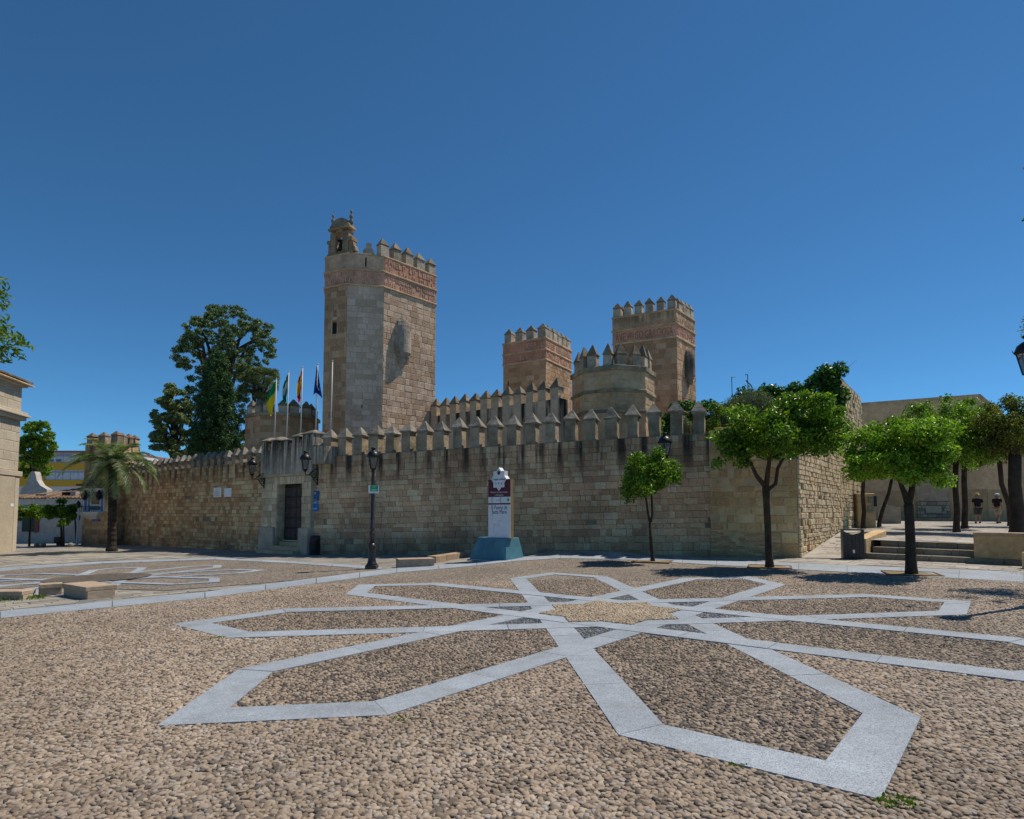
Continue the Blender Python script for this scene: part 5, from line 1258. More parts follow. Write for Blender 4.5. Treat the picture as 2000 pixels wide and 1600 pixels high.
# ramp beside the side wall
m = MB(); rp = [(9.1, 19.6), (10.75, 18.95), (12.9, 21.2), (14.3, 23.9), (13.4, 25.15)]; rz = [0.165, 0.185, 0.55, 0.84, 0.86]
m.add([(x, y, rz_(x, y)) for (x, y) in rp], [(0, 1, 2, 3, 4)]); ramp = m.build('ramp', M_tpave); tag(ramp, kind='structure')
flagstones(ramp, [(9.15, 19.62), (10.7, 19.02), (12.8, 21.25), (14.25, 23.9), (13.4, 25.0)], (0.785, -0.62), (0.5, 0.3), 0.012, M_flag2, zf=rz_, seed=12, limit=120)
# steps
M_tstep = stone('terrace_step_stone', [(0.27, 0.235, 0.18), (0.31, 0.27, 0.21), (0.34, 0.30, 0.24)], grain=9, patch=1.0, bump=0.5)
stp = thing('stone_steps', (*(A0 + e1 * 1.8), 0.2), 'three broad stone steps up to the terrace with the trees', 'steps')
for i in range(3):
    n = 5; zt_ = 0.185 + 0.18 * (i + 1); L0, L1 = 0.05 + 0.10 * i, (4.3, 3.55, 2.75)[i]
    for k in range(n):
        m = MB(); m.box(L0 + (L1 - L0) * k / n + .004, L0 + (L1 - L0) * (k + 1) / n - .004, 0.36 * i, 0.36 * i + 0.40 + (0.4 if i == 2 else 0), -0.1, zt_ + 0.003 * ((k * 7 + i) % 3), frame(A0, e1)); bevel(m.build('step', M_tstep, stp), 0.018, 2)
# slanting side parapet
M_par = stone('ochre_block', [(0.40, 0.32, 0.215), (0.44, 0.355, 0.245), (0.46, 0.385, 0.28)], grain=7, patch=0.9, bump=0.4, var=(0.75, 1.1))
par = thing('step_parapet', (*A0, 0.18), 'low ochre parapet sloping up between the ramp and the steps', 'wall')
pd = (V2((12.75, 21.3)) - A0).normalized(); pL = (V2((12.75, 21.3)) - A0).length
for k in range(3):
    u0, u1 = pL * k / 3 + .004, pL * (k + 1) / 3 - .004; zt0, zt1 = 0.80 + 0.19 * k / 3, 0.80 + 0.19 * (k + 1) / 3; Mx = frame(A0 + V2((-.06, 0.05)), pd)
    m = MB(); m.loft([[Mx @ Vector((u, y, z)) for y, z in ((-.18, 0), (.18, 0), (.18, zt), (-.18, zt))] for u, zt in ((u0, zt0), (u1, zt1))]); bevel(m.build('block', M_par, par), 0.02, 2)
# retaining wall on the right
rw = thing('retaining_wall', (14, 15.3, 0.2), 'ochre stone retaining wall at the right edge above the steps', 'wall')
C0 = A0 + e1 * 2.78 + e2 * 0.1
for k in range(5):
    m = MB(); m.box(1.25 * k + (0.0 if k == 0 else .004), 1.25 * (k + 1) - .004, 0, 0.62, -0.2, 0.98, frame(C0, e1)); bevel(m.build('block', M_par, rw), 0.012, 2)
    m = MB(); m.box(1.25 * k, 1.25 * (k + 1) - .003, -0.03, 0.65, 0.981, 1.06, frame(C0, e1)); bevel(m.build('coping', M_bench, rw), 0.012, 2)
eb = G(1996, 1112); rb = thing('corner_block', eb, 'small ochre stone block at the right edge before the retaining wall', 'block')
m = MB(); m.box(0, 0.7, 0, 0.5, -0.05, 0.42, frame(V2(eb), e1, eb.z)); bevel(m.build('block', M_par, rb), 0.03, 2)
# pedestals on the terrace
def pedestal(label, px0, px1, ytop, ybot, Y_, mat, slope=0.0, deep=0.8):
    a, b = W(px0, ybot, Y_), W(px1, ybot, Y_); zt_ = W(px0, ytop, Y_).z; zb_ = tz(a.x, a.y); root = thing('stone_pedestal', (a.x, a.y, zb_), label, 'pedestal'); m = MB(); w_ = b.x - a.x; h_ = zt_ - zb_
    m.loft([[Vector((a.x + x, a.y + y, z)) for x, y in ((0, 0), (w_, -.12), (w_ + .15, deep), (.1, deep))] for z in (zb_ - .05, zb_ + h_ * 0.9)] + [[Vector((a.x + x * w_, a.y + y, zb_ + h_ * (1.0 - slope * x))) for x, y in ((.02, .02), (.98, -.1), (1.03, deep - .03), (.1, deep - .03))]]); bevel(m.build('block', mat, root), 0.03, 2); return root, a, w_, h_, zb_
M_ped = stone('pedestal_stone', [(0.36, 0.34, 0.29)] * 3, grain=8, patch=1.1, bump=0.4)
pedestal('squat pale stone block on the terrace with a slanted top', 1729, 1757.5, 986.5, 1020, 33, M_ped, 0.12)
p_, a_, w_, h_, zb_ = pedestal('tall ochre stone pedestal with plaques at the end of the side wall', 1676, 1708.5, 964, 1027.5, 28, M_par)
M_dk = plain('dark_plaque', (0.02, 0.02, 0.02), 0.4); M_gn = plain('greenish_plaque', (0.22, 0.24, 0.17), 0.6, var=0.3, scale=10)
for (u0, u1, v0, v1, mt) in ((.55, .85, .72, .9, M_gn), (.52, .84, .45, .63, M_gn), (.9, 1.05, .62, .93, M_dk)):
    m = MB(); m.box(a_.x + u0 * w_, a_.x + u1 * w_, a_.y - .17, a_.y - .12, zb_ + v0 * h_, zb_ + v1 * h_); m.build('plaque', mt, p_)

# terrace back building
BA, BB = V2((W(1681, 800, 41.5).x, 41.5)), V2((W(1915, 770, 38.5).x, 38.5)); Bd = (BB - BA).normalized(); BL = (BB - BA).length
zt0, zt1 = W(1681, 787, 41.5).z, W(1912, 769.5, 38.5).z
M_back = stone('rendered_back_wall', [(0.33, 0.28, 0.215)] * 3, grain=5, patch=0.35, bump=0.4, var=(0.7, 1.15), stain=dict(top=10.2, depth=1.6, amt=0.7))
bk = thing('terrace_building', (*((BA + BB) / 2), 1.1), 'plain rendered building closing the terrace behind the trees', 'building')
BBe = BB + Bd * 5.5; n_ = Vector((-Bd.y, Bd.x))
m = MB(); m.prism([tuple(p) for p in (BA, BBe, BBe + n_ * 6, BA + n_ * 6)], 0.5, 7.2); m.build('wall', M_back, bk)
qb = BB
m = MB(); m.prism([tuple(p) for p in (BA, qb, qb + n_ * 6, BA + n_ * 6)], 7.201, lambda x, y: zt0 + (zt1 - zt0) * min(1, (Vector((x, y)) - BA).dot(Bd) / BL)); m.build('parapet_wall', M_back, bk)
m = MB(); m.prism([tuple(p) for p in (qb + n_ * .02, qb + Bd * 0.8 + n_ * .02, qb + Bd * 0.8 + n_ * 6, qb + n_ * 6)], 7.202, lambda x, y: zt1 - 1.2 * max(0, (Vector((x, y)) - qb).dot(Bd))); m.build('sloping_wall', M_back, bk)
BMx = frame(BA, Bd); m = MB(); m.box(1.6, BL - .3, -0.12, 0.0, 6.95, 7.25, BMx); m.build('ledge', M_corn, bk)
for k in range(7): m = MB(); m.box(0.4 + 1.05 * k, 1.42 + 1.05 * k, -0.04 - 0.006 * (k % 2), 0.0, 0.9, 3.0 + 0.02 * (k % 3), BMx); m.build('stone_panel', M_par, bk)
rp_ = thing('relief_panel', (*(BA + Bd * 3.6), 1.2), 'carved map panel above dark stonework on the terrace back wall', 'panel')
sB = lambda px: s_at(px, BA, Bd); zB = lambda y: W(1820, y, 40).z
m = MB(); m.box(sB(1790), sB(1854), -0.16, -0.05, zB(1011), zB(980), BMx); m.build('dark_base', plain('dark_mortar_base', (0.10, 0.10, 0.09), 0.9), rp_)
ms = Masonry(rp_, stone('dark_rubble', [(0.12, 0.12, 0.11), (0.18, 0.18, 0.165), (0.27, 0.26, 0.23)], patch=1.0), limit=80); nB = Vector((Bd.y, -Bd.x)); ms.face(BA + Bd * sB(1790) + nB * .16, BA + Bd * sB(1854) + nB * .16, zB(1011), zB(980), 0.2, 0.4, 0.03, 0.025, seed=77); ms.emit()
m = MB(); m.box(sB(1790), sB(1854), -0.14, -0.05, zB(979), zB(938), BMx); m.build('panel', plain('sandstone_panel', (0.42, 0.34, 0.235), 0.8, var=0.2, scale=3, bump=0.4), rp_)
m = MB(); c_s, c_z = sB(1802), zB(962)
m.tube([BMx @ Vector((c_s + .42 * math.cos(t), -0.15, c_z + .5 * math.sin(t))) for t in [i * math.pi / 12 for i in range(25)]], .02, 4); m.build('carved_ring', M_corn, rp_)
m = MB(); m.box(sB(1807), sB(1837), -0.23, -0.195, zB(1002), zB(989), BMx); m.build('inscription_plate', plain('cream_plate', (0.45, 0.40, 0.28), 0.6), rp_)

# ================================================================== far left: corner building, street, flats
FA = V2((-25.85, 32.2)); fd = V2((0.24, -0.97)).normalized(); FB = FA + fd * 9.0; fb = V2((-0.97, -0.24)).normalized()
M_fac = stone('pale_facade_stone', [(0.40, 0.355, 0.285), (0.45, 0.405, 0.335), (0.49, 0.445, 0.375)], patch=0.5, bump=0.4, var=(0.82, 1.08))
cb = thing('corner_building', (*FA, -0.4), 'pale stone corner building with cornices and tiled eaves at the left edge', 'building')
yF = lambda y: W(38, y, 32.2).z
poly = [FB, FA, FA + fb * 8, FB + fb * 8]
m = MB(); m.prism([tuple(p) for p in poly], -0.8, yF(750)); m.build('core', plain('facade_mortar', (0.36, 0.33, 0.27), 0.95, var=0.1), cb)
ms = Masonry(cb, M_fac, limit=200); ms.face(FB, FA, -0.5, yF(931), 0.46, 0.9, 0.02, 0.01, seed=91); ms.face(FB, FA, yF(920), yF(826), 0.5, 0.95, 0.02, 0.01, seed=92); ms.face(FB, FA, yF(808), yF(756), 0.5, 0.95, 0.02, 0.01, seed=93); ms.emit()
def fledge(y0, y1, e, mt): 
    g = grow(poly, e); m = MB(); m.prism([tuple(p) for p in g], yF(y0), yF(y1)); return bevel(m.build('cornice', mt, cb), 0.02)
fledge(931, 921, 0.16, M_fac); fledge(822, 815, 0.2, M_fac); fledge(815, 811, 0.34, M_fac); fledge(811, 806, 0.25, M_fac); fledge(757, 753, 0.2, M_fac)
m = MB(); m.box(4.0, 8.55, -0.12, -0.022, -0.6, yF(932), frame(FB, FA - FB)); m.build('pilaster', M_fac, cb)
m = MB(); m.box(8.62, 9.0, -0.1, -0.022, -0.6, yF(932), frame(FB, FA - FB)); m.build('pilaster', M_fac, cb)
M_tile = stone('old_roof_tile', [(0.20, 0.13, 0.085), (0.28, 0.185, 0.125), (0.36, 0.27, 0.19)], grain=9, patch=1.3, bump=0.4, var=(0.65, 1.2))
gq = grow(poly, 0.42); ctr = sum(gq, Vector((0, 0))) / 4
m = MB(); m.prism([tuple(p) for p in gq], yF(752.9), yF(751)); m.build('eaves_board', M_corn, cb)
ztl = yF(750.5); dE = (gq[1] - gq[0]).normalized(); nE = Vector((-dE.y, dE.x)); LE = (gq[1] - gq[0]).length
for k in range(int(LE / 0.24)):
    for j in range(9):
        p = gq[0] + dE * (0.12 + 0.24 * k) + nE * (0.42 * j - 0.03); 
        if LE - (0.12 + .24 * k) < 0.42 * j * 1.0: continue
        q = p + nE * 0.46; z0_, z1_ = ztl + 0.02 + 0.17 * j, ztl + 0.02 + 0.17 * (j + 1)
        m = MB(); n = 5; ar = lambda c, z, r: [Vector((c.x + dE.x * r * math.cos(t), c.y + dE.y * r * math.cos(t), z + r * 0.8 * math.sin(t))) for t in [math.pi * i / n for i in range(n + 1)]]
        m.loft([ar(p, z0_ + .015, .125), ar(q, z1_ - .0, .105)], cap=True); 
        if k >= LE / 0.24 - 26 and j < 7: m.build('roof_tile', M_tile, cb)
m = MB(); apex = [Vector((p.x, p.y, ztl)) for p in gq] + [Vector((ctr.x, ctr.y, ztl + 2.0))]; m.add(apex, [(0, 1, 4), (1, 2, 4), (2, 3, 4), (3, 0, 4)]); m.build('roof_slope', M_tile, cb)
m = MB(); m.box(8.2, 8.5, -0.135, -0.121, 1.9, 2.05, frame(FB, FA - FB)); m.build('house_number', M_paper, cb)

M_wht = stone('whitewash', [(0.62, 0.60, 0.58)] * 3, grain=4, patch=0.9, bump=0.3, var=(0.8, 1.06))
wa, wb = V2((-36.5, 44.6)), V2((-27.8, 43.2)); wd = (wb - wa).normalized()
ww = thing('whitewashed_house', (*((wa + wb) / 2), -0.6), 'low whitewashed house with tiled roof behind the small orange trees', 'building')
yW = lambda y: W(100, y, 44.0).z
m = MB(); m.prism([tuple(p) for p in (wa, wb, wb + V2((0.5, 6)), wa + V2((.5, 6)))], -0.9, yW(985)); m.build('wall', M_wht, ww)
m = MB(); m.box(-0.1, (wb - wa).length, -0.04, 0.0, -0.9, yW(1062.5), frame(wa, wd)); m.build('grey_plinth', plain('grey_plinth', (0.11, 0.11, 0.115), 0.9), ww)
m = MB(); m.box(-0.1, (wb - wa).length + .05, -0.16, 0.0, yW(986), yW(975), frame(wa, wd)); m.build('eaves_band', plain('pale_band', (0.50, 0.49, 0.46), 0.8, var=0.15), ww)
m = MB(); m.box(-0.1, (wb - wa).length, -0.05, 0.0, yW(992), yW(986.5), frame(wa, wd)); m.build('teal_band', plain('faded_teal', (0.14, 0.24, 0.24), 0.8), ww)
sw = lambda px: s_at(px, wa, wd)
m = MB(); m.box(sw(46), sw(70), -0.03, 0.0, yW(1039), yW(1012), frame(wa, wd)); o = m.build('window', plain('dark_green_shutter', (0.025, 0.045, 0.035), 0.6), ww); m = MB(); m.box(sw(44), sw(72), -0.12, 0.0, yW(1041), yW(1039), frame(wa, wd)); m.build('sill', M_wht, o)
m = MB(); m.box(sw(70.5), sw(79), -0.045, 0.0, yW(1040), yW(1008), frame(wa, wd)); m.build('shutter', plain('red_brown_shutter', (0.20, 0.06, 0.045), 0.7), ww)
L_ = (wb - wa).length; Mx = frame(wa, wd)
z0_, z1_ = yW(974), W(140, 948, 47).z
m = MB(); m.add([Mx @ Vector(p) for p in ((-0.3, -0.3, z0_), (L_ + .3, -0.3, z0_), (L_ + .3, 4.2, z1_), (3.9, 4.2, z1_), (-0.3, 3.0, z0_ + .35))], [(0, 1, 2, 3, 4)])
rf = m.build('roof', M_tile, ww)
for k in range(int(L_ / 0.3)):
    u = 0.3 * k; top_ = 4.2 if u > 3.9 else 4.2 * max(0.25, u / 3.9); m = MB(); m.tube([Mx @ Vector((u, -0.36, z0_ + .03)), Mx @ Vector((u, top_, z0_ + (z1_ - z0_) * top_ / 4.2 + .03))], 0.075, 6); m.build('tile_row', M_tile, rf)
for (a, b, y0, y1) in ((78, 83, 973, 964), (130, 140, 974, 960)):
    m = MB(); m.box(sw(a), sw(b), 0.3, 1.0, yW(y0), yW(y1), Mx); m.build('roof_vent', M_wht, ww); m = MB(); m.box(sw(a) - .75, sw(a), 0.35, 1.0, yW(y0), yW(y1 + 1), Mx); m.build('dark_opening', M_void, ww)
gbl = thing('gabled_house', (-37.5, 50, -0.5), 'white curved gable rising between the corner building and the flats', 'building')
yG = lambda y: W(60, y, 50).z; xG = lambda x: W(x, 950, 50).x
pf = [(30, 1000), (42, 955), (50, 947), (54, 936), (57, 925), (60, 921), (66, 921), (68, 926), (71, 938), (78, 948), (92, 956), (92, 1000)]
m = MB(); m.loft([[Vector((xG(x), 50, yG(y))) for x, y in pf[::-1]], [Vector((xG(x), 50.6, yG(y))) for x, y in pf[::-1]]]); m.build('wall', M_wht, gbl)
# block of flats
fl = thing('apartment_block', (-75, 92, 0), 'distant yellow and white apartment block with ribbon windows', 'building')
FY = 92.0; xf = lambda x: W(x, 900, FY).x; yf_ = lambda y: W(100, y, FY).z
M_yel = plain('ochre_yellow_render', (0.60, 0.33, 0.035), 0.8, var=0.06); M_lw = plain('pale_render', (0.60, 0.60, 0.62), 0.8, var=0.05); M_win = plain('window_glass', (0.10, 0.14, 0.18), 0.2); M_shut = plain('rolled_shutter', (0.50, 0.53, 0.56), 0.6); M_redr = plain('red_roof_edge', (0.36, 0.11, 0.07), 0.8)
m = MB(); m.box(xf(20), xf(235), FY, FY + 14, -2, yf_(884)); m.build('wall', M_lw, fl)
m = MB(); m.box(xf(20), xf(236), FY - .5, FY + 14.5, yf_(884) + .001, yf_(881)); m.build('roof_edge', M_redr, fl)
for (a, b, c, d) in ((20, 235, 918, 904), (20, 235, 950, 938), (20, 90, 940, 900)):
    m = MB(); m.box(xf(a), xf(b), FY - .25 - 0.02 * (a < 80) * (b < 100), FY, yf_(c), yf_(d)); m.build('yellow_band', M_yel, fl)
for k in range(9):
    x0_ = 95 + 15 * k
    for (y0, y1, s_) in ((903.5, 886, 0), (937, 920, 1)):
        m = MB(); m.box(xf(x0_ + .6), xf(x0_ + 14.4), FY - .1, FY, yf_(y0), yf_(y1)); w = m.build('window', M_shut if (s_ or k % 4) else M_lw, fl)
        m = MB(); m.box(xf(x0_ + 1.2), xf(x0_ + 13.8), FY - .13, FY - .1, yf_(y1 + 6 if not s_ else y1 + 3.5), yf_(y1 + 1)); m.build('pane', plain('blue_pane', (0.22, 0.30, 0.38), 0.3), w)
        if not s_ and k in (0, 1, 4, 5, 6): m = MB(); m.box(xf(x0_ + 1.2), xf(x0_ + 11), FY - .14, FY - .1, yf_(902), yf_(897)); m.build('pane', M_win, w)
for k in range(4): m = MB(); m.box(xf(70 + 5 * k), xf(72 + 5 * k), FY - .45, FY - .3, yf_(930), yf_(908)); m.build('screen_bar', plain('brown_grille', (0.20, 0.12, 0.03), 0.8), fl)
m = MB(); m.box(xf(37), xf(45), FY - .4, FY - .3, yf_(932), yf_(916)); m.build('window', M_win, fl)
# street odds and ends by the palm
wlp = G(149.5, 1067); sl_ = thing('slim_lamp', wlp, 'slim pale lamp post left of the corner tower', 'lamp'); m = MB(); m.tube([wlp, wlp + Vector((0.03, 0, 2.35))], .05, 8); m.build('pole', plain('pale_grey_pole', (0.42, 0.43, 0.45), 0.5), sl_); m = MB(); m.lathe([(.07, 2.3), (.13, 2.45), (.12, 2.6), (.03, 2.75)], n=8, M=Matrix.Translation(wlp)); m.build('lantern', M_iron, sl_)
for px, nm in ((72, 'left'), (84, 'right'), (138, 'third')):
    q = G(px, 1068.5); lab = {'left': 'grey stone ball bollard leftmost by the white house', 'right': 'grey stone ball bollard second from the left', 'third': 'grey stone ball bollard at the foot of the slim lamp'}[nm]
    b_ = thing('ball_bollard', q, lab, 'bollard', 'stone ball bollards'); m = MB(); m.lathe([(.08, 0), (.13, .05), (.15, .12), (.13, .19), (.07, .24), (.02, .25)], n=12, M=Matrix.Translation(q)); m.build('ball', M_ped, b_, True)
q = G(114, 1066); kb = thing('street_bin', q, 'small dark bin beside the yellow-green sapling far left', 'bin'); m = MB(); m.box(q.x - .22, q.x + .22, q.y - .18, q.y + .18, q.z + .15, q.z + .55); bevel(m.build('body', M_bin, kb), 0.05); m = MB(); m.box(q.x - .08, q.x + .08, q.y - .08, q.y + .08, q.z - .05, q.z + .26); m.build('leg', M_bin, kb)

# ================================================================== vegetation
def leaf_mesh(name, mat, parent, clumps, n, size, aspect=0.5, seed=0, outward=0.7, droop=0.0, fill=0.42, fold=0.12):
    """n folded leaves spread through ellipsoidal clumps (x, y, z, rx, ry, rz)"""
    rs = np.random.RandomState(seed); C = np.array(clumps, float)
    w = (C[:, 3] * C[:, 4] * C[:, 5]) ** (2 / 3); idx = rs.choice(len(C), n, p=w / w.sum())
    dirs = rs.normal(size=(n, 3)); dirs /= np.linalg.norm(dirs, axis=1)[:, None]
    rad = rs.uniform(0, 1, n) ** fill
    p = C[idx, :3] + dirs * rad[:, None] * C[idx, 3:]
    nrm = rs.normal(size=(n, 3)) * 0.8 + dirs * outward + np.array([0, 0, 0.35]); nrm /= np.linalg.norm(nrm, axis=1)[:, None]
    u = rs.normal(size=(n, 3)) + dirs * 0.5; u[:, 2] -= droop; u -= nrm * (u * nrm).sum(1)[:, None]; u /= np.linalg.norm(u, axis=1)[:, None]
    v = np.cross(nrm, u); s = size * rs.uniform(0.65, 1.35, n)[:, None]
    V = np.stack([p - u * s * 0.5, p + v * s * aspect * 0.5 + nrm * s * fold, p + u * s * 0.5, p - v * s * aspect * 0.5 + nrm * s * fold], 1).reshape(-1, 3)
    me = bpy.data.meshes.new(name); me.vertices.add(4 * n); me.vertices.foreach_set('co', V.astype(np.float32).ravel())
    b = np.arange(n)[:, None] * 4; F = np.concatenate([b + [0, 1, 2], b + [0, 2, 3]], 1).reshape(-1)
    # keep the two halves of each leaf apart from other leaves: islands give the colour variation
    me.loops.add(6 * n); me.loops.foreach_set('vertex_index', F.astype(np.int32)); me.polygons.add(2 * n)
    me.polygons.foreach_set('loop_start', np.arange(0, 6 * n, 3, dtype=np.int32))
    me.materials.append(mat); me.update(calc_edges=True); me.validate()
    return link(bpy.data.objects.new(name, me), parent)

def crown_clumps(c, r, n, seed, cr=(0.22, 0.36), zmin=-0.75, shell=(0.45, 1.0), core=0.55):
    """lumpy crown: clumps scattered over an ellipsoid plus a loose core"""
    q = random.Random(seed); out = []
    k = max(r)
    while len(out) < n:
        d = Vector((q.gauss(0, 1), q.gauss(0, 1), q.gauss(0, 1))).normalized()
        if d.z < zmin: continue
        t = q.uniform(*shell); s = q.uniform(*cr)
        if q.random() < 0.16: t *= q.uniform(1.05, 1.22); s *= 0.6
        out.append((c[0] + d.x * r[0] * t, c[1] + d.y * r[1] * t, c[2] + d.z * r[2] * t, s * r[0] * q.uniform(.8, 1.2), s * r[1], s * r[2] * q.uniform(.7, 1.1)))
    if core: out.append((c[0], c[1], c[2], r[0] * core, r[1] * core, r[2] * core))
    return out
M_bark = stone('orange_bark', [(0.075, 0.058, 0.045)] * 3, grain=30, patch=4, bump=0.8, var=(0.6, 1.3))
M_bark_warm = stone('lime_washed_bark', [(0.12, 0.075, 0.05)] * 3, grain=30, patch=4, bump=0.8, var=(0.6, 1.3))
L_orange = foliage('orange_leaf', (0.031, 0.070, 0.011), (0.109, 0.220, 0.025), (0.388, 0.482, 0.064), 0.30)
L_orange2 = foliage('orange_leaf_yellowish', (0.043, 0.100, 0.011), (0.179, 0.315, 0.025), (0.443, 0.601, 0.072), 0.30)
L_olive = foliage('olive_tone_leaf', (0.041, 0.057, 0.016), (0.128, 0.155, 0.034), (0.324, 0.270, 0.074), 0.4)
L_dark = foliage('grey_green_tree_leaf', (0.036, 0.064, 0.032), (0.124, 0.184, 0.084), (0.300, 0.360, 0.170), 0.5, 0.2)
L_cyp = foliage('cypress_scale_leaf', (0.016, 0.038, 0.016), (0.051, 0.112, 0.042), (0.136, 0.232, 0.072), 0.6, 0.12)
L_pine = foliage('pine_needle', (0.060, 0.093, 0.041), (0.178, 0.230, 0.093), (0.340, 0.374, 0.162), 0.55, 0.2)
L_ivy = foliage('ivy_leaf', (0.019, 0.055, 0.019), (0.046, 0.124, 0.031), (0.113, 0.215, 0.048), 0.28)
L_grey = foliage('grey_green_leaf', (0.056, 0.073, 0.048), (0.116, 0.146, 0.104), (0.207, 0.243, 0.182), 0.5)
L_feather = foliage('light_feathery_leaf', (0.040, 0.092, 0.012), (0.120, 0.199, 0.025), (0.252, 0.319, 0.053), 0.45, 0.35)
L_palm = foliage('palm_leaflet', (0.072, 0.108, 0.050), (0.188, 0.230, 0.121), (0.358, 0.387, 0.230), 0.38)

def tree(name, label, base, trunk, limbs, clumps, n, size, leaf, group=None, bark=None, seed=0, aspect=0.5, fill=0.42, droop=0.0, cat='tree'):
    """trunk: list of (point, radius); limbs: list of such lists"""
    root = thing(name, base, label, cat, group)
    m = MB(); m.tube([p for p, r in trunk], [r for p, r in trunk], 9); tr = m.build('trunk', bark or M_bark, root, True)
    for lb_ in limbs: m = MB(); m.tube([p for p, r in lb_], [r for p, r in lb_], 6); m.build('limb', bark or M_bark, tr, True)
    if clumps: leaf_mesh('crown', leaf, root, clumps, n, size, aspect, seed, fill=fill, droop=droop)
    return root
def limbs_to(top, targets, r0, seed):
    q = random.Random(seed); out = []
    for t in targets:
        t = Vector(t); mid = top.lerp(t, 0.5) + Vector((q.uniform(-.12, .12), q.uniform(-.12, .12), q.uniform(.02, .15))) * (t - top).length
        out.append([(top - Vector((0, 0, .05)), r0), (mid, r0 * 0.62), (t, r0 * 0.22)])
    return out
OG = 'orange trees on the square and terrace'
def PX(px, py, Y): return W(px, py, Y)

# small orange tree with twin stems
b = G(1275, 1098); Y_ = b.y; c = PX(1270, 934, Y_)
cl = crown_clumps(c, (0.93, 0.9, 0.8), 54, 1, zmin=-0.75); tpx = PX(1283, 892, Y_); cl += [(tpx.x, tpx.y, tpx.z, .28, .3, .3), (tpx.x + .05, tpx.y, tpx.z + .1, .2, .2, .25)]
f_ = PX(1270, 1020, Y_)
tree('orange_tree', 'small round orange tree with twin thin stems before the grey wall', b, [(b - Vector((0, 0, .05)), .085), (b + Vector((0, 0, .15)), .06), (PX(1272, 1060, Y_), .05), (f_, .048)],
     [[(f_ - Vector((0, 0, .05)), .04), (PX(1265, 1000, Y_), .035), (PX(1262, 975, Y_), .03), (c + Vector((-.25, 0, .1)), .012)], [(f_ - Vector((0, 0, .05)), .042), (PX(1274, 1005, Y_), .036), (PX(1273, 972, Y_), .03), (c + Vector((.1, .1, .3)), .012)]],
     cl, 11000, 0.095, L_orange, OG, seed=1, fill=.55)
# larger orange tree
b = G(1503, 1110); Y_ = b.y
cl = crown_clumps(PX(1520, 848, Y_), (1.6, 1.3, 0.95), 70, 2, zmin=-0.75) + crown_clumps(PX(1575, 806, Y_), (0.9, 0.95, 0.7), 26, 3, zmin=-0.4) + crown_clumps(PX(1432, 885, Y_), (0.62, 0.8, 0.55), 20, 4, zmin=-0.7) + crown_clumps(PX(1585, 868, Y_), (0.72, 0.8, 0.55), 18, 5)
f_ = PX(1496, 952, Y_)
tree('orange_tree', 'larger orange tree with a broad leaning crown by the wall corner', b, [(b - Vector((0, 0, .05)), .13), (b + Vector((0, 0, .2)), .105), (PX(1500, 1040, Y_), .088), (PX(1497, 980, Y_), .085), (f_, .1)],
     [[(f_, .07), (PX(1478, 930, Y_), .055), (PX(1466, 905, Y_), .04), (PX(1440, 880, Y_), .015)], [(f_, .075), (PX(1500, 920, Y_), .06), (PX(1505, 880, Y_), .045), (PX(1530, 820, Y_), .015)], [(PX(1498, 958, Y_), .06), (PX(1515, 945, Y_), .05), (PX(1519, 915, Y_), .045), (PX(1550, 860, Y_), .02)]],
     cl, 30000, 0.1, L_orange, OG, M_bark_warm, seed=2, fill=.55)
# front tree of the terrace group
b = G(1780, 1123); Y_ = b.y; f_ = PX(1774, 985, Y_)
cl = crown_clumps(PX(1762, 890, Y_), (1.2, 1.15, 0.82), 64, 6, zmin=-0.85) + crown_clumps(PX(1800, 850, Y_), (0.6, .7, .45), 16, 7)
tree('orange_tree', 'bright orange tree with knotty trunk in front of the steps', b, [(b - Vector((0, 0, .05)), .15), (b + Vector((0, 0, .2)), .125), (PX(1778, 1060, Y_), .105), (PX(1776, 1010, Y_), .1), (f_, .1)],
     [[(f_, .075), (PX(1766, 962, Y_), .06), (PX(1757, 940, Y_), .04), (PX(1735, 905, Y_), .015)], [(f_, .08), (PX(1781, 958, Y_), .065), (PX(1783, 930, Y_), .05), (PX(1795, 880, Y_), .015)]],
     cl, 21000, 0.095, L_orange2, OG, seed=3, fill=.55)
# terrace trees
def terrace_tree(label, px, py, Y_, lean, cpx, cpy, r, n, leaf, seed, tr=.1, fork=0.55, size=0.1):
    b = PX(px, py, Y_); b.z = tz(b.x, b.y); c = PX(cpx, cpy, Y_); f_ = b.lerp(Vector((b.x + lean, b.y, c.z - r[2] * 0.5)), 1.0)
    tg = [c + Vector((math.cos(a) * r[0] * .5, math.sin(a) * r[1] * .5, r[2] * .2)) for a in (0.4, 2.3, 4.2)]
    tree('orange_tree', label, b, [(b - Vector((0, 0, .05)), tr * 1.25), (b + Vector((0, 0, .2)), tr), (b.lerp(f_, .3) + Vector((lean * -.12 + .04, 0, 0)), tr * .9), (b.lerp(f_, .62) + Vector((lean * .12 - .05, 0, 0)), tr * .82), (f_, tr * .8)], limbs_to(f_, tg, tr * .6, seed), crown_clumps(c, r, 64, seed, cr=(.18, .32), zmin=-0.8), n, size, leaf, OG, seed=seed, fill=.55)
terrace_tree('orange tree with a tall bright crown behind the front terrace tree', 1868, 1032, 24, .1, 1832, 858, (1.95, 1.6, 1.62), 28000, L_orange, 11, .12)
terrace_tree('dark-trunked orange tree just behind the bright tall-crowned one', 1884, 1027, 27, .15, 1880, 850, (1.5, 1.4, 1.65), 16000, L_orange2, 12, .13)
terrace_tree('slender orange tree leaning to the right beside the squat block', 1717, 1023, 29, .75, 1738, 905, (1.0, 1.0, .85), 5000, L_orange, 13, .09)
terrace_tree('dark pollarded orange tree in front of the tall pedestal', 1686, 1029, 27, .1, 1704, 912, (.62, .7, .5), 2600, L_olive, 14, .1)
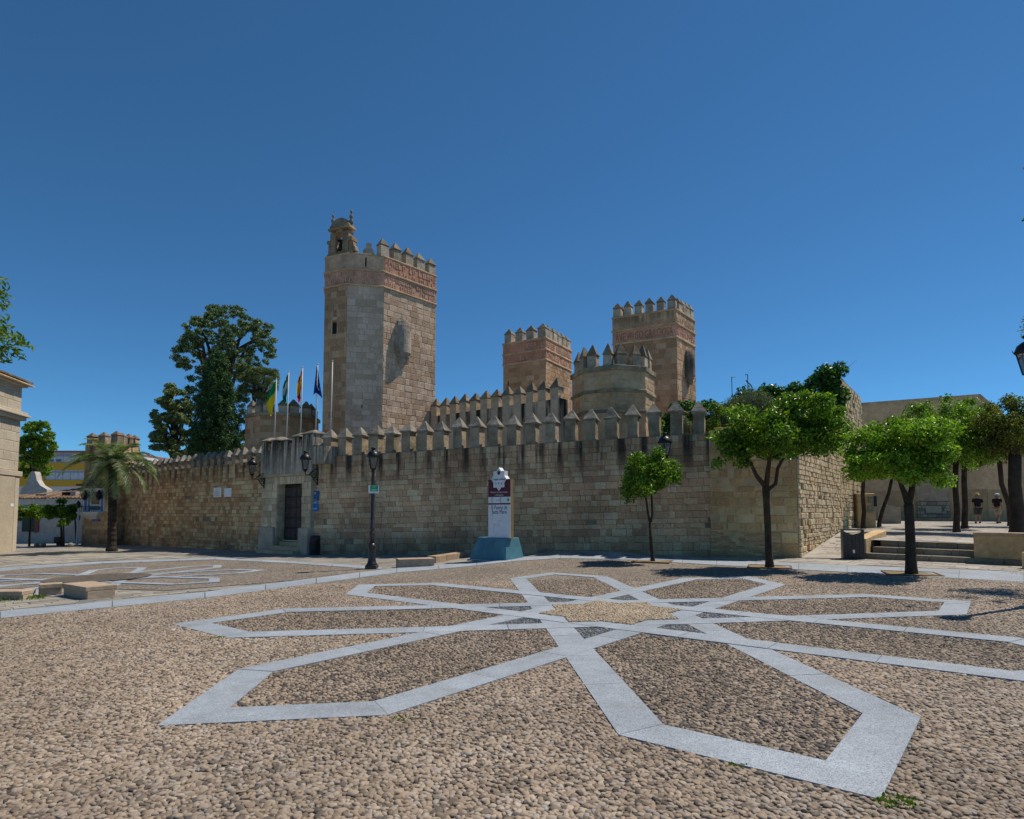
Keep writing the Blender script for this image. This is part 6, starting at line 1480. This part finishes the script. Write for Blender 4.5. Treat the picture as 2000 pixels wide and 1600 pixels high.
terrace_tree('olive-toned orange tree with a bent trunk right of the two walkers', 1974, 1024, 30, -.4, 1950, 860, (1.35, 1.4, 1.75), 16000, L_olive, 15, .13)
terrace_tree('thick-trunked tree with yellowing leaves at the right edge of the terrace', 1987, 1038, 22, .05, 1985, 850, (1.1, 1.3, 1.45), 15000, L_olive, 16, .24)
# planting pits
M_soil = plain('dry_soil', (0.22, 0.165, 0.09), 0.95, var=0.3, scale=12, bump=0.8); M_rim = plain('rusty_rim', (0.16, 0.10, 0.065), 0.8, var=0.3)
for px, py, lab in ((1503, 1109, 'square tree pit with dry soil under the larger orange tree'), (1780, 1122.5, 'square tree pit with dry soil under the tree before the steps'), (1275, 1098, 'square tree pit under the small orange tree')):
    q = G(px, py); pit = thing('tree_pit', q, lab, 'tree pit'); M = frame(V2(q), (0.92, -0.39), q.z)
    m = MB(); m.box(-.5, .5, -.45, .45, -.03, .03, M); m.build('soil', M_soil, pit)
    for (a0, a1, b0, b1) in ((-.55, .55, -.5, -.45), (-.55, .55, .45, .5), (-.55, -.5, -.45, .45), (.5, .55, -.45, .45)): m = MB(); m.box(a0, a1, b0, b1, -.03, .042, M); m.build('rim', M_rim, pit)

# ivy and plants showing above the walls
iv = thing('ivy', (*SB, 3.5), 'dark glossy ivy heaped over the cross wall beneath the tall side wall', 'ivy')
q = random.Random(5); cl = []
for i in range(120):
    t = 1 - q.random() ** 1.3; p = XA.lerp(XB, t); zt_ = 6.1 + 0.8 * t + max(0, t - .8) * 3.2
    cl.append((p.x + q.uniform(-.3, .2), p.y - q.uniform(0.0, .6), q.uniform(zt_ - 2.8, zt_ + .25), q.uniform(.25, .5), q.uniform(.25, .4), q.uniform(.25, .5)))
for i in range(10): cl.append((SB.x - .25 + q.uniform(-.25, .2), SB.y - q.uniform(0.05, .35), 7.3 + q.uniform(-1.2, .3), .25, .22, .3))
leaf_mesh('foliage', L_ivy, iv, cl, 26000, 0.14, 0.75, 21)
m = MB()
for i in range(5):
    a = Vector((SB.x - .2 + .1 * i, SB.y, 7.4)); m = MB(); m.tube([a, a + Vector((-.15 + .12 * i, 0, .3)), a + Vector((-.3 + .25 * i, 0, .42 + .05 * i))], [.012, .008, .003], 4); m.build('tendril', M_bark, iv)
def shrub(name, label, spots, n, size, leaf, seed, aspect=.4, cat='shrub'):
    c = spots[0]; root = thing(name, (c[0], c[1], c[2] - c[5]), label, cat); leaf_mesh('foliage', leaf, root, spots, n, size, aspect, seed)
    for k in range(3): m = MB(); m.tube([Vector((c[0] + .1 * k, c[1], c[2] - 2.2)), Vector((c[0] + .2 * k - .2, c[1], c[2]))], [.04, .02], 5); m.build('stem', M_bark, root)
def sp(px, py, Y, rx, rz): p = W(px, py, Y); return (p.x, p.y, p.z, rx, rx, rz)
shrub('olive_bush', 'grey-green olive bush rising behind the wall left of the ivy', [sp(1440, 790, 24, .6, .35), sp(1470, 775, 24, .5, .35), sp(1415, 812, 24, .45, .45), sp(1450, 815, 24, .6, .5), sp(1490, 790, 24.3, .5, .5), sp(1400, 845, 24, .3, .3)], 7000, .09, L_grey, 31, .3)
shrub('wall_shrub', 'dark green shrub next to the last tall merlon', [sp(1398, 800, 23.2, .3, .3), sp(1392, 830, 23.2, .3, .3)], 1200, .1, L_orange, 32)
shrub('wall_shrub', 'leafy plant in the gap left of the second merlon from the right', [sp(1284, 842, 23.4, .2, .35), sp(1290, 828, 23.4, .15, .2)], 700, .1, L_orange2, 33)
shrub('wall_shrub', 'grey-green plant in the gap left of the rightmost merlon', [sp(1336, 832, 23.4, .3, .35)], 800, .08, L_grey, 34)

# tall trees behind the castle wall
def big_tree(label, base, clumps, n, size, leaf, seed, top, tr=.35, name='tall_tree', group='trees behind the castle', limbs=None, aspect=.5, fill=.45):
    b = Vector(base); t = Vector(top); q = random.Random(seed)
    tg = [Vector(c[:3]) for c in q.sample(clumps, min(14, len(clumps)))]
    lim = [[(b.lerp(t, q.uniform(.45, .8)), tr * .4), (b.lerp(t, .8).lerp(g, .55) + Vector((0, 0, .3)), tr * .22), (g, tr * .06)] for g in tg]
    return tree(name, label, b, [(b, tr), (b.lerp(t, .5) + Vector((.15, 0, 0)), tr * .7), (t, tr * .25)], lim, clumps, n, size, leaf, group, None, seed, aspect, fill)
q = random.Random(9)
def scatter(lobes, Y_, dep, rs_, flat=.75, dens=1.0):
    """many small sprays filling the lobes of a crown: (px, py, rx, rz, count) surveyed in the picture plane at depth Y_"""
    out = []
    for (px, py, rx, rz, k) in lobes:
        for _ in range(int(k * dens)):
            a, rr = q.uniform(0, 6.28), q.random() ** 0.45; p = W(px + rx * rr * math.cos(a), py + rz * rr * math.sin(a), Y_ + q.uniform(-dep, dep)); s_ = q.uniform(*rs_)
            out.append((p.x, p.y, p.z, s_ * q.uniform(.9, 1.5), s_, s_ * flat))
    return out
cl = scatter(((430, 640, 68, 36, 70), (400, 690, 55, 42, 55), (470, 670, 48, 42, 45), (515, 658, 20, 24, 22), (368, 680, 26, 38, 24), (440, 612, 44, 14, 26), (490, 720, 38, 28, 26), (420, 760, 52, 58, 50), (348, 700, 10, 18, 9), (530, 692, 8, 14, 7), (506, 636, 14, 14, 9), (380, 640, 22, 12, 10)), 52, 2.6, (.16, .42))
t_ = W(430, 640, 52); big_tree('tall loose-crowned grey-green tree behind the castle wall', (t_.x, 52, -.3), cl, 38000, .2, L_dark, 41, t_, .5, fill=.8)
cl = scatter(((510, 752, 36, 32, 60), (488, 790, 28, 40, 34), (480, 720, 22, 24, 26), (530, 735, 14, 16, 12)), 47, 1.5, (.16, .4))
t_ = W(505, 740, 47); big_tree('soft olive-green pine just left of the flags', (t_.x, 47, -.3), cl, 18000, .22, L_pine, 42, t_, .3, name='pine_tree', aspect=.16, fill=.8)
Y_ = 45.0; cl = []
for i in range(420):
    t = q.random() ** 1.2; py = 890 - t * 202; hw = min(52, 60 * (1 - t) ** 0.6 + 1.5); an = q.uniform(0, 6.28); rr = q.uniform(.72, 1.0)
    px = 416 + 9 * t + math.cos(an) * hw * rr; p = W(px, py, Y_ + math.sin(an) * hw * rr / 27); s_ = q.uniform(.16, .34); cl.append((p.x, p.y, p.z, s_, s_, s_ * 1.6))
for i in range(40):
    t = i / 40; p = W(416 + 9 * t, 890 - t * 190, Y_); hw = min(52, 60 * (1 - t) ** 0.6) / 27 * .7; cl.append((p.x, p.y, p.z, hw, hw, .6))
t_ = W(424, 700, Y_); big_tree('dense dark conical cypress in front of the tall tree', (t_.x, Y_, -.3), cl, 60000, .14, L_cyp, 43, t_, .3, name='cypress_tree', aspect=.45, fill=.5)
cl = scatter(((342, 800, 32, 38, 70), (350, 850, 40, 42, 70), (312, 858, 13, 24, 18), (334, 763, 10, 14, 9), (462, 850, 28, 40, 36), (308, 810, 10, 18, 9)), 48, 1.6, (.16, .4))
t_ = W(345, 790, 48); big_tree('shorter mixed green tree left of the cypress', (t_.x, 48, -.3), cl, 30000, .21, L_pine, 44, t_, .3, fill=.8)
cl = scatter(((70, 850, 32, 25, 60), (60, 880, 26, 30, 50), (92, 872, 17, 26, 30), (85, 915, 15, 15, 14), (50, 915, 10, 15, 10)), 57, 1.6, (.18, .42))
t_ = W(68, 880, 57); big_tree('bushy green street tree behind the corner building', (t_.x, 57, -.5), cl, 26000, .2, L_orange, 45, t_, .3, group='trees in the side street', fill=.8)
# small street trees far left
for (px, py, cx, cy, rx, rz, n, leaf, lab, sd_) in ((57, 1067, 60, 1003, 26, 19, 4200, L_orange, 'small orange tree with leaning stem before the white house', 51), (121, 1067, 118, 1000, 27, 24, 5200, L_orange, 'fuller small orange tree behind the slim lamp', 52), (124, 1068, 124, 1021, 9, 10, 1200, L_orange2, 'yellow-green sapling in front of the fuller orange tree', 53), (150, 1064, 146, 1003, 10, 20, 1500, L_orange, 'narrow orange tree squeezed between slim lamp and corner tower', 54)):
    b = G(px, py); c = W(cx, cy, b.y + (0.6 if sd_ == 52 else -.4 if sd_ == 53 else 0)); k = b.y / FOCAL
    tree('street_orange_tree', lab, b, [(b, .07), (b.lerp(c, .5), .055), (c, .03)], [], crown_clumps(c, (rx * k, rx * k, rz * k), 26, sd_, zmin=-.6), n, .14, leaf, 'small trees in the side street', seed=sd_)

# foreground branches reaching in at the picture's edges
def edge_tree(label, base, c, r, extra, n, size, leaf, seed, nc=40):
    b = Vector(base); c = Vector(c); cl = crown_clumps(c, r, nc, seed, cr=(.16, .26), core=0.3)
    tops = [Vector(e[:3]) for e in extra]
    lim = [[(b.lerp(c, .75), .04), (b.lerp(c, .9).lerp(e, .55) + Vector((0, 0, .25)), .016), (e, .004)] for e in tops[::3]]
    tree('plane_tree', label, b, [(b, .2), (b.lerp(c, .6), .15), (c, .06)], lim, cl + extra, n, size, leaf, 'trees cut off by the picture edges', seed=seed, aspect=.35)
ex = []
for (px, py, rx, rz) in ((-6, 552, 16, 20), (-4, 590, 18, 14), (0, 618, 14, 10), (6, 645, 24, 18), (30, 662, 20, 14), (48, 672, 14, 7), (8, 680, 22, 14), (0, 700, 16, 8), (28, 690, 12, 8), (-14, 660, 26, 40), (5, 575, 10, 10)):
    p = W(px, py, 8.6); k = 8.6 / FOCAL; ex.append((p.x, p.y, p.z, rx * k, .2, rz * k))
edge_tree('feathery light green tree reaching in at the left edge', (-10.6, 9.4, -.2), (-10.1, 9.2, 5.6), (1.75, 1.7, 1.8), ex, 11000, .10, L_feather, 61)
ex2 = [(W(2004, 432, 11.6).x, 11.6, W(2004, 432, 11.6).z, .06, .1, .1), (W(2006, 330, 11.6).x, 11.6, W(2006, 330, 11.6).z, .06, .1, .1)]
edge_tree('shady tree standing outside the right edge of the picture', (12.6, 12.4, 0.2), (12.25, 11.9, 6.0), (1.7, 1.6, 1.5), ex2, 5000, .10, L_olive, 62, 30)

# palm
b = G(218, 1077.5); Y_ = b.y; top = W(221, 912, Y_)
palm = thing('palm_tree', b, 'date palm with drooping silvery fronds before the corner tower', 'palm')
M_ptr = stone('palm_trunk_fibre', [(0.055, 0.042, 0.034)] * 3, grain=20, patch=3, bump=1.0, var=(0.5, 1.5))
m = MB(); q = random.Random(3); prof = []; npf = 34
for i in range(npf + 1):
    t = i / npf; prof.append((b.lerp(top, t), (0.20 - 0.03 * t) * (1.0 + (0.07 if i % 2 else -0.04)) + (0.07 * max(0, 1 - t * 12))))
m.tube([p for p, r in prof], [r for p, r in prof], 12); m.build('trunk', M_ptr, palm)
m = MB(); m.lathe([(.17, -.3), (.26, -.05), (.24, .15), (.12, .35)], n=10, M=Matrix.Translation(top)); m.build('boss', M_ptr, palm)
fi = 0
for ringn, (el, ln, cnt) in enumerate(((75, 1.9, 7), (48, 2.6, 9), (22, 2.9, 9), (-5, 2.6, 8), (-30, 2.2, 4))):
    for k in range(cnt):
        az = 2 * math.pi * (k + 0.37 * ringn) / cnt + q.uniform(-.2, .2); e0 = R(el + q.uniform(-9, 9)); L = ln * q.uniform(.85, 1.12); n = 22; pts_ = []; p = top + Vector((0, 0, .1)); e = e0
        for i in range(n + 1):
            pts_.append(p.copy()); p = p + Vector((math.cos(az) * math.cos(e), math.sin(az) * math.cos(e), math.sin(e))) * (L / n); e -= R(2.9 + 0.16 * i) * (1.0 if e > R(-80) else 0)
        m = MB(); m.tube(pts_, [.022 * (1 - i / (n + 2)) + .003 for i in range(n + 1)], 4, cap=False)
        side_v = Vector((-math.sin(az), math.cos(az), 0))
        for i in range(2, n):
            t = i / n; fwd = (pts_[min(i + 1, n)] - pts_[i - 1]).normalized(); upv = side_v.cross(fwd).normalized() * -1; ll = 0.48 * math.sin(math.pi * min(1, .18 + .8 * t)) * q.uniform(.85, 1.15) + .05
            for sg in (-1, 1):
                for off in (0, .5):
                    o_ = pts_[i].lerp(pts_[min(i + 1, n)], off); d_ = (side_v * sg * .75 + fwd * .75 + Vector((0, 0, 1)) * q.uniform(-.25, .2)).normalized(); w_ = fwd * .022
                    tip = o_ + d_ * ll - Vector((0, 0, .12 * ll)); md_ = o_ + d_ * ll * .5
                    m.add([o_ - w_, o_ + w_, md_ + w_ * .9 + Vector((0, 0, .01)), tip, md_ - w_ * .9], [(0, 1, 2, 3, 4)])
        m.build('frond', L_palm, palm); fi += 1

# weeds in the joints
def tuft(label, px, py, n, r_, h):
    c = G(px, py); root = thing('weed_tuft', c, label, 'weed', 'weeds between the stones'); rs = random.Random(px); m = MB()
    for i in range(n):
        a, d = rs.uniform(0, 6.28), math.sqrt(rs.random()) * r_; o = Vector((c.x + d * math.cos(a) * 1.6, c.y + d * math.sin(a), c.z + .012)); l = Vector((rs.uniform(-1, 1), rs.uniform(-1, 1), rs.uniform(.6, 1.6))).normalized() * h * rs.uniform(.5, 1.2); w = Vector((rs.uniform(-1, 1), rs.uniform(-1, 1), 0)).normalized() * .006
        m.add([o - w, o + w, o + l * .6 + w * 1.4, o + l, o + l * .6 - w * 1.4], [(0, 1, 2, 3, 4)])
    m.build('leaves', L_feather, root)
tuft('green weed tuft at the corner of the big star petal bottom right', 1752, 1574, 130, .07, .03); tuft('weed tuft along the near edge of the bottom right petal', 1438, 1500, 40, .04, .022)
tuft('weed tuft under the near side of the bottom left petal', 785, 1408, 45, .05, .022); tuft('small weed tuft at the left petal shoulder', 424, 1249, 60, .07, .03)
tuft('row of weeds along the foot of the leftmost bench', 30, 1172, 160, .35, .07); tuft('weeds at the end of the leftmost bench', 66, 1169, 90, .15, .08)

# ================================================================== people
def skin_mesh(name, verts, edges, radii, mat, parent, sub=2, root_i=0):
    me = bpy.data.meshes.new(name); me.from_pydata([tuple(v) for v in verts], edges, []); me.materials.append(mat)
    o = link(bpy.data.objects.new(name, me), parent); o.modifiers.new('skin', 'SKIN')
    for i, r in enumerate(radii): d = me.skin_vertices[0].data[i]; d.radius = r if hasattr(r, '__len__') else (r, r); d.use_root = (i == root_i)
    o.modifiers['skin'].use_smooth_shade = True; s_ = o.modifiers.new('sub', 'SUBSURF'); s_.levels = sub; s_.render_levels = sub
    return o
M_skin = plain('skin', (0.30, 0.175, 0.115), 0.6, var=0.06); M_black = plain('black_cotton', (0.012, 0.012, 0.014), 0.85, var=0.2); M_shoe = plain('dark_shoe', (0.015, 0.014, 0.014), 0.6)
def person(label, px, py, Y_, yaw, legs, arms, shorts, hat, hatstyle, shirt, hair):
    f = W(px, py, Y_); f.z = tz(f.x, f.y) + 0.012; root = thing('person', f, label, 'person', 'people walking on the terrace'); M = Matrix.Translation(f) @ Matrix.Rotation(yaw, 4, 'Z')
    T = lambda p: M @ (Vector(p) * 0.9)                               # local: +y = facing direction
    (lk, lf), (rk, rf_) = legs; (le, lh), (re, rh) = arms
    J = [(0, 0, .93), (0, 0, 1.08), (0, .01, 1.28), (0, 0, 1.44), (0, .01, 1.53), (0, .02, 1.64), (0, .02, 1.74),      # 0-6 spine, neck, head
         (-.095, 0, .88), lk, (lf[0], lf[1], lf[2] + .09), (lf[0], lf[1] + .14, lf[2] + .035),                             # 7-10 left leg
         (.095, 0, .88), rk, (rf_[0], rf_[1], rf_[2] + .09), (rf_[0], rf_[1] + .14, rf_[2] + .035),                        # 11-14 right leg
         (-.19, 0, 1.42), le, lh, (lh[0], lh[1] + .03, lh[2] - .09), (.19, 0, 1.42), re, rh, (rh[0], rh[1] + .03, rh[2] - .09), (0, .125, 1.63)]
    E_ = [(0, 1), (1, 2), (2, 3), (3, 4), (4, 5), (5, 6), (0, 7), (7, 8), (8, 9), (9, 10), (0, 11), (11, 12), (12, 13), (13, 14), (3, 15), (15, 16), (16, 17), (17, 18), (3, 19), (19, 20), (20, 21), (21, 22), (5, 23)]
    Rr = [(.15, .11), (.14, .10), (.16, .11), (.13, .09), .055, (.085, .1), (.075, .085), .09, .06, .042, .04, .09, .06, .042, .04, .065, .045, .033, (.022, .04), .065, .045, .033, (.022, .04), .018]
    skin_mesh('body', [T(p) for p in J], E_, Rr, M_skin, root)
    lp_ = lambda a, b, t: tuple(a[i] + (b[i] - a[i]) * t for i in range(3))
    S = [(0, 0, .94), (0, 0, 1.08), (0, .01, 1.28), (0, 0, 1.43), (-.19, 0, 1.425), lp_((-.19, 0, 1.42), le, .75), (.19, 0, 1.425), lp_((.19, 0, 1.42), re, .75), (0, 0, 1.49)]
    skin_mesh('shirt', [T(p) for p in S], [(0, 1), (1, 2), (2, 3), (3, 4), (4, 5), (3, 6), (6, 7), (3, 8)], [(.175, .13), (.165, .125), (.185, .135), (.15, .11), .085, .075, .085, .075, .07], shirt, root)
    H = [(0, 0, .95), (-.1, 0, .86), lp_((-.095, 0, .88), lk, .95), (.1, 0, .86), lp_((.095, 0, .88), rk, .95)]
    skin_mesh('shorts', [T(p) for p in H], [(0, 1), (1, 2), (0, 3), (3, 4)], [(.17, .125), .115, .095, .115, .095], shorts, root)
    for ft, kn in ((lf, lk), (rf_, rk)):
        skin_mesh('shoe', [T((ft[0], ft[1] - .05, ft[2] + .05)), T((ft[0], ft[1] + .07, ft[2] + .045)), T((ft[0], ft[1] + .17, ft[2] + .035))], [(0, 1), (1, 2)], [.055, .055, .042], M_shoe, root, 1)
    m = MB(); Mh = M @ Matrix.Diagonal((.9, .9, .9, 1)) @ Matrix.Translation((0, .02, 1.70))
    if hatstyle == 'brim': m.lathe([(.19, 0), (.2, .012), (.115, .02), (.11, .09), (.085, .13), (.02, .14)], n=18, M=Mh)
    else: m.lathe([(.112, -.01), (.122, .02), (.12, .06), (.09, .1), (.03, .115)], n=16, M=Mh); m.loft([[Mh @ Vector((x, y, z)) for x, y in ((-.08, .08), (.08, .08), (.06, .2), (-.06, .2))] for z in (.0, .014)])
    m.build('hat', hat, root, True)
    m = MB(); m.lathe([(.1, -.1), (.106, -.03), (.108, .0)], n=14, M=M @ Matrix.Diagonal((.9, .9, .9, 1)) @ Matrix.Translation((0, .005, 1.69))); m.build('hair', hair, root, True)
    for sx in (-1, 1): m = MB(); m.lathe([(.005, -.03), (.018, -.02), (.02, .02), (.005, .035)], n=6, M=M @ Matrix.Diagonal((.9, .9, .9, 1)) @ Matrix.Translation((sx * .1, .02, 1.63))); m.build('ear', M_skin, root, True)
M_hairg = plain('grey_hair', (0.18, 0.16, 0.14), 0.8)
person('man in black shirt, dark shorts and straw hat walking away on the terrace', 1911, 1021.5, 33.5, R(-20), (((-.10, .02, .47), (-.12, -.02, 0)), ((.11, .12, .48), (.13, .10, 0))), (((-.25, -.05, 1.16), (-.24, -.02, .9)), ((.26, -.06, 1.16), (.28, .04, .92))), plain('dark_print_shorts', (0.045, 0.048, 0.045), 0.85, var=0.5, scale=30), plain('straw_hat', (0.48, 0.36, 0.17), 0.8), 'brim', M_black, M_hairg)
person('man in black polo, beige shorts and white cap striding on the terrace', 1949.5, 1021, 33.5, R(-68), (((-.10, .16, .48), (-.11, .30, 0)), ((.10, -.06, .48), (.11, -.30, .0))), (((-.25, .03, 1.16), (-.25, .16, .93)), ((.25, -.08, 1.17), (.27, -.05, .92))), plain('beige_cotton', (0.34, 0.27, 0.19), 0.85, var=0.12), plain('white_cap', (0.62, 0.62, 0.62), 0.8), 'cap', M_black, M_hairg)
